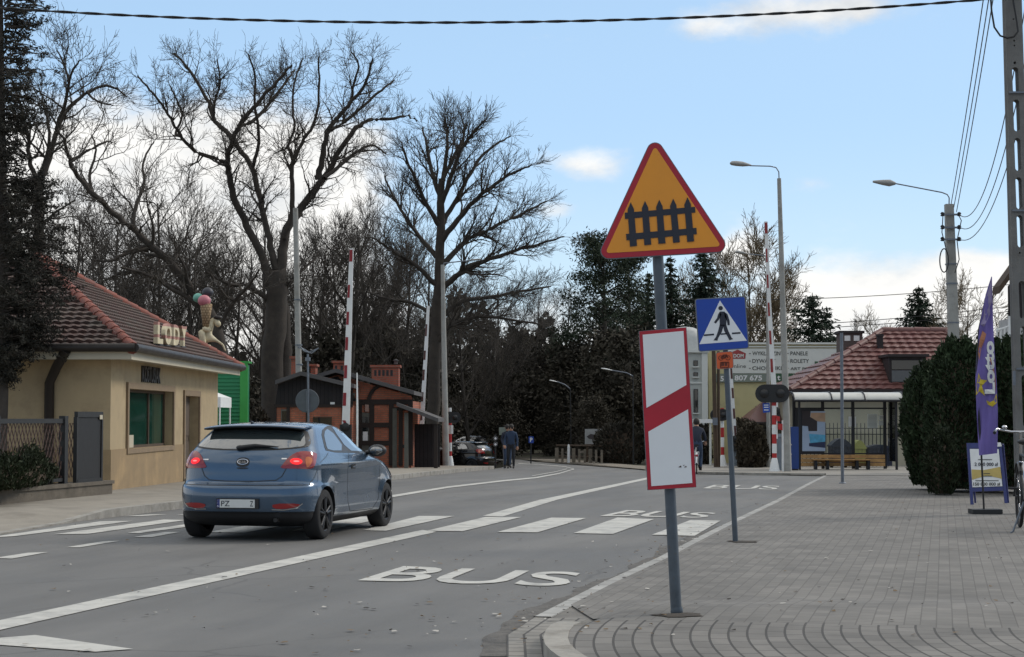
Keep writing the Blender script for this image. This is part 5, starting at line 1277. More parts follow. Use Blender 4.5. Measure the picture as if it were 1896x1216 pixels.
# small signs far along the road
b = P(934, 867); Y = b.y; t = thing('direction_board', 'small pale green rectangular board on a post beside the pedestrian', 'sign', b)
mb = MB(); mb.tube([b, PZ(931, 795, Y)], .035, 8); mb.build('pole', m_galv, t)
mb = MB(); mb.slab(plane_pts(((924, 791), (944, 790.5), (944, 804.5), (924, 805.5)), Y - .05), .02, 0, (0, -1, 0)); mb.build('plate', mat('pale_green_sheet', (.19, .22, .19), .6), t)
b = P(917.5, 866); Y = b.y; t = thing('twin_limit_signs', 'two small round white signs one above the other near parked cars', 'road sign', b)
mb = MB(); mb.tube([b, PZ(917, 804, Y)], .03, 8); mb.build('pole', m_dark, t)
for v in (811.5, 822.5):
    mb = MB(); c = PZ(917.3, v, Y - .05); r = px(4.2, Y); mb.lathe([(0, 0), (r, 0), (r, .02)], c, 20, 0, 'Y', False); mb.lathe([(r * .55, -.004), (r * .95, -.004)], c, 20, 1, 'Y', False); mb.build('round_plate', [m_signwhite, m_dark], t)
b = P(983, 858); Y = b.y; t = thing('parking_sign', 'small blue parking sign among the dark trees', 'road sign', b)
mb = MB(); mb.tube([b, PZ(983, 806, Y)], .035, 8); mb.build('pole', m_dark, t)
mb = MB(); mb.slab(plane_pts(((979, 808), (988, 808), (988, 820), (979, 820)), Y - .06), .02, 0, (0, -1, 0)); pl = mb.build('plate', m_signblue, t)
mb = MB(); text_on(mb, 'P', PZ(981.3, 818, Y - .085), PZ(986, 818, Y - .085), PZ(981.3, 810, Y - .085), 0, .03, .002, (0, -1, 0)); mb.build('lettering', m_white, pl)
b = P(1098, 856.5); Y = b.y; t = thing('roadside_billboard', 'grey roadside billboard with a blurred dark shape above the rail fence', 'billboard', b)
for u in (1087, 1109):
    mb = MB(); mb.tube([P(u, 856.5) , PZ(u, 800, Y)], .06, 8); mb.build('leg', m_oldwood, t)
mb = MB(); mb.slab(plane_pts(((1083, 794), (1113, 794), (1113, 822), (1083, 822)), Y - .07), .05, 0, (0, -1, 0)); pl = mb.build('panel', mat('grey_poster', (.36, .36, .35), .7, 0, .3, 1.2), t)
mb = MB(); mb.slab(plane_pts(((1086, 808), (1094, 803), (1105, 806), (1110, 811), (1100, 814), (1090, 812)), Y - .075), .004, 0, (0, -1, 0)); mb.build('dark_shape', mat('poster_dark', (.06, .05, .05), .7, 0, .4, 3), pl)
mb = MB(); mb.slab(plane_pts(((1083, 822.3), (1113, 822.3), (1113, 826), (1083, 826)), Y - .07), .05, 0, (0, -1, 0)); mb.build('base_board', m_oldwood, t)
t = thing('paling_fence', 'pale fence of upright posts along the far roadside', 'fence', P(1070, 857))
m_paling = mat('pale_posts', (.20, .17, .13), .9, 0, .3, 4)
for i in range(9):
    u = 1031 + i * 10.4; a = P(u, 856 + i * .35); mb = MB(); w = px(4.2 if i % 3 else 6.5, a.y); mb.box(a + Vector((0, 0, px(13, a.y))), (w, w * .7, px(26 if i % 3 else 28, a.y))); mb.build('post', m_paling, t)
mb = MB(); a, c = P(1031, 855.6), P(1114, 858.6); mb.tube([a + Vector((0, .1, .85)), c + Vector((0, .1, .85))], .05, 6); mb.tube([a + Vector((0, .1, .3)), c + Vector((0, .1, .3))], .05, 6); mb.build('rail', m_oldwood, t)
b = P(1053, 858); mb = MB(); mb.tube([b, b + Vector((0, 0, .8))], [.07, .06], 10); mb.tube([b + Vector((0, 0, .8)), b + Vector((0, 0, .92))], [.06, .03], 10, 1); mb.build('marker_post', [m_white, m_white], None, b, 'little white marker post in front of the pale fence', 'post')

# parked cars in the lower car park
def low(u, Y): p = PZ(u, 840, Y); return Vector((p.x, Y, gz(p.x, Y)))
g = 'cars parked beyond the level crossing'
hatchback('black parked car standing lowest and nearest beyond the barrier', low(912, 90), math.radians(155), carpaint('black_paint', (.012, .012, .014)), g)
hatchback('grey green parked car behind the striped signal mast', low(850, 98), math.radians(200), carpaint('grey_green_paint_car', (.10, .13, .12)), g)
hatchback('dark silver parked car at the back of the car park', low(925, 106), math.radians(165), carpaint('dark_silver_paint', (.09, .09, .095)), g)

# ------------------------------------------------------------------ people
m_skin = mat('skin', (.42, .24, .16), .6, 0, .08, 20); m_jacket = mat('navy_jacket', (.018, .024, .042), .85, 0, .2, 12); m_jeans = mat('blue_jeans', (.04, .065, .115), .9, 0, .2, 14)
m_shoe = mat('dark_shoes', (.02, .018, .018), .7); m_hair = mat('dark_hair', (.02, .016, .013), .7, 0, .2, 30); m_bluejacket = mat('blue_jacket', (.022, .042, .085), .85, 0, .15, 12); m_trous = mat('dark_trousers', (.02, .022, .027), .9, 0, .15, 12)
def hand_pts(w, d, up, s=1.0, curl=.5):
    """wrist, direction, palm normal -> extra skeleton points for a palm, four unequal fingers and a thumb"""
    w, d, up = Vector(w), Vector(d).normalized(), Vector(up).normalized(); sd_ = d.cross(up)
    pts = [w + d * .045, w + d * .085]; ed = [(0, 1)]; rad = [.030, .030]
    for k, (o, l) in enumerate(((-.030, .068), (-.010, .078), (.010, .073), (.030, .058))):
        a = w + d * .095 + sd_ * o; b = a + d * l * .5 - up * l * .15 * curl; c = b + d * l * .4 - up * l * .5 * curl
        i = len(pts); pts += [a, b, c]; rad += [.010, .009, .0075]; ed += [(1, i), (i, i + 1), (i + 1, i + 2)]
    a = w + d * .05 + sd_ * -.04; b = a + d * .035 - sd_ * .02; c = b + d * .03 - up * .015
    i = len(pts); pts += [a, b, c]; rad += [.012, .011, .009]; ed += [(0, i), (i, i + 1), (i + 1, i + 2)]
    return pts, ed, rad
def person(label, loc, rot, J, cloth, group=None):
    """J: joints in metres; the body is one skinned surface, clothing colours by zone"""
    t = thing('person', label, 'person', loc, rot, group); M_ = MW[t.name]
    names = list(J.keys()); ix = {n: i for i, n in enumerate(names)}; V = [Vector(J[n][:3]) for n in names]; R = [J[n][3] for n in names]
    E = [('pelvis', 'waist'), ('waist', 'chest'), ('chest', 'neck'), ('neck', 'head'), ('head', 'crown')]
    for s_ in 'lr': E += [('chest', 'sh' + s_), ('sh' + s_, 'el' + s_), ('el' + s_, 'wr' + s_), ('pelvis', 'hip' + s_), ('hip' + s_, 'kn' + s_), ('kn' + s_, 'an' + s_), ('an' + s_, 'toe' + s_)]
    ed = [(ix[a], ix[b]) for a, b in E]
    for s_ in 'lr':
        w = V[ix['wr' + s_]]; d = w - V[ix['el' + s_]]; sdx = Vector((0, 0, 1)) if abs(d.normalized().z) < .8 else Vector((0, 1, 0))
        hp, he, hr = hand_pts(w, d, sdx); o = len(V); V += hp; R += hr; ed += [(ix['wr' + s_], o)] + [(a + o, b + o) for a, b in he]
    V_, F_ = skin_mesh(V, ed, R, 2, ix['pelvis'])
    mb = MB(M_); mb.add(V_, F_, 0, True); hipz = J['pelvis'][2]; hz = J['neck'][2] + .03
    for i, f in enumerate(F_):
        c = sum((Vector(V_[k]) for k in f), Vector()) / len(f)
        hand = min((c - V[ix['wr' + s_]]).length for s_ in 'lr') < .16 and min((c - (V[ix['wr' + s_]] + (V[ix['wr' + s_]] - V[ix['el' + s_]]).normalized() * .09)).length for s_ in 'lr') < .085
        foot = min((c - V[ix['an' + s_]]).length for s_ in 'lr') < .07 or min((c - V[ix['toe' + s_]]).length for s_ in 'lr') < .15
        mb.m[i] = 3 if foot else 0 if (c.z > hz or hand) else 2 if (c.z < hipz + .02 and (c - V[ix['chest']]).length > .2 and min((c - V[ix['wr' + s_]]).length for s_ in 'lr') > .12 and min((c - V[ix['el' + s_]]).length for s_ in 'lr') > .1) else 1
    mb.build('body', [m_skin, cloth[0], cloth[1], m_shoe], t)
    hd = Vector(J['head'][:3]).lerp(Vector(J['crown'][:3]), .5)
    mb = MB(M_); mb.ball(hd + Vector((0, -.025, .025)), .112, 16, 0, (.95, 1.0, 1.12)); mb.build('hair', cloth[2], t)
    mb = MB(M_); mb.ball(hd + Vector((0, .105, -.03)), .022, 8, 0, (.7, 1, 1.2)); mb.build('nose', m_skin, t)
    for sx in (-1, 1):
        mb = MB(M_); mb.ball(hd + Vector((sx * .035, .095, .0)), .012, 8); mb.build('eye', m_dark, t)
        mb = MB(M_); mb.ball(hd + Vector((sx * .1, .0, -.02)), .03, 8, 0, (.35, .7, 1.1)); mb.build('ear', m_skin, t)
    mb = MB(M_); mb.ball(hd + Vector((0, .098, -.072)), .025, 8, 0, (1, .35, .25)); mb.build('mouth', m_pinkp, t)
    return t
def bicycle(label, loc, rot, fcol, group=None, guard=None, big=1.0):
    t = thing('bicycle', label, 'bicycle', loc, rot, group); M_ = MW[t.name] @ Matrix.Scale(big, 4); r = .345
    ax, fx = (0, -.52, r), (0, .55, r)
    for c in (ax, fx):
        mb = MB(M_); n = 40; V_ = []
        for i in range(n):
            a = 2 * math.pi * i / n
            for j in range(8): b = 2 * math.pi * j / 8; rr = r - .02 + .02 * math.cos(b); V_.append((.02 * math.sin(b), c[1] + rr * math.cos(a), c[2] + rr * math.sin(a)))
        mb.add(V_, [(8 * i + j, 8 * i + (j + 1) % 8, 8 * ((i + 1) % n) + (j + 1) % 8, 8 * ((i + 1) % n) + j) for i in range(n) for j in range(8)], 0, True); w = mb.build('wheel', m_rubber, t)
        mb = MB(M_)
        for i in range(18): a = 2 * math.pi * i / 18; mb.tube([(.02 * (-1) ** i, c[1], c[2]), (0, c[1] + (r - .03) * math.cos(a), c[2] + (r - .03) * math.sin(a))], .0015, 4, 0, False)
        mb.tube([(-.05, c[1], c[2]), (.05, c[1], c[2])], .02, 8); mb.build('spokes', m_chrome, w)
    mb = MB(M_); bb, seat, head = (0, -.08, .29), (0, -.24, .78), (0, .36, .80); hl = (0, .41, .64)
    for a, b in ((bb, seat), (bb, hl), (seat, head), (head, hl)): mb.tube([a, b], .017, 8)
    for sx in (-.06, .06):
        mb.tube([(sx * .4, bb[1], bb[2]), (sx, ax[1], ax[2])], .010, 6); mb.tube([(sx * .3, seat[1], seat[2] - .06), (sx, ax[1], ax[2])], .009, 6); mb.tube([(sx * .5, hl[1], hl[2]), (sx, fx[1], fx[2])], .011, 6)
    mb.build('frame', fcol, t)
    mb = MB(M_); mb.tube([head, (0, .34, 1.03)], .015, 8); mb.tube([(-.29, .14, 1.05), (-.26, .30, 1.08), (-.1, .36, 1.05), (.1, .36, 1.05), (.26, .30, 1.08), (.29, .14, 1.05)], .012, 8); hb = mb.build('handlebar', m_chrome, t)
    for sx in (-1, 1): mb = MB(M_); mb.tube([(sx * .285, .16, 1.051), (sx * .30, .04, 1.04)], .018, 8); mb.build('grip', m_black, hb)
    mb = MB(M_); mb.ball((-.17, .33, 1.10), .03, 10, 0, (1, 1, .7)); mb.build('bell', m_chrome, hb)
    mb = MB(M_); mb.tube([seat, (0, -.27, .92)], .013, 8); mb.build('seat_post', m_chrome, t)
    mb = MB(M_); mb.ball((0, -.33, .95), .12, 14, 0, (.85, .8, .32)); mb.ball((0, -.20, .955), .06, 12, 0, (.5, 2.0, .5)); mb.build('saddle', m_black, t)
    for c, a0, a1 in ((ax, .1, 2.6), (fx, .7, 2.3)):
        mb = MB(M_); V_ = []; n = 16
        for i in range(n + 1):
            a = a0 + (a1 - a0) * i / n; a = math.pi - a if c is ax else a
            for x_, dr in ((-.03, .018), (-.015, .032), (.015, .032), (.03, .018)): V_.append((x_, c[1] + (r + dr) * math.cos(a), c[2] + (r + dr) * math.sin(a)))
        mb.add(V_, [(4 * i + k, 4 * i + 4 + k, 4 * i + 5 + k, 4 * i + 1 + k) for i in range(n) for k in range(3)], 0, True); mb.build('mudguard', guard or m_black, t)
    mb = MB(M_); mb.ball((0, -.80, .62), .05, 12, 0, (1.3, .5, .8)); mb.build('reflector', m_taillamp, t)
    mb = MB(M_)
    for sx in (-.08, .08): mb.tube([(sx, -.30, .74), (sx, -.78, .74), (sx * .7, -.56, .36)], .008, 6)
    for yy in (-.4, -.55, -.7): mb.tube([(-.08, yy, .74), (.08, yy, .74)], .006, 6)
    mb.build('rack', m_chrome, t)
    mb = MB(M_); mb.tube([(-.05, -.46, .33), (-.17, -.50, .02), (-.20, -.50, .0)], .011, 6); mb.build('kickstand', m_galv, t)
    mb = MB(M_); mb.lathe([(.03, -.01), (.09, -.01), (.09, .01), (.03, .01)], (.05, bb[1], bb[2]), 18, 0, 'X')
    mb.tube([(.07, bb[1], bb[2]), (.08, bb[1] + .05, bb[2] - .165)], .01, 6); mb.tube([(-.07, bb[1], bb[2]), (-.08, bb[1] - .05, bb[2] + .165)], .01, 6)
    mb.box((.13, bb[1] + .05, bb[2] - .165), (.1, .08, .02)); mb.box((-.13, bb[1] - .05, bb[2] + .165), (.1, .08, .02)); mb.build('crank', m_dark, t)
    return t
b = P(1290, 877, .01)
bicycle('bicycle with a pale rear mudguard being ridden away beside the red striped board', b, math.radians(-6), m_dark, None, m_white)
bb_z = .29
person('cyclist in a navy jacket and jeans riding away seen from behind', b, math.radians(-6), {
    'pelvis': (0, -.32, 1.05, .165), 'waist': (0, -.25, 1.2, .15), 'chest': (0, -.16, 1.40, .165), 'neck': (0, -.10, 1.56, .06), 'head': (0, -.06, 1.66, .085), 'crown': (0, -.05, 1.75, .075),
    'shl': (-.19, -.14, 1.46, .075), 'ell': (-.28, .0, 1.22, .058), 'wrl': (-.29, .03, 1.09, .036), 'shr': (.19, -.14, 1.46, .075), 'elr': (.28, .0, 1.22, .058), 'wrr': (.29, .03, 1.09, .036),
    'hipl': (-.10, -.28, .98, .115), 'knl': (-.13, .08, .80, .075), 'anl': (-.13, -.16, .50, .048), 'toel': (-.13, -.05, .465, .038), 'hipr': (.10, -.28, .98, .115), 'knr': (.13, .02, .58, .075), 'anr': (.13, -.06, .175, .048), 'toer': (.13, .06, .145, .038)}, (m_jacket, m_jeans, m_hair))
STAND = {'pelvis': (0, 0, .95, .14), 'waist': (0, 0, 1.1, .13), 'chest': (0, .0, 1.32, .155), 'neck': (0, 0, 1.47, .055), 'head': (0, .02, 1.57, .08), 'crown': (0, .02, 1.66, .07),
    'shl': (-.18, 0, 1.38, .07), 'ell': (-.24, -.02, 1.12, .052), 'wrl': (-.25, .06, .88, .034), 'shr': (.18, 0, 1.38, .07), 'elr': (.25, .02, 1.12, .052), 'wrr': (.22, .16, .92, .034),
    'hipl': (-.09, 0, .89, .1), 'knl': (-.10, .03, .5, .068), 'anl': (-.1, 0, .09, .045), 'toel': (-.11, .15, .04, .038), 'hipr': (.09, 0, .89, .1), 'knr': (.11, .08, .5, .068), 'anr': (.11, -.02, .09, .045), 'toer': (.12, .13, .04, .038)}
b = P(946.5, 868); person('pedestrian in a blue jacket and dark trousers right of the pale green board', b, math.radians(170), STAND, (m_bluejacket, m_trous, m_hair), 'people waiting at the kerb')
b = P(939.5, 867); person('pedestrian in a dark jacket and jeans standing behind the pale green board', b, math.radians(200), STAND, (m_jacket, m_jeans, m_hair), 'people waiting at the kerb')
# ------------------------------------------------------------------ right-hand buildings
def clear_glass():
    m = bpy.data.materials.new('clear_pane'); m.use_nodes = True; nt = m.node_tree; N = nt.nodes; L = nt.links
    for n in list(N): N.remove(n)
    o = N.new('ShaderNodeOutputMaterial'); mx = N.new('ShaderNodeMixShader'); tr = N.new('ShaderNodeBsdfTransparent'); gl = N.new('ShaderNodeBsdfGlossy'); fr = N.new('ShaderNodeFresnel')
    tr.inputs[0].default_value = (.86, .89, .87, 1); gl.inputs['Roughness'].default_value = .03; fr.inputs[0].default_value = 1.45
    L.new(fr.outputs[0], mx.inputs[0]); L.new(tr.outputs[0], mx.inputs[1]); L.new(gl.outputs[0], mx.inputs[2]); L.new(mx.outputs[0], o.inputs[0]); return m
m_clear = clear_glass()
m_yellow = mat('pale_yellow_render', (.54, .49, .27), .9, 0, .1, .8, .2, 40, dirt=((.30, .28, .18), .8, .5, .75))
m_greyhouse = mat('grey_render', (.44, .46, .43), .9, 0, .12, 1, .2, 40)
m_banner = mat('banner_vinyl', (.64, .66, .62), .7, 0, .05, 1)
m_bannergreen = mat('banner_green', (.035, .10, .05), .7, 0, .08, 1); m_bannergrey = mat('faded_green_banner', (.20, .235, .20), .7, 0, .08, 1)
m_brownred2 = mat('banner_red', (.32, .05, .05), .7)
Y = 92.0; zb = zg(Y) - .1
XX = lambda u, y=None: PZ(u, 700, y or Y).x
def ZV(v, y=None): return PZ(948, v, y or Y).z
t = thing('carpet_shop', 'pale yellow shop wall with a large banner of interior goods', 'shop', (XX(1440), Y, zb))
mb = MB(); mb.bbox((XX(1312), Y, zb), (XX(1556), Y + 9, ZV(636))); mb.build('wall', m_yellow, t)
mb = MB()
for v0, v1, d in ((634, 637.5, .16), (640.5, 643, .1)): mb.bbox((XX(1383), Y - d, ZV(v1)), (XX(1557), Y - .002, ZV(v0)))
mb.build('cornice', m_banner, t)
mb = MB(); mb.slab(plane_pts(((1345, 645), (1555, 645), (1555, 691), (1345, 691)), Y - .06), .05, 0, (0, -1, 0)); bn = mb.build('banner', m_banner, t)
mb = MB(); mb.slab(plane_pts(((1326, 691.6), (1556, 691.6), (1556, 705.5), (1326, 708)), Y - .07), .05, 0, (0, -1, 0)); gb = mb.build('phone_strip', m_bannergreen, t)
m_bt = mat('banner_grey_text', (.055, .06, .055), .8)
def word(s, u0, u1, v0, v1, m, parent, bold=.0, y=Y - .068, nm='lettering'):
    mb = MB(); text_on(mb, s, PZ(u0, v1, y), PZ(u1, v1, y), PZ(u0, v0, y), 0, bold, .004, (0, -1, 0)); return mb.build(nm, m, parent)
for k, (a, b) in enumerate((('WYKŁADZINY', 'PANELE'), ('DYWANY', 'ROLETY'), ('CHODNIKI', 'ART POŚCIEL'))):
    v = 650.5 + k * 14 - (k == 2) * .6
    word(a, 1393, (1451, 1436, 1447)[k], v, v + 7.2, m_bt, bn, .012); word(b, 1463.5, (1495.5, 1498, 1524)[k], v, v + 7.2, m_bt, bn, .012)
    for u in (1387, 1457): mb = MB(); mb.slab(plane_pts(((u, v + 3), (u + 3, v + 3), (u + 3, v + 4.4), (u, v + 4.4)), Y - .072), .003, 0, (0, -1, 0)); mb.build('dash', m_bt, bn)
word('online', 1352, 1381, 674, 681, m_bt, bn)
mb = MB(); mb.slab(plane_pts(((1352, 653), (1366, 647), (1381, 654), (1380, 664), (1352, 664)), Y - .07), .005, 0, (0, -1, 0)); lg = mb.build('logo', m_brownred2, bn); word('DOM', 1358, 1377, 655, 662, m_banner, lg, .03, Y - .078)
mb = MB(); mb.slab(plane_pts(((1326, 691.8), (1432, 691.8), (1432, 706.4), (1326, 707.8)), Y - .123), .004, 0, (0, -1, 0)); mb.build('faded_panel', m_bannergrey, gb)
word('5', 1334, 1340, 696, 705.5, m_white, gb, .03, Y - .13); word('807 675', 1360, 1411, 694.5, 704.5, m_white, gb, .03, Y - .13); word('t budzew', 1439, 1496, 693.5, 704, m_white, gb, .03, Y - .13)
mb = MB(); mb.slab(plane_pts(((1508.5, 669), (1515, 669), (1515, 688), (1508.5, 688)), Y - .075), .006, 0, (0, -1, 0)); mb.build('green_tab', m_bannergreen, bn)
mb = MB(); a = PZ(1405, 752, Y - .05)
for u0, u1 in ((1397, 1403), (1404, 1409)): mb.tube([PZ(u0, 757, Y - .05), PZ((u0 + u1) / 2, 752, Y - .05), PZ(u1, 757, Y - .05)], .04, 5)
mb.build('wall_ornament', m_dark, t)

# narrow grey house at the left end, with windows
Y2 = 86.0; t = thing('grey_house', 'narrow grey two storey house end with dark windows beside the yellow shop', 'house', (XX(1298, Y2), Y2, zg(Y2)))
mb = MB(); a, b = XX(1262, Y2), XX(1309, Y2); mb.bbox((a, Y2, zg(Y2) - .1), (b, Y2 + 8, ZV(650, Y2))); mb.build('wall', m_greyhouse, t)
mb = MB(); mb.bbox((a - .1, Y2 - .15, ZV(652.5, Y2)), (b + .1, Y2 + 8.1, ZV(648, Y2))); mb.bbox((a - .02, Y2 - .06, ZV(710, Y2)), (b + .02, Y2 - .002, ZV(707, Y2))); mb.bbox((b - .25, Y2 - .07, zg(Y2)), (b + .03, Y2 - .003, ZV(653, Y2))); mb.build('cornice', m_banner, t)
for v0, v1 in ((667, 678), (689, 697), (720, 764)):
    mb = MB(); mb.bbox((XX(1284, Y2), Y2 - .05, ZV(v1, Y2)), (XX(1292, Y2), Y2 - .002, ZV(v0, Y2))); f = mb.build('window', m_dark, t)
    mb = MB(); mb.bbox((XX(1285, Y2), Y2 - .06, ZV(v1 - 1, Y2)), (XX(1291, Y2), Y2 - .051, ZV(v0 + 1, Y2))); mb.build('pane', m_glass, f)
    mb = MB(); mb.bbox((XX(1282, Y2), Y2 - .16, ZV(v1 + 2.2, Y2)), (XX(1294, Y2), Y2 - .003, ZV(v1, Y2))); mb.build('sill', m_banner, f)
mb = MB(); c = Vector((XX(1280, Y2), Y2 + 3, ZV(648, Y2))); mb.lathe([(1.0, 0), (1.0, .6), (.9, 1.0), (.4, 1.2), (0, 1.25)], c, 16); mb.build('water_tank', mat('pale_tank', (.42, .43, .42), .5), t)
Y3 = 80; t = thing('white_canopy', 'small white awning on posts behind the cyclist', 'canopy', P(1310, 866))
mb = MB(); mb.bbox((XX(1285, Y3), Y3, ZV(783, Y3)), (XX(1322, Y3), Y3 + 2, ZV(776, Y3))); mb.build('awning', m_white, t)
for u in (1288, 1315): mb = MB(); mb.tube([(XX(u, Y3), Y3 + .1, zg(Y3)), (XX(u, Y3), Y3 + .1, ZV(783, Y3))], .05, 8); mb.build('post', m_banner, t)
# brown wooden utility pole
b = P(1326, 866); t = thing('wooden_pole', 'old brown wooden pole in front of the yellow shop wall', 'pole', b); Yp = b.y
mb = MB(); mb.tube([b, PZ(1321, 640, Yp)], [px(4.5, Yp), px(3.6, Yp)], 10); mb.tube([b + Vector((px(6, Yp), .2, 0)), PZ(1330, 650, Yp)], .06, 8); mb.build('shaft', m_oldwood, t)
mb = MB(); c = PZ(1324, 780, Yp - .2); mb.box(c, (.2, .12, .3)); mb.build('meter_box', m_galv, t)
# small red tiled roof behind the barriers
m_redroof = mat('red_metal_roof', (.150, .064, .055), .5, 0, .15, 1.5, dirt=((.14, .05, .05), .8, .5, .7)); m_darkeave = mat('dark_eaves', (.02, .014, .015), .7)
Y4 = 86; t = thing('low_red_roofed_shed', 'low shed with a small maroon hipped roof before the yellow wall', 'shed', (XX(1410, Y4), Y4, zg(Y4)))
mb = MB(); mb.bbox((XX(1392, Y4), Y4, zg(Y4) - .1), (XX(1470, Y4), Y4 + 3, ZV(782, Y4))); mb.build('wall', m_yellow, t)
mb = MB(); a, b, c = PZ(1380, 784, Y4 - .6), PZ(1480, 784, Y4 - .6), PZ(1440, 741, Y4 + 1.5); d = PZ(1414, 741, Y4 + 1.5)
mb.add([a, b, c, d, a + Vector((0, 4.2, 0)), b + Vector((0, 4.2, 0))], [(0, 1, 2, 3), (0, 3, 4), (1, 5, 2), (4, 3, 2, 5)]); mb.tube([a, b], .09, 6, 1); mb.build('roof', [m_redroof, m_darkeave], t)

# house with the red tiled roof behind the bus shelter
Y = 79.0; zb = zg(Y) - .1; m_cream2 = mat('cream_render', (.44, .40, .30), .9, 0, .08, 1.2, .15, 40)
t = thing('red_roofed_house', 'cream house with a big maroon tiled hipped roof and dormer behind the bus shelter', 'house', (XX(1600, Y), Y, zb))
mb = MB(); mb.bbox((XX(1490, Y), Y, zb), (XX(1830, Y), Y + 8, ZV(722, Y))); mb.build('wall', m_cream2, t)
e = .7
mb = MB(); A_, B_ = PZ(1462, 722, Y - e), PZ(1850, 722, Y - e); dpt = 9.4; C_, D_ = PZ(1752, 612, Y + 3.6), PZ(1634, 612, Y + 3.6)
bk1, bk0 = Vector((B_.x, Y - e + dpt, B_.z)), Vector((A_.x, Y - e + dpt, A_.z))
tiled(mb, A_, B_, C_, D_, 13, .42, .05, .06); tiled(mb, bk0, A_, D_, D_, 10, .6, .04, .05, 2); tiled(mb, B_, bk1, C_, C_, 10, .6, .04, .05, 2); tiled(mb, bk1, bk0, D_, C_, 8, 1, .04, .05, 2); mb.add([A_, B_, bk1, bk0], [(0, 1, 2, 3)]); roof = mb.build('roof', m_redroof, t)
mb = MB(); ridge(mb, A_, D_, .17, .6); ridge(mb, D_, C_, .17, .6); ridge(mb, B_, C_, .17, .6); mb.build('ridge_tiles', m_redroof, roof)
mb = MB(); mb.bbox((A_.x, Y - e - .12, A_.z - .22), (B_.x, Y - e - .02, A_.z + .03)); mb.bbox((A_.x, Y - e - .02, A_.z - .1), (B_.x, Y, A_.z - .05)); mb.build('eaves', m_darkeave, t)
dz0, dz1 = ZV(711, Y), ZV(661, Y); yd = Y - .3; dx0, dx1 = XX(1644, Y), XX(1712, Y)
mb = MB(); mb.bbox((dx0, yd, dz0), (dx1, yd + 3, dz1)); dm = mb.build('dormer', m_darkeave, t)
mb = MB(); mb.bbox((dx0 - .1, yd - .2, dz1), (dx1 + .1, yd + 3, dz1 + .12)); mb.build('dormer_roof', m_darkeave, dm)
mb = MB(); mb.bbox((dx0 + .1, yd - .03, dz0 + .1), (dx1 - .1, yd - .002, dz0 + (dz1 - dz0) * .50)); mb.build('lower_panel', mat('grey_panel', (.10, .105, .11), .5), dm)
mb = MB(); mb.bbox((dx0 + .1, yd - .03, dz0 + (dz1 - dz0) * .54), (dx1 - .1, yd - .003, dz1 - .15)); mb.build('pane', m_glass, dm)
mb = MB(); a, b = PZ(1557, 700, Y + 4.5), PZ(1597, 617, Y + 4.5); mb.bbox((a.x, Y + 4.5, a.z), (b.x, Y + 5.6, b.z)); ch = mb.build('chimney', mat('grey_brown_chimney', (.10, .075, .07), .85, 0, .2, 3), t)
mb = MB(); mb.bbox((a.x - .08, Y + 4.42, b.z), (b.x + .08, Y + 5.7, b.z + .12)); mb.build('cap', m_darkeave, ch)
for u in (1569, 1586): mb = MB(); c = PZ(u, 626, Y + 4.48); mb.box(c, (.26, .03, .24)); mb.build('vent_opening', m_white, ch)
mb = MB(); c = PZ(1629, 635, Y + 2.3); mb.box(c, (.25, .25, .6)); mb.box(c + Vector((0, 0, .34)), (.3, .3, .1)); mb.build('vent_pipe', m_darkeave, roof)
mb = MB(); c = PZ(1664, 803, Y - .01); mb.lathe([(0, -.12), (.12, -.1), (.14, 0)], c, 12, 0, 'Y'); mb.build('wall_vent', m_black, t)
mb = MB(); mb.tube([PZ(1583, 616, Y + 4.6), PZ(1583, 590, Y + 4.6)], .02, 5); mb.build('aerial', m_dark, t)

# ------------------------------------------------------------------ bus shelter
b = P(1568, 871); Y = b.y - .2; zb = zg(Y) + .03; m_frame = mat('shelter_frame', (.018, .018, .022), .5, .2, .1, 5); D = 1.35
t = thing('bus_shelter', 'dark framed bus shelter with a curved white roof and a wooden bench', 'bus shelter', (XX(1568, Y), Y, zb))
x0, x1 = XX(1478, Y), XX(1655, Y); zt = ZV(742, Y)
mb = MB(); n = 8; V_ = []
for i in range(n + 1):
    a = math.pi * .5 * i / n
    for xx in (XX(1466, Y), XX(1669, Y)): V_.append((xx, Y - .45 - .0 + (.75) * (1 - math.cos(a)), zt + .02 + .30 * math.sin(a)))
V_ += [(XX(1466, Y), Y + D + .3, zt + .32), (XX(1669, Y), Y + D + .3, zt + .32)]
k = len(V_) // 2; V2 = [(p[0], p[1] + .01, p[2] - .05) for p in V_]
mb.add(V_, [(2 * i, 2 * i + 1, 2 * i + 3, 2 * i + 2) for i in range(k - 1)], 0, True); mb.add(V2, [(2 * i, 2 * i + 2, 2 * i + 3, 2 * i + 1) for i in range(k - 1)]); mb.add([V_[0], V_[1], V2[1], V2[0]], [(0, 1, 2, 3)])
roof = mb.build('roof', mat('shelter_roof_white', (.55, .55, .51), .4, 0, .06, 2, dirt=((.36, .36, .33), 2, .55, .8)), t)
mb = MB()
for u in (1466.5, 1536, 1597, 1668.5):
    pts = [(XX(u, Y), p[1] - .012, p[2] + .012) for p in V_[::2]]; mb.tube(pts, .028, 6)
mb.tube([(XX(1466, Y), Y - .45, zt), (XX(1669, Y), Y - .45, zt)], .05, 6); mb.build('roof_rib', m_frame, roof)
for u in (1480, 1534, 1591, 1651):
    mb = MB(); xx = XX(u, Y); yy = Y + D if u not in (1480,) else Y + D; mb.bbox((xx - .055, yy - .05, zb), (xx + .055, yy + .05, zt + .3)); mb.build('post', m_frame, t)
for u in (1479, 1658): mb = MB(); xx = XX(u, Y); mb.bbox((xx - .04, Y - .1, zb), (xx + .04, Y - .02, zt + .2)); mb.build('post', m_frame, t)
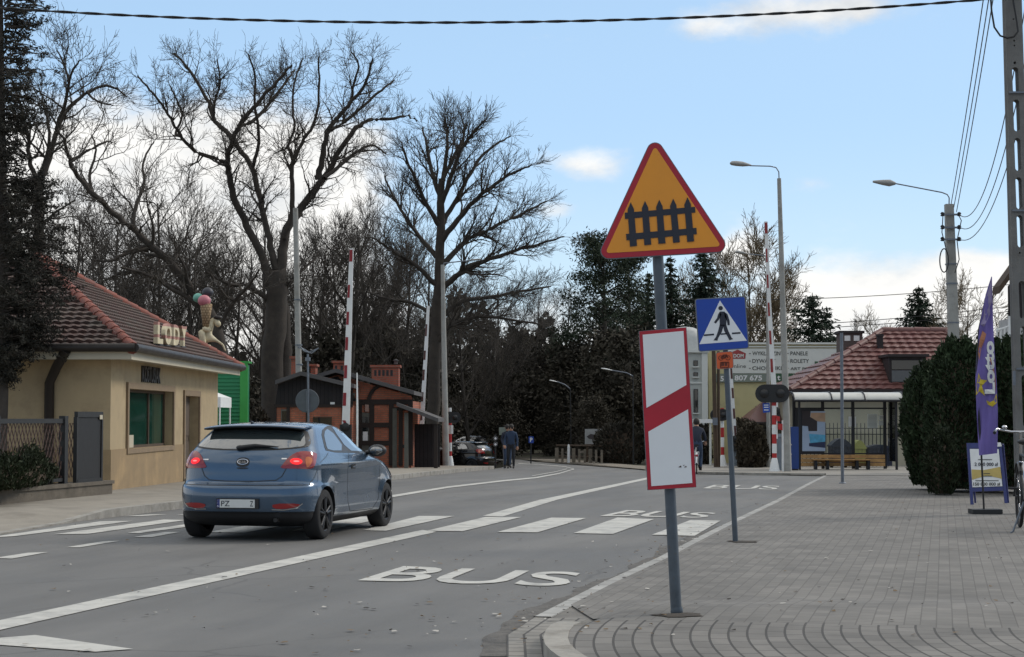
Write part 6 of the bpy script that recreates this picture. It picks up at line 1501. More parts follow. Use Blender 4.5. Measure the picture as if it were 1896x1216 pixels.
mb = MB(); mb.bbox((x0, Y + D - .03, zt - .02), (x1, Y + D + .03, zt + .06)); mb.bbox((x0, Y + D - .032, ZV(757, Y)), (x1, Y + D + .032, ZV(754, Y))); mb.bbox((x0, Y + D - .031, ZV(842, Y)), (x1, Y + D + .031, ZV(839.5, Y))); mb.build('rail', m_frame, t)
for u0, u1 in ((1535.5, 1589.5), (1592.5, 1649.5)):
    mb = MB(); mb.bbox((XX(u0, Y), Y + D - .006, ZV(839, Y)), (XX(u1, Y), Y + D + .006, ZV(757.5, Y))); mb.build('back_pane', m_clear, t)
mb = MB(); mb.bbox((x1 + .03, Y + .05, zb + .3), (x1 + .042, Y + D - .06, zt)); mb.build('side_pane', m_clear, t)
Yb = Y + D - .1
mb = MB(); mb.bbox((XX(1481.5, Y), Yb - .08, ZV(841, Y)), (XX(1533, Y), Yb + .04, ZV(756, Y))); lb = mb.build('light_box', m_frame, t)
m_p1 = mat('poster_pale_blue', (.42, .52, .68), .4, 0, .12, 1.5); m_p2 = mat('poster_dark_brown', (.035, .025, .028), .5, 0, .3, 4); m_p3 = mat('poster_peach', (.58, .38, .25), .5, 0, .2, 3); m_p4 = mat('poster_cyan', (.10, .42, .66), .4, 0, .25, 4); m_p5 = mat('poster_deep_blue', (.02, .03, .09), .5)
def pst(nm, pl, m, dy, parent):
    mb = MB(); mb.slab(plane_pts(pl, Yb - .085 - dy), .003, 0, (0, -1, 0)); return mb.build(nm, m, parent)
ps = pst('poster', ((1485.5, 761), (1528, 761), (1528, 835), (1485.5, 835)), m_p1, .0, lb)
pst('poster_photo', ((1485.5, 761), (1501, 761), (1500, 772), (1513, 775), (1513, 798), (1497, 798), (1496, 789), (1485.5, 788)), m_p2, .004, ps); pst('poster_photo', ((1501.5, 764), (1528, 764), (1528, 781), (1514, 780), (1500.5, 772)), m_p3, .0045, ps)
pst('poster_photo', ((1498, 803), (1528, 805), (1528, 820), (1500, 820)), m_p4, .004, ps); pst('poster_photo', ((1498, 820.4), (1528, 817.5), (1528, 829), (1498, 826)), m_p5, .0048, ps)
mb = MB(); yy = Yb - .096; text_on(mb, 'BILETY', PZ(1501, 815, yy), PZ(1526, 815, yy), PZ(1501, 808, yy), 0, .03, .002, (0, -1, 0)) if 0 else None
for u0, v0, u1, v1, m in ((1571, 771, 1585, 789.5, m_white), (1606, 766, 1625, 792, m_banner), (1627, 768.5, 1639.5, 777, m_banner), (1627, 778.5, 1639.5, 787, m_banner)):
    mb = MB(); mb.slab(plane_pts(((u0, v0), (u1, v0), (u1, v1), (u0, v1)), Y + D - .03), .004, 0, (0, -1, 0)); tt = mb.build('timetable', m, t)
    if m is m_banner:
        mb = MB(); yv = v0 + 2
        while yv < v1 - 1.5:
            mb.slab(plane_pts(((u0 + 1.5, yv), (u1 - 1.5, yv), (u1 - 1.5, yv + .5), (u0 + 1.5, yv + .5)), Y + D - .036), .001, 0, (0, -1, 0)); yv += 2.2
        mb.build('print_lines', m_bt, tt)
bn = thing('bench', 'wide slatted wooden bench under the bus shelter roof', 'bench', (XX(1565, Y), Y + .6, zb))
for i, (v0, v1) in enumerate(((842.5, 849), (850, 856.5), (857.5, 864))):
    mb = MB(); mb.bbox((XX(1486.5, Y), Y + .86 - i * .012, ZV(v1, Y)), (XX(1646, Y), Y + .90 - i * .012, ZV(v0, Y))); mb.build('back_slat', m_wood, bn)
for i in range(3): mb = MB(); mb.bbox((XX(1510, Y), Y + .42 + i * .14, ZV(852.5, Y)), (XX(1617, Y), Y + .54 + i * .14, ZV(850.8, Y))); mb.build('seat_slat', m_wood, bn)
for u in (1514, 1536, 1591, 1612): mb = MB(); mb.bbox((XX(u, Y) - .05, Y + .5, zb), (XX(u, Y) + .05, Y + .8, ZV(852.6, Y))); mb.build('leg', m_frame, bn)

# blue bin cabinet, rail fence and wheelie bins behind the shelter
b = P(1471, 872); Yc = b.y
t = thing('blue_cabinet', 'tall blue box cabinet between the lamp post and the bus shelter', 'cabinet', b)
mb = MB(); mb.bbox((XX(1463.5, Yc), Yc, b.z + .08), (XX(1478, Yc), Yc + .5, ZV(790, Yc))); mb.build('box', mat('blue_enamel', (.012, .045, .20), .4, 0, .15, 3), t)
for v in (823, 841): mb = MB(); mb.box(PZ(1464.5, v, Yc - .02), (.05, .03, .05)); mb.build('latch', m_chrome, t)
mb = MB(); mb.bbox((XX(1465, Yc), Yc + .05, b.z), (XX(1477, Yc), Yc + .45, b.z + .081)); mb.build('base', m_dark, t)
Yf = 76.5; t = thing('iron_fence', 'black iron bar fence before the cream house wall', 'fence', (XX(1590, Yf), Yf, zg(Yf)))
mb = MB()
for v in (792, 803): mb.bbox((XX(1480, Yf), Yf - .03, ZV(v + 1.6, Yf)), (XX(1642, Yf), Yf + .03, ZV(v, Yf)))
mb.build('rail', m_frame, t)
for i in range(23): mb = MB(); u = 1485 + i * 7.2; mb.tube([(XX(u, Yf), Yf, zg(Yf)), (XX(u, Yf), Yf, ZV(784.5, Yf)), (XX(u, Yf), Yf, ZV(782, Yf))], [.018, .018, .004], 6); mb.build('bar', m_frame, t)
mb = MB(); mb.bbox((XX(1655, Yf), Yf - .04, ZV(790, Yf)), (XX(1683, Yf), Yf + .04, ZV(788, Yf))); mb.build('gate_bar', m_frame, t)
m_binblue = mat('dark_blue_plastic', (.014, .02, .045), .5, 0, .1, 3); m_binyel = mat('yellow_plastic', (.33, .33, .10), .5, 0, .1, 3)
def bin_(name, label, u0, u1, v0, m, dome, Yq):
    zb_ = zg(Yq); a, c = XX(u0, Yq), XX(u1, Yq); zt_ = ZV(v0, Yq); t = thing(name, label, 'bin', ((a + c) / 2, Yq, zb_), 0, 'waste containers behind the bus shelter')
    mb = MB(); mb.bbox((a + .03, Yq, zb_ + .1), (c - .03, Yq + .8, zt_ - .25)); n = int((c - a) / .16)
    for i in range(n): xx = a + .05 + (c - a - .1) * (i + .5) / n; mb.bbox((xx - .025, Yq - .03, zb_ + .2), (xx + .025, Yq - .002, zt_ - .3))
    mb.build('tub', m, t)
    mb = MB(); V_ = []; k = 10
    for i in range(k + 1): xx = a + (c - a) * i / k; z = zt_ - .25 + dome * math.sin(math.pi * i / k); V_ += [(xx, Yq - .05, z), (xx, Yq + .85, z), (xx, Yq - .05, zt_ - .30), (xx, Yq + .85, zt_ - .30)]
    mb.add(V_, [(4 * i, 4 * i + 4, 4 * i + 5, 4 * i + 1) for i in range(k)] + [(4 * i + 2, 4 * i + 6, 4 * i + 4, 4 * i) for i in range(k)] + [(0, 1, 3, 2), (4 * k, 4 * k + 2, 4 * k + 3, 4 * k + 1)]); mb.build('lid', m, t)
    for xx in (a + .15, c - .15): mb = MB(); mb.lathe([(0, -.05), (.1, -.05), (.1, .05), (0, .05)], (xx, Yq + .7, zb_ + .1), 12, 0, 'X'); mb.build('wheel', m_rubber, t)
bin_('waste_container', 'dark blue domed waste container seen through the left shelter pane', 1537, 1577, 813, m_binblue, .28, 73.2)
bin_('waste_container', 'yellow waste bin between the two dark blue containers', 1578, 1603, 817, m_binyel, .30, 73.2)
bin_('waste_container', 'flat lidded dark blue waste container seen through the right shelter pane', 1605, 1652, 816, m_binblue, .1, 73.2)
b = P(1690, 868); t = thing('blue_gate', 'low blue gate leaf between the house wall and the big hedge', 'gate', b); Yg = b.y + 3
mb = MB(); mb.bbox((XX(1679, Yg), Yg, zg(Yg)), (XX(1712, Yg), Yg + .05, ZV(813, Yg))); mb.build('leaf', m_binblue, t)
mb = MB(); mb.bbox((XX(1689, Yg), Yg - .03, ZV(858, Yg)), (XX(1690, Yg), Yg - .002, ZV(815, Yg))); mb.build('bar', m_p1, t)
mb = MB(); mb.bbox((XX(1677.5, Yg), Yg - .05, zg(Yg)), (XX(1679.5, Yg), Yg + .08, ZV(775, Yg))); mb.build('post', m_binblue, t)
# white hoop rail and striped barrier arm by the crossing
b = P(1396, 864); Yh = b.y; t = thing('hoop_rail', 'white tubular hoop rail standing before the dark shrubs', 'railing', b)
c = PZ(1396, 826, Yh); mb = MB(); pts = [b] + [PZ(u, v, Yh) for u, v in ((1395.5, 835), (1397, 829), (1401, 826.5), (1424, 825.5), (1428, 829), (1429, 836), (1429, 864))]; mb.tube(pts, .035, 8); mb.tube([PZ(1396, 846, Yh), PZ(1429, 845, Yh)], .03, 8); mb.build('hoop', m_white, t)
b = P(1450, 874); Yw = b.y; t = thing('pedestrian_barrier', 'short white pole with a folded red striped arm by the tall lamp post', 'barrier', b)
mb = MB(); mb.tube([b, PZ(1450, 778, Yw)], .05, 10); mb.build('post', m_white, t)
mb = MB(); mb.tube([PZ(1437, 770, Yw), PZ(1438, 812, Yw)], .04, 8); mb.build('rod', m_white, t)
for u, v, r_ in ((1441, 775, 5), (1445, 790, 6.5)): mb = MB(); c = PZ(u, v, Yw - .06); mb.slab(plane_pts(((u - r_ * .7, v - r_), (u + r_ * .6, v - r_ * .8), (u + r_ * .6, v + r_), (u - r_ * .6, v + r_ * .7)), Yw - .08), .02, 0, (0, -1, 0)); mb.build('red_flag', m_red, t)

# ------------------------------------------------------------------ poles and wires
Yu = 52.0; a = PZ(1774, 800, Yu); a.z = zg(Yu); top = PZ(1757, 378, Yu)
t = thing('utility_pole', 'leaning concrete utility pole with insulators and a lamp arm above the hedge', 'utility pole', a)
mb = MB(); d = px(8.5, Yu); V_ = []
for q_, s_ in ((a, 1.25), (top, .86)):
    for sx, sy in ((-1, -1), (1, -1), (1, 1), (-1, 1)): V_.append(q_ + Vector((sx * d * s_, sy * d * s_, 0)))
mb.add(V_, [(0, 1, 5, 4), (1, 2, 6, 5), (2, 3, 7, 6), (3, 0, 4, 7), (4, 5, 6, 7)]); mb.build('pole', m_concrete, t)
mb = MB(); mb.tube([PZ(u, v, Yu) for u, v in ((1757, 395), (1757.5, 366), (1754, 360), (1744, 356), (1655, 339))], px(2.4, Yu) / 2, 8); mb.build('arm', m_galv, t)
mb = MB(); q0, q1 = PZ(1658, 339.5, Yu), PZ(1616, 336, Yu); mb.tube([q0, q0.lerp(q1, .25), q0.lerp(q1, .55), q1], [.04, .10, .08, .03], 10); mb.build('lamp_head', m_lamphead, t)
ins = []
for v in (397, 421, 443):
    mb = MB(); mb.box(PZ(1760, v, Yu - .18), (px(26, Yu), .06, .05)); ca = mb.build('cross_arm', m_galv, t)
    for u in (1745, 1776):
        mb = MB(); c = PZ(u, v, Yu - .18); mb.lathe([(.03, -.05), (.065, -.03), (.04, 0), (.065, .03), (.03, .07)], c, 10); mb.build('insulator', m_dark, ca); ins.append(c)
mb = MB(); pts = []
for k in range(17): w = 2 * math.pi * k / 16; pts.append(PZ(1748 + 8 * math.cos(w), 482 + 22 * math.sin(w), Yu - .2))
mb.tube(pts, .018, 6); mb.tube([PZ(1746, 398, Yu - .25), PZ(1744, 430, Yu - .3), PZ(1752, 462, Yu - .3)], .015, 5); mb.tube([PZ(1775, 398, Yu - .25), PZ(1780, 408, Yu - .3), PZ(1772, 445, Yu - .3), PZ(1776, 480, Yu - .3), PZ(1768, 505, Yu - .3)], .015, 5); mb.build('cable_loop', m_black, t)
for v in (470, 500, 560): mb = MB(); c = a.lerp(top, (800 - v) / 422); mb.box(c, (d * 2.15, d * 2.15, .04)); mb.build('band', m_galv, t)
def wire(label, p, q_, sag, r, group=None, twist=False):
    n = 26; pts = [p.lerp(q_, i / n) - Vector((0, 0, sag * 4 * (i / n) * (1 - i / n))) for i in range(n + 1)]
    o = (p + q_) / 2; mb = MB(); mb.tube(pts, r, 6); 
    if twist:
        L_ = (q_ - p).length; m_ = int(L_ / .14); tw = []
        mb = MB()
        for ph in (0, math.pi):
            tw = []
            for i in range(m_ + 1):
                f = i / m_; c = p.lerp(q_, f) - Vector((0, 0, sag * 4 * f * (1 - f))); w = f * L_ / .9 * 2 * math.pi + ph; tw.append(c + Vector((0, math.cos(w), math.sin(w))) * r * .75)
            mb.tube(tw, r * .8, 5)
    return mb.build('overhead_cable', m_black, None, o, label, 'cable', group)
Yn = 29.5
for k, (u0, v0, u1, v1) in enumerate(((1761, 378, 1822, -10), (1766, 384, 1832, -10), (1771, 392, 1840, -10))): wire(('leftmost', 'middle', 'rightmost')[k] + ' of the three straight thin wires running up from the utility pole top', PZ(u0, v0, Yu), PZ(u1, v1, Yn + 5), .1, .011, 'straight wires to the utility pole')
for k, (u0, v0, u1, v1) in enumerate(((1776, 397, 1905, -30), (1778, 421, 1925, -30), (1777, 443, 1945, -30))): wire(('highest', 'middle', 'lowest')[k] + ' of the three sagging wires curving from the utility pole insulators past the slotted pole', PZ(u0, v0, Yu - .2), PZ(u1, v1, Yn + 5), 1.4, .011, 'sagging wires to the utility pole')
wire('thick twisted black cable crossing the whole sky above the street', PZ(-260, -6, 30), PZ(1864, -5, 29.6), .42, .017, None, True)
for k, (u0, v0, u1, v1) in enumerate(((1180, 552, 1910, 522), (1180, 606, 1910, 561), (1180, 612, 1910, 571))): wire(('highest', 'middle', 'lowest')[k] + ' of the faint railway wires behind the red roofed house', PZ(u0, v0, 120), PZ(u1, v1, 120), .5, .025, 'railway wires behind the houses')

# slotted concrete pole at the right edge
Yl = 29.5
t = thing('slotted_concrete_pole', 'tall slotted concrete pole at the right edge of the paving', 'utility pole', (PZ(1893, 900, Yl).x, Yl, pave_z(10, Yl)))
def Lx(v): return 1861.5 + (v / 740.0) * 19.5
slots = [(124, 172), (184, 243), (255, 316), (328, 387), (398, 458), (520, 590), (604, 680), (694, 790), (806, 900)]
mb = MB(); zt_ = PZ(1876, -260, Yl).z; zb_ = 0.0
bm = bmesh.new()
def loop(pts):
    vs = [bm.verts.new(p) for p in pts]
    for i in range(len(vs)): bm.edges.new((vs[i], vs[(i + 1) % len(vs)]))
loop([PZ(Lx(-260), -260, Yl), PZ(Lx(-260) + 29, -260, Yl), PZ(Lx(955) + 36, 955, Yl), PZ(Lx(955), 955, Yl)])
for v0, v1 in slots + [(-120, -60), (-200, -140)]:
    cu = lambda v: Lx(v) + 14.5 + v * .004; w = 4.6 + .002 * v; pts = []
    for k in range(9): a_ = math.pi * k / 8; pts.append(PZ(cu(v0) + w * math.cos(a_), v0 + w - w * math.sin(a_), Yl))
    for k in range(9): a_ = math.pi + math.pi * k / 8; pts.append(PZ(cu(v1) + w * math.cos(a_), v1 - w - w * math.sin(a_), Yl))
    loop(pts)
for v, r in ((116, 2.6), (84, 1.6), (75, 1.6), (35, 1.6), (468, 1.8)): loop([PZ(Lx(v) + 14.5 + r * math.cos(a_), v + r * math.sin(a_), Yl) for a_ in [2 * math.pi * k / 10 for k in range(10)]])
bmesh.ops.triangle_fill(bm, use_beauty=True, use_dissolve=False, edges=bm.edges[:])
r_ = bmesh.ops.extrude_face_region(bm, geom=bm.faces[:]); bmesh.ops.translate(bm, verts=[g_ for g_ in r_['geom'] if isinstance(g_, bmesh.types.BMVert)], vec=(0, .2, 0)); bmesh.ops.recalc_face_normals(bm, faces=bm.faces[:])
bm.verts.index_update(); mb.add([v.co.copy() for v in bm.verts], [tuple(v.index for v in f.verts) for f in bm.faces]); bm.free()
for sx in (0, 1):   # flanges of the pole's section
    a_, c_ = PZ(Lx(955) + (3 if sx == 0 else 33), 955, Yl), PZ(Lx(-260) + (2.5 if sx == 0 else 26.5), -260, Yl)
    mb.tube([a_ + Vector((0, .1, 0)), c_ + Vector((0, .1, 0))], [.045, .035], 4)
mb.build('pole', m_concrete_dark, t)
for v in (173, 391, 683): mb = MB(); c = PZ(Lx(v) + 15.5, v, Yl + .1); mb.box(c, (px(34, Yl), .26, px(3.4, Yl))); mb.build('band', m_galv, t)
mb = MB(); mb.box(PZ(Lx(700) - 2, 700, Yl - .03), (px(4, Yl), .05, px(26, Yl))); mb.build('switch_box', m_galv, t)
mb = MB(); mb.tube([PZ(u, v, Yl - .08) for u, v in ((1833, -25), (1836, 20), (1841, 50), (1852, 66), (1865, 70), (1877, 68), (1885, 58), (1883, 40), (1876, 0), (1874, -20))], .016, 6); mb.build('cable_loop', m_black, t)

# ------------------------------------------------------------------ feather flag, board, bicycle
b = P(1822, 951, .02); Y = b.y; m_flag = mat('flag_purple', (.150, .115, .36), .75, 0, .12, 3); m_flaglight = mat('flag_pale_purple', (.30, .25, .42), .75, 0, .15, 4); m_fy = mat('flag_yellow', (.55, .42, .03), .7); m_fo = mat('flag_orange', (.45, .19, .10), .7)
t = thing('feather_flag', 'tall purple feather flag with white letters, a yellow star and a crescent moon', 'flag', b)
mb = MB(); mb.box(b + Vector((.02, 0, .04)), (px(54, Y), .34, .07)); mb.build('base', m_dark, t)
mb = MB(); mb.tube([b + Vector((0, 0, .05)), PZ(1817, 840, Y), PZ(1808, 700, Y), PZ(1812, 610, Y), PZ(1826, 545, Y), PZ(1836, 512, Y)], [.016, .016, .014, .012, .009, .005], 8); mb.build('pole', m_black, t)
LE = ((512, 1835.5), (530, 1829.5), (550, 1824), (600, 1814), (650, 1808.5), (700, 1806), (760, 1808), (800, 1810), (842, 1813)); RE = ((512, 1836.8), (530, 1837), (560, 1838), (600, 1839), (650, 1841.5), (700, 1845), (760, 1847.5), (800, 1847.5), (836, 1846.5))
def ip(T, v):
    for (v0, u0), (v1, u1) in zip(T[:-1], T[1:]):
        if v0 <= v <= v1: return u0 + (u1 - u0) * (v - v0) / (v1 - v0)
    return T[-1][1]
def flagpt(u, v, lift=0.0): 
    f = math.sin(v * .045 + u * .12) * .03 + math.sin(u * .55 + v * .02) * .018
    return PZ(u, v, Y - .02 + f - lift)
mb = MB(); nv, nu = 60, 12; V_ = []
for i in range(nv + 1):
    v = 512 + (839 - 512) * i / nv
    for j in range(nu + 1): u0, u1 = ip(LE, v), ip(RE, v); V_.append(flagpt(u0 + (u1 - u0) * j / nu, v + (4 * (1 - j / nu) if i == nv else 0)))
W_ = nu + 1; mb.add(V_, [(i * W_ + j, i * W_ + j + 1, (i + 1) * W_ + j + 1, (i + 1) * W_ + j) for i in range(nv) for j in range(nu)], 0, True)
fl = mb.build('flag', m_flag, t)
def flat_on(poly, m, nm, lift, step=3):
    v2, _, f2, *_ = delaunay_2d_cdt([Vector(p) for p in [(a[0] + (b_[0] - a[0]) * k / 4, a[1] + (b_[1] - a[1]) * k / 4) for a, b_ in zip(poly, poly[1:] + poly[:1]) for k in range(4)]], [(i, (i + 1) % (len(poly) * 4)) for i in range(len(poly) * 4)], [], 1, 1e-5)
    mb = MB(); mb.add([flagpt(p.x, p.y, lift) for p in v2], [tuple(f) for f in f2]); return mb.build(nm, m, fl)
flat_on([(1812, 690), (1816, 702), (1828, 704), (1818, 714), (1824, 733), (1813, 724), (1807, 732), (1808, 714)], m_fy, 'star', .006)
flat_on([(1845, 728), (1846, 745), (1838, 753), (1829, 749), (1826, 741), (1833, 744), (1840, 741)], m_fy, 'moon', .006)
flat_on([(1819, 612), (1826, 618), (1823, 630), (1817, 645), (1813, 668), (1811, 650), (1814, 628)], m_fo, 'comet', .006)
flat_on([(1830, 655), (1838, 672), (1843, 700), (1844, 728), (1841, 700), (1836, 676)], m_fo, 'moon_edge', .0065)
flat_on([(1835.5, 516), (1836.5, 560), (1828, 580), (1820, 590), (1826, 552)], m_flaglight, 'pale_tip', .006); flat_on([(1815, 600), (1832, 565), (1834, 580), (1822, 605)], m_flaglight, 'pale_tip', .0065)
V2_, F2_ = text_mesh('Lotto', .045); lt = MB()
lt.add([flagpt(1842.5 - 21 * (b_ * .92) - a_ * 2.0, 729 - 98 * a_, .012) for a_, b_, _ in V2_.tolist()], F2_); lt.build('lettering', m_white, fl)
b = P(1828, 934, .02); Y = b.y; t = thing('folding_board', 'blue framed folding pavement board with a white and yellow lottery poster', 'a-board', b)
m_bframe = mat('board_frame_blue', (.03, .04, .16), .45, 0, .1, 4)
def bd(u, v, dy=0.0): return PZ(u, v, Y + .0 + (935 - v) / 115 * .28 + dy)
mb = MB()
for pl in (((1790, 820), (1795, 820), (1803, 935), (1797.5, 935)), ((1849, 820), (1854, 820), (1866, 931), (1860.5, 931)), ((1795.2, 820), (1848.8, 820), (1849.4, 830), (1796, 830)), ((1801, 903), (1856.6, 901), (1857.2, 908), (1801.5, 910))): mb.slab([bd(*p) for p in pl], .03, 0)
mb.slab([bd(u, v, .012) for u, v in ((1793, 822), (1851, 822), (1859, 903), (1800, 905))], .012, 0); fr = mb.build('frame', m_bframe, t)
ps = MB(); ps.slab([bd(u, v, -.006) for u, v in ((1795.5, 831), (1849, 831), (1856, 900), (1800.5, 902))], .004, 0); ps = ps.build('poster', m_white, t)
mb = MB(); mb.slab([bd(u, v, -.012) for u, v in ((1799, 869), (1822, 870), (1852, 864), (1855, 886), (1828, 880), (1800, 888))], .003, 0); mb.build('yellow_band', mat('poster_yellow', (.5, .38, .12), .6, 0, .1, 5), ps)
def bt(s, u0, u1, v0, v1, m, bold=.02):
    mb = MB(); V2_, F2_ = text_mesh(s, bold); mb.add([bd(u0 + (u1 - u0) * a_, v1 + (v0 - v1) * b_, -.018) for a_, b_, _ in V2_.tolist()], F2_); mb.build('lettering', m, ps)
bt('2 000 000 zł', 1804.5, 1848, 856, 862.5, m_binblue); bt('150 000 000 zł', 1801.5, 1853, 893.5, 899.5, m_bt) if 0 else bt('150 000 000 zł', 1802, 1852, 893, 899, m_bt)
mb = MB()
for u0, u1, v in ((1811, 1837, 850), (1821, 1833, 876), (1821, 1837, 880.5), (1806, 1849, 889)):
    mb.slab([bd(u, vv, -.016) for u, vv in ((u0, v), (u1, v), (u1, v + 1.3), (u0, v + 1.3))], .001, 0)
mb.build('small_print', m_bt, ps)
mb = MB(); mb.slab([bd(u, v, -.02) for u, v in ((1846, 819), (1853, 819), (1855, 826), (1846, 827))], .005, 0); mb.build('corner_logo', m_white, t)
for u in (1806, 1867): mb = MB(); mb.tube([bd(u - 10, 822, .03), PZ(u, 931, Y + .65)], .018, 6); mb.build('rear_leg', m_bframe, t)
b = P(1898, 982, .02)
bicycle('parked bicycle at the right edge with a red rear reflector and shiny bell', b, math.radians(-10), m_dark, None, None, 1.28)
b = P(1743, 915, .02); Y = b.y; t = thing('house_number_board', 'white notice board half buried in the hedge foot', 'sign', b)
mb = MB(); mb.slab([PZ(u, v, Y - .45) for u, v in ((1730, 809), (1742, 809), (1749, 817), (1741, 840), (1731, 840))], .02, 0, (0, -1, 0)); mb.build('plate', m_white, t)
mb = MB(); mb.tube([PZ(1736, 915, Y - .42), PZ(1736, 812, Y - .42)], .02, 6); mb.build('post', m_dark, t)
# house gable and balcony beyond the hedge at the right edge
Yr = 62.0; t = thing('gabled_house', 'pale house corner with a brown overhanging eave beyond the hedge', 'house', (XX(1890, Yr), Yr, 0))
mb = MB(); mb.bbox((XX(1868, Yr), Yr, -.3), (XX(1990, Yr), Yr + 1.2, ZV(590, Yr))); mb.build('wall', mat('pale_render', (.42, .42, .42), .85), t)
mb = MB(); a, c = PZ(1851, 543, Yr - .6), PZ(1925, 440, Yr - .6); up = Vector((0, 0, .25)); mb.add([a, c, c + up, a + up, a + Vector((0, .9, 0)), c + Vector((0, .9, 0)), c + up + Vector((0, .9, 0)), a + up + Vector((0, .9, 0))], [(0, 1, 2, 3), (7, 6, 5, 4), (0, 4, 5, 1), (3, 2, 6, 7), (0, 3, 7, 4)]); mb.build('roof', m_oldwood, t)
mb = MB(); mb.add([(XX(1868, Yr), Yr - .002, ZV(592, Yr)), (XX(1990, Yr), Yr - .002, ZV(592, Yr)), (XX(1990, Yr), Yr - .002, ZV(400, Yr)), (XX(1935, Yr), Yr - .002, ZV(440, Yr)), (XX(1868, Yr), Yr - .002, ZV(530, Yr))], [(0, 1, 2, 3, 4)]); mb.build('gable', m_boards, t)
mb = MB()
for u in (1846, 1853, 1860, 1867): mb.tube([PZ(u, 650, Yr - .4), PZ(u, 606, Yr - .4)], .03, 6)
mb.tube([PZ(1844, 612, Yr - .4), PZ(1868, 604, Yr - .4)], .04, 6); mb.tube([PZ(1844, 648, Yr - .4), PZ(1868, 648, Yr - .4)], .04, 6); mb.build('balcony_rail', m_white, t)
mb = MB(); mb.slab([PZ(u, v, Yr - .5) for u, v in ((1868, 585), (1882, 585), (1882, 650), (1868, 650))], .1, 0, (0, -1, 0)); mb.build('balcony_panel', m_white, t)
# ------------------------------------------------------------------ trees
def tube_arrays(lines):
    """many tapered tubes as one vertex and one quad array; lines: (points, radii, sides)"""
    Vs, Fs, b = [], [], 0
    for pts, rad, n in lines:
        pts = np.asarray(pts, float); k = len(pts); t = np.gradient(pts, axis=0); t /= np.linalg.norm(t, axis=1)[:, None] + 1e-9
        ref = np.where(np.abs(t[:, :1]) < .8, [[1., 0, 0]], [[0, 1., 0]]); a = np.cross(t, ref); a /= np.linalg.norm(a, axis=1)[:, None] + 1e-9; c = np.cross(t, a)
        w = 2 * np.pi * np.arange(n) / n
        V = pts[:, None, :] + (a[:, None, :] * np.cos(w)[None, :, None] + c[:, None, :] * np.sin(w)[None, :, None]) * np.asarray(rad)[:, None, None]
        Vs.append(V.reshape(-1, 3)); i = np.arange(k - 1)[:, None] * n; j = np.arange(n)[None, :]; j2 = (j + 1) % n
        Fs.append(np.stack([i + j, i + j2, i + n + j2, i + n + j], -1).reshape(-1, 4) + b); b += k * n
    return np.concatenate(Vs), np.concatenate(Fs)
class Grow:
    def __init__(s, seed, dens=(2.0, 3.2, 4.5), wig=.30, up=.10, ang=(.6, 1.1), ratio=.55, minr=.010, maxlvl=3, lens=((1.4, 3.2), (.6, 1.5), (.25, .6))):
        s.r = np.random.default_rng(seed); s.big, s.small = [], []; s.dens, s.wig, s.up, s.ang, s.ratio, s.minr, s.maxlvl, s.lens = dens, wig, up, ang, ratio, minr, maxlvl, lens
    def path(s, p, d, L, r0, r1, wig=None, up=None, seg=.35):
        n = max(3, int(L / seg)); pts = [np.array(p, float)]; d = np.array(d, float); d /= np.linalg.norm(d); w = s.wig if wig is None else wig; u = s.up if up is None else up
        for i in range(n):
            d = d + s.r.normal(0, w, 3) * .62 + np.array([0, 0, u]); d /= np.linalg.norm(d); pts.append(pts[-1] + d * L / n)
        return np.array(pts), np.linspace(r0, r1, n + 1)
    def limb(s, pts, r0, r1, lvl=0, start=.15, sides=8, child=True):
        """smooth a hand-placed limb, keep it and let it branch"""
        pts = np.asarray(pts, float)
        for _ in range(2):
            q = [pts[0]]
            for a, b in zip(pts[:-1], pts[1:]): q += [a * .75 + b * .25, a * .25 + b * .75]
            q.append(pts[-1]); pts = np.array(q)
        pts[1:-1] += s.r.normal(0, r0 * (.14 if child else .06), pts[1:-1].shape); rad = r0 + (r1 - r0) * np.linspace(0, 1, len(pts)) ** .8
        s.big.append((pts, rad, sides))
        if child: s.children(pts, rad, lvl, start)
        return pts
    def children(s, pts, rad, lvl, start=.12):
        if lvl >= s.maxlvl: return
        seg = np.linalg.norm(np.diff(pts, axis=0), axis=1); L = seg.sum(); cum = np.concatenate([[0], np.cumsum(seg)]) / L
        n = s.r.poisson(max(1, L * s.dens[lvl] * (1 - start))) + 1
        for t in np.append(s.r.uniform(start, 1, n), .995):
            i = min(len(pts) - 2, int(np.searchsorted(cum, t) - 1)); i = max(0, i); f = (t - cum[i]) / (cum[i + 1] - cum[i] + 1e-9)
            p = pts[i] + (pts[i + 1] - pts[i]) * f; d = pts[i + 1] - pts[i]; d /= np.linalg.norm(d) + 1e-9
            ax = np.cross(d, s.r.normal(0, 1, 3)); ax /= np.linalg.norm(ax) + 1e-9; a = s.r.uniform(*s.ang) * (.3 if t > .99 else 1)
            nd = d * math.cos(a) + ax * math.sin(a)
            l0, l1 = s.lens[lvl]; l = s.r.uniform(l0, l1) * ((1.25 - .85 * t) if lvl == 0 else (1.15 - .45 * t)); l = l * .35 if (lvl == 0 and t > .8) else l; r = max(s.minr, min(rad[i] * s.ratio, .03 * l + .004))
            P_, R_ = s.path(p, nd, l, r, s.minr * .7, seg=.35 if lvl == 0 else .22)
            (s.big if (lvl == 0 and r > .05) else s.small).append((P_, R_, 5 if r > .04 else 3))
            s.children(P_, R_, lvl + 1, .1)
    def build(s, name, label, loc, m1, m2, cat='tree', group=None):
        t = thing(name, label, cat, loc, 0, group)
        V, F = tube_arrays(s.big); bulk('trunk', V, F, m1, t, smooth=True)
        if s.small: V, F = tube_arrays(s.small); bulk('branches', V, F, m2, t)
        return t
m_darkbark = mat('dark_bark', (.046, .038, .031), .95, 0, .35, 3, .7, 22)
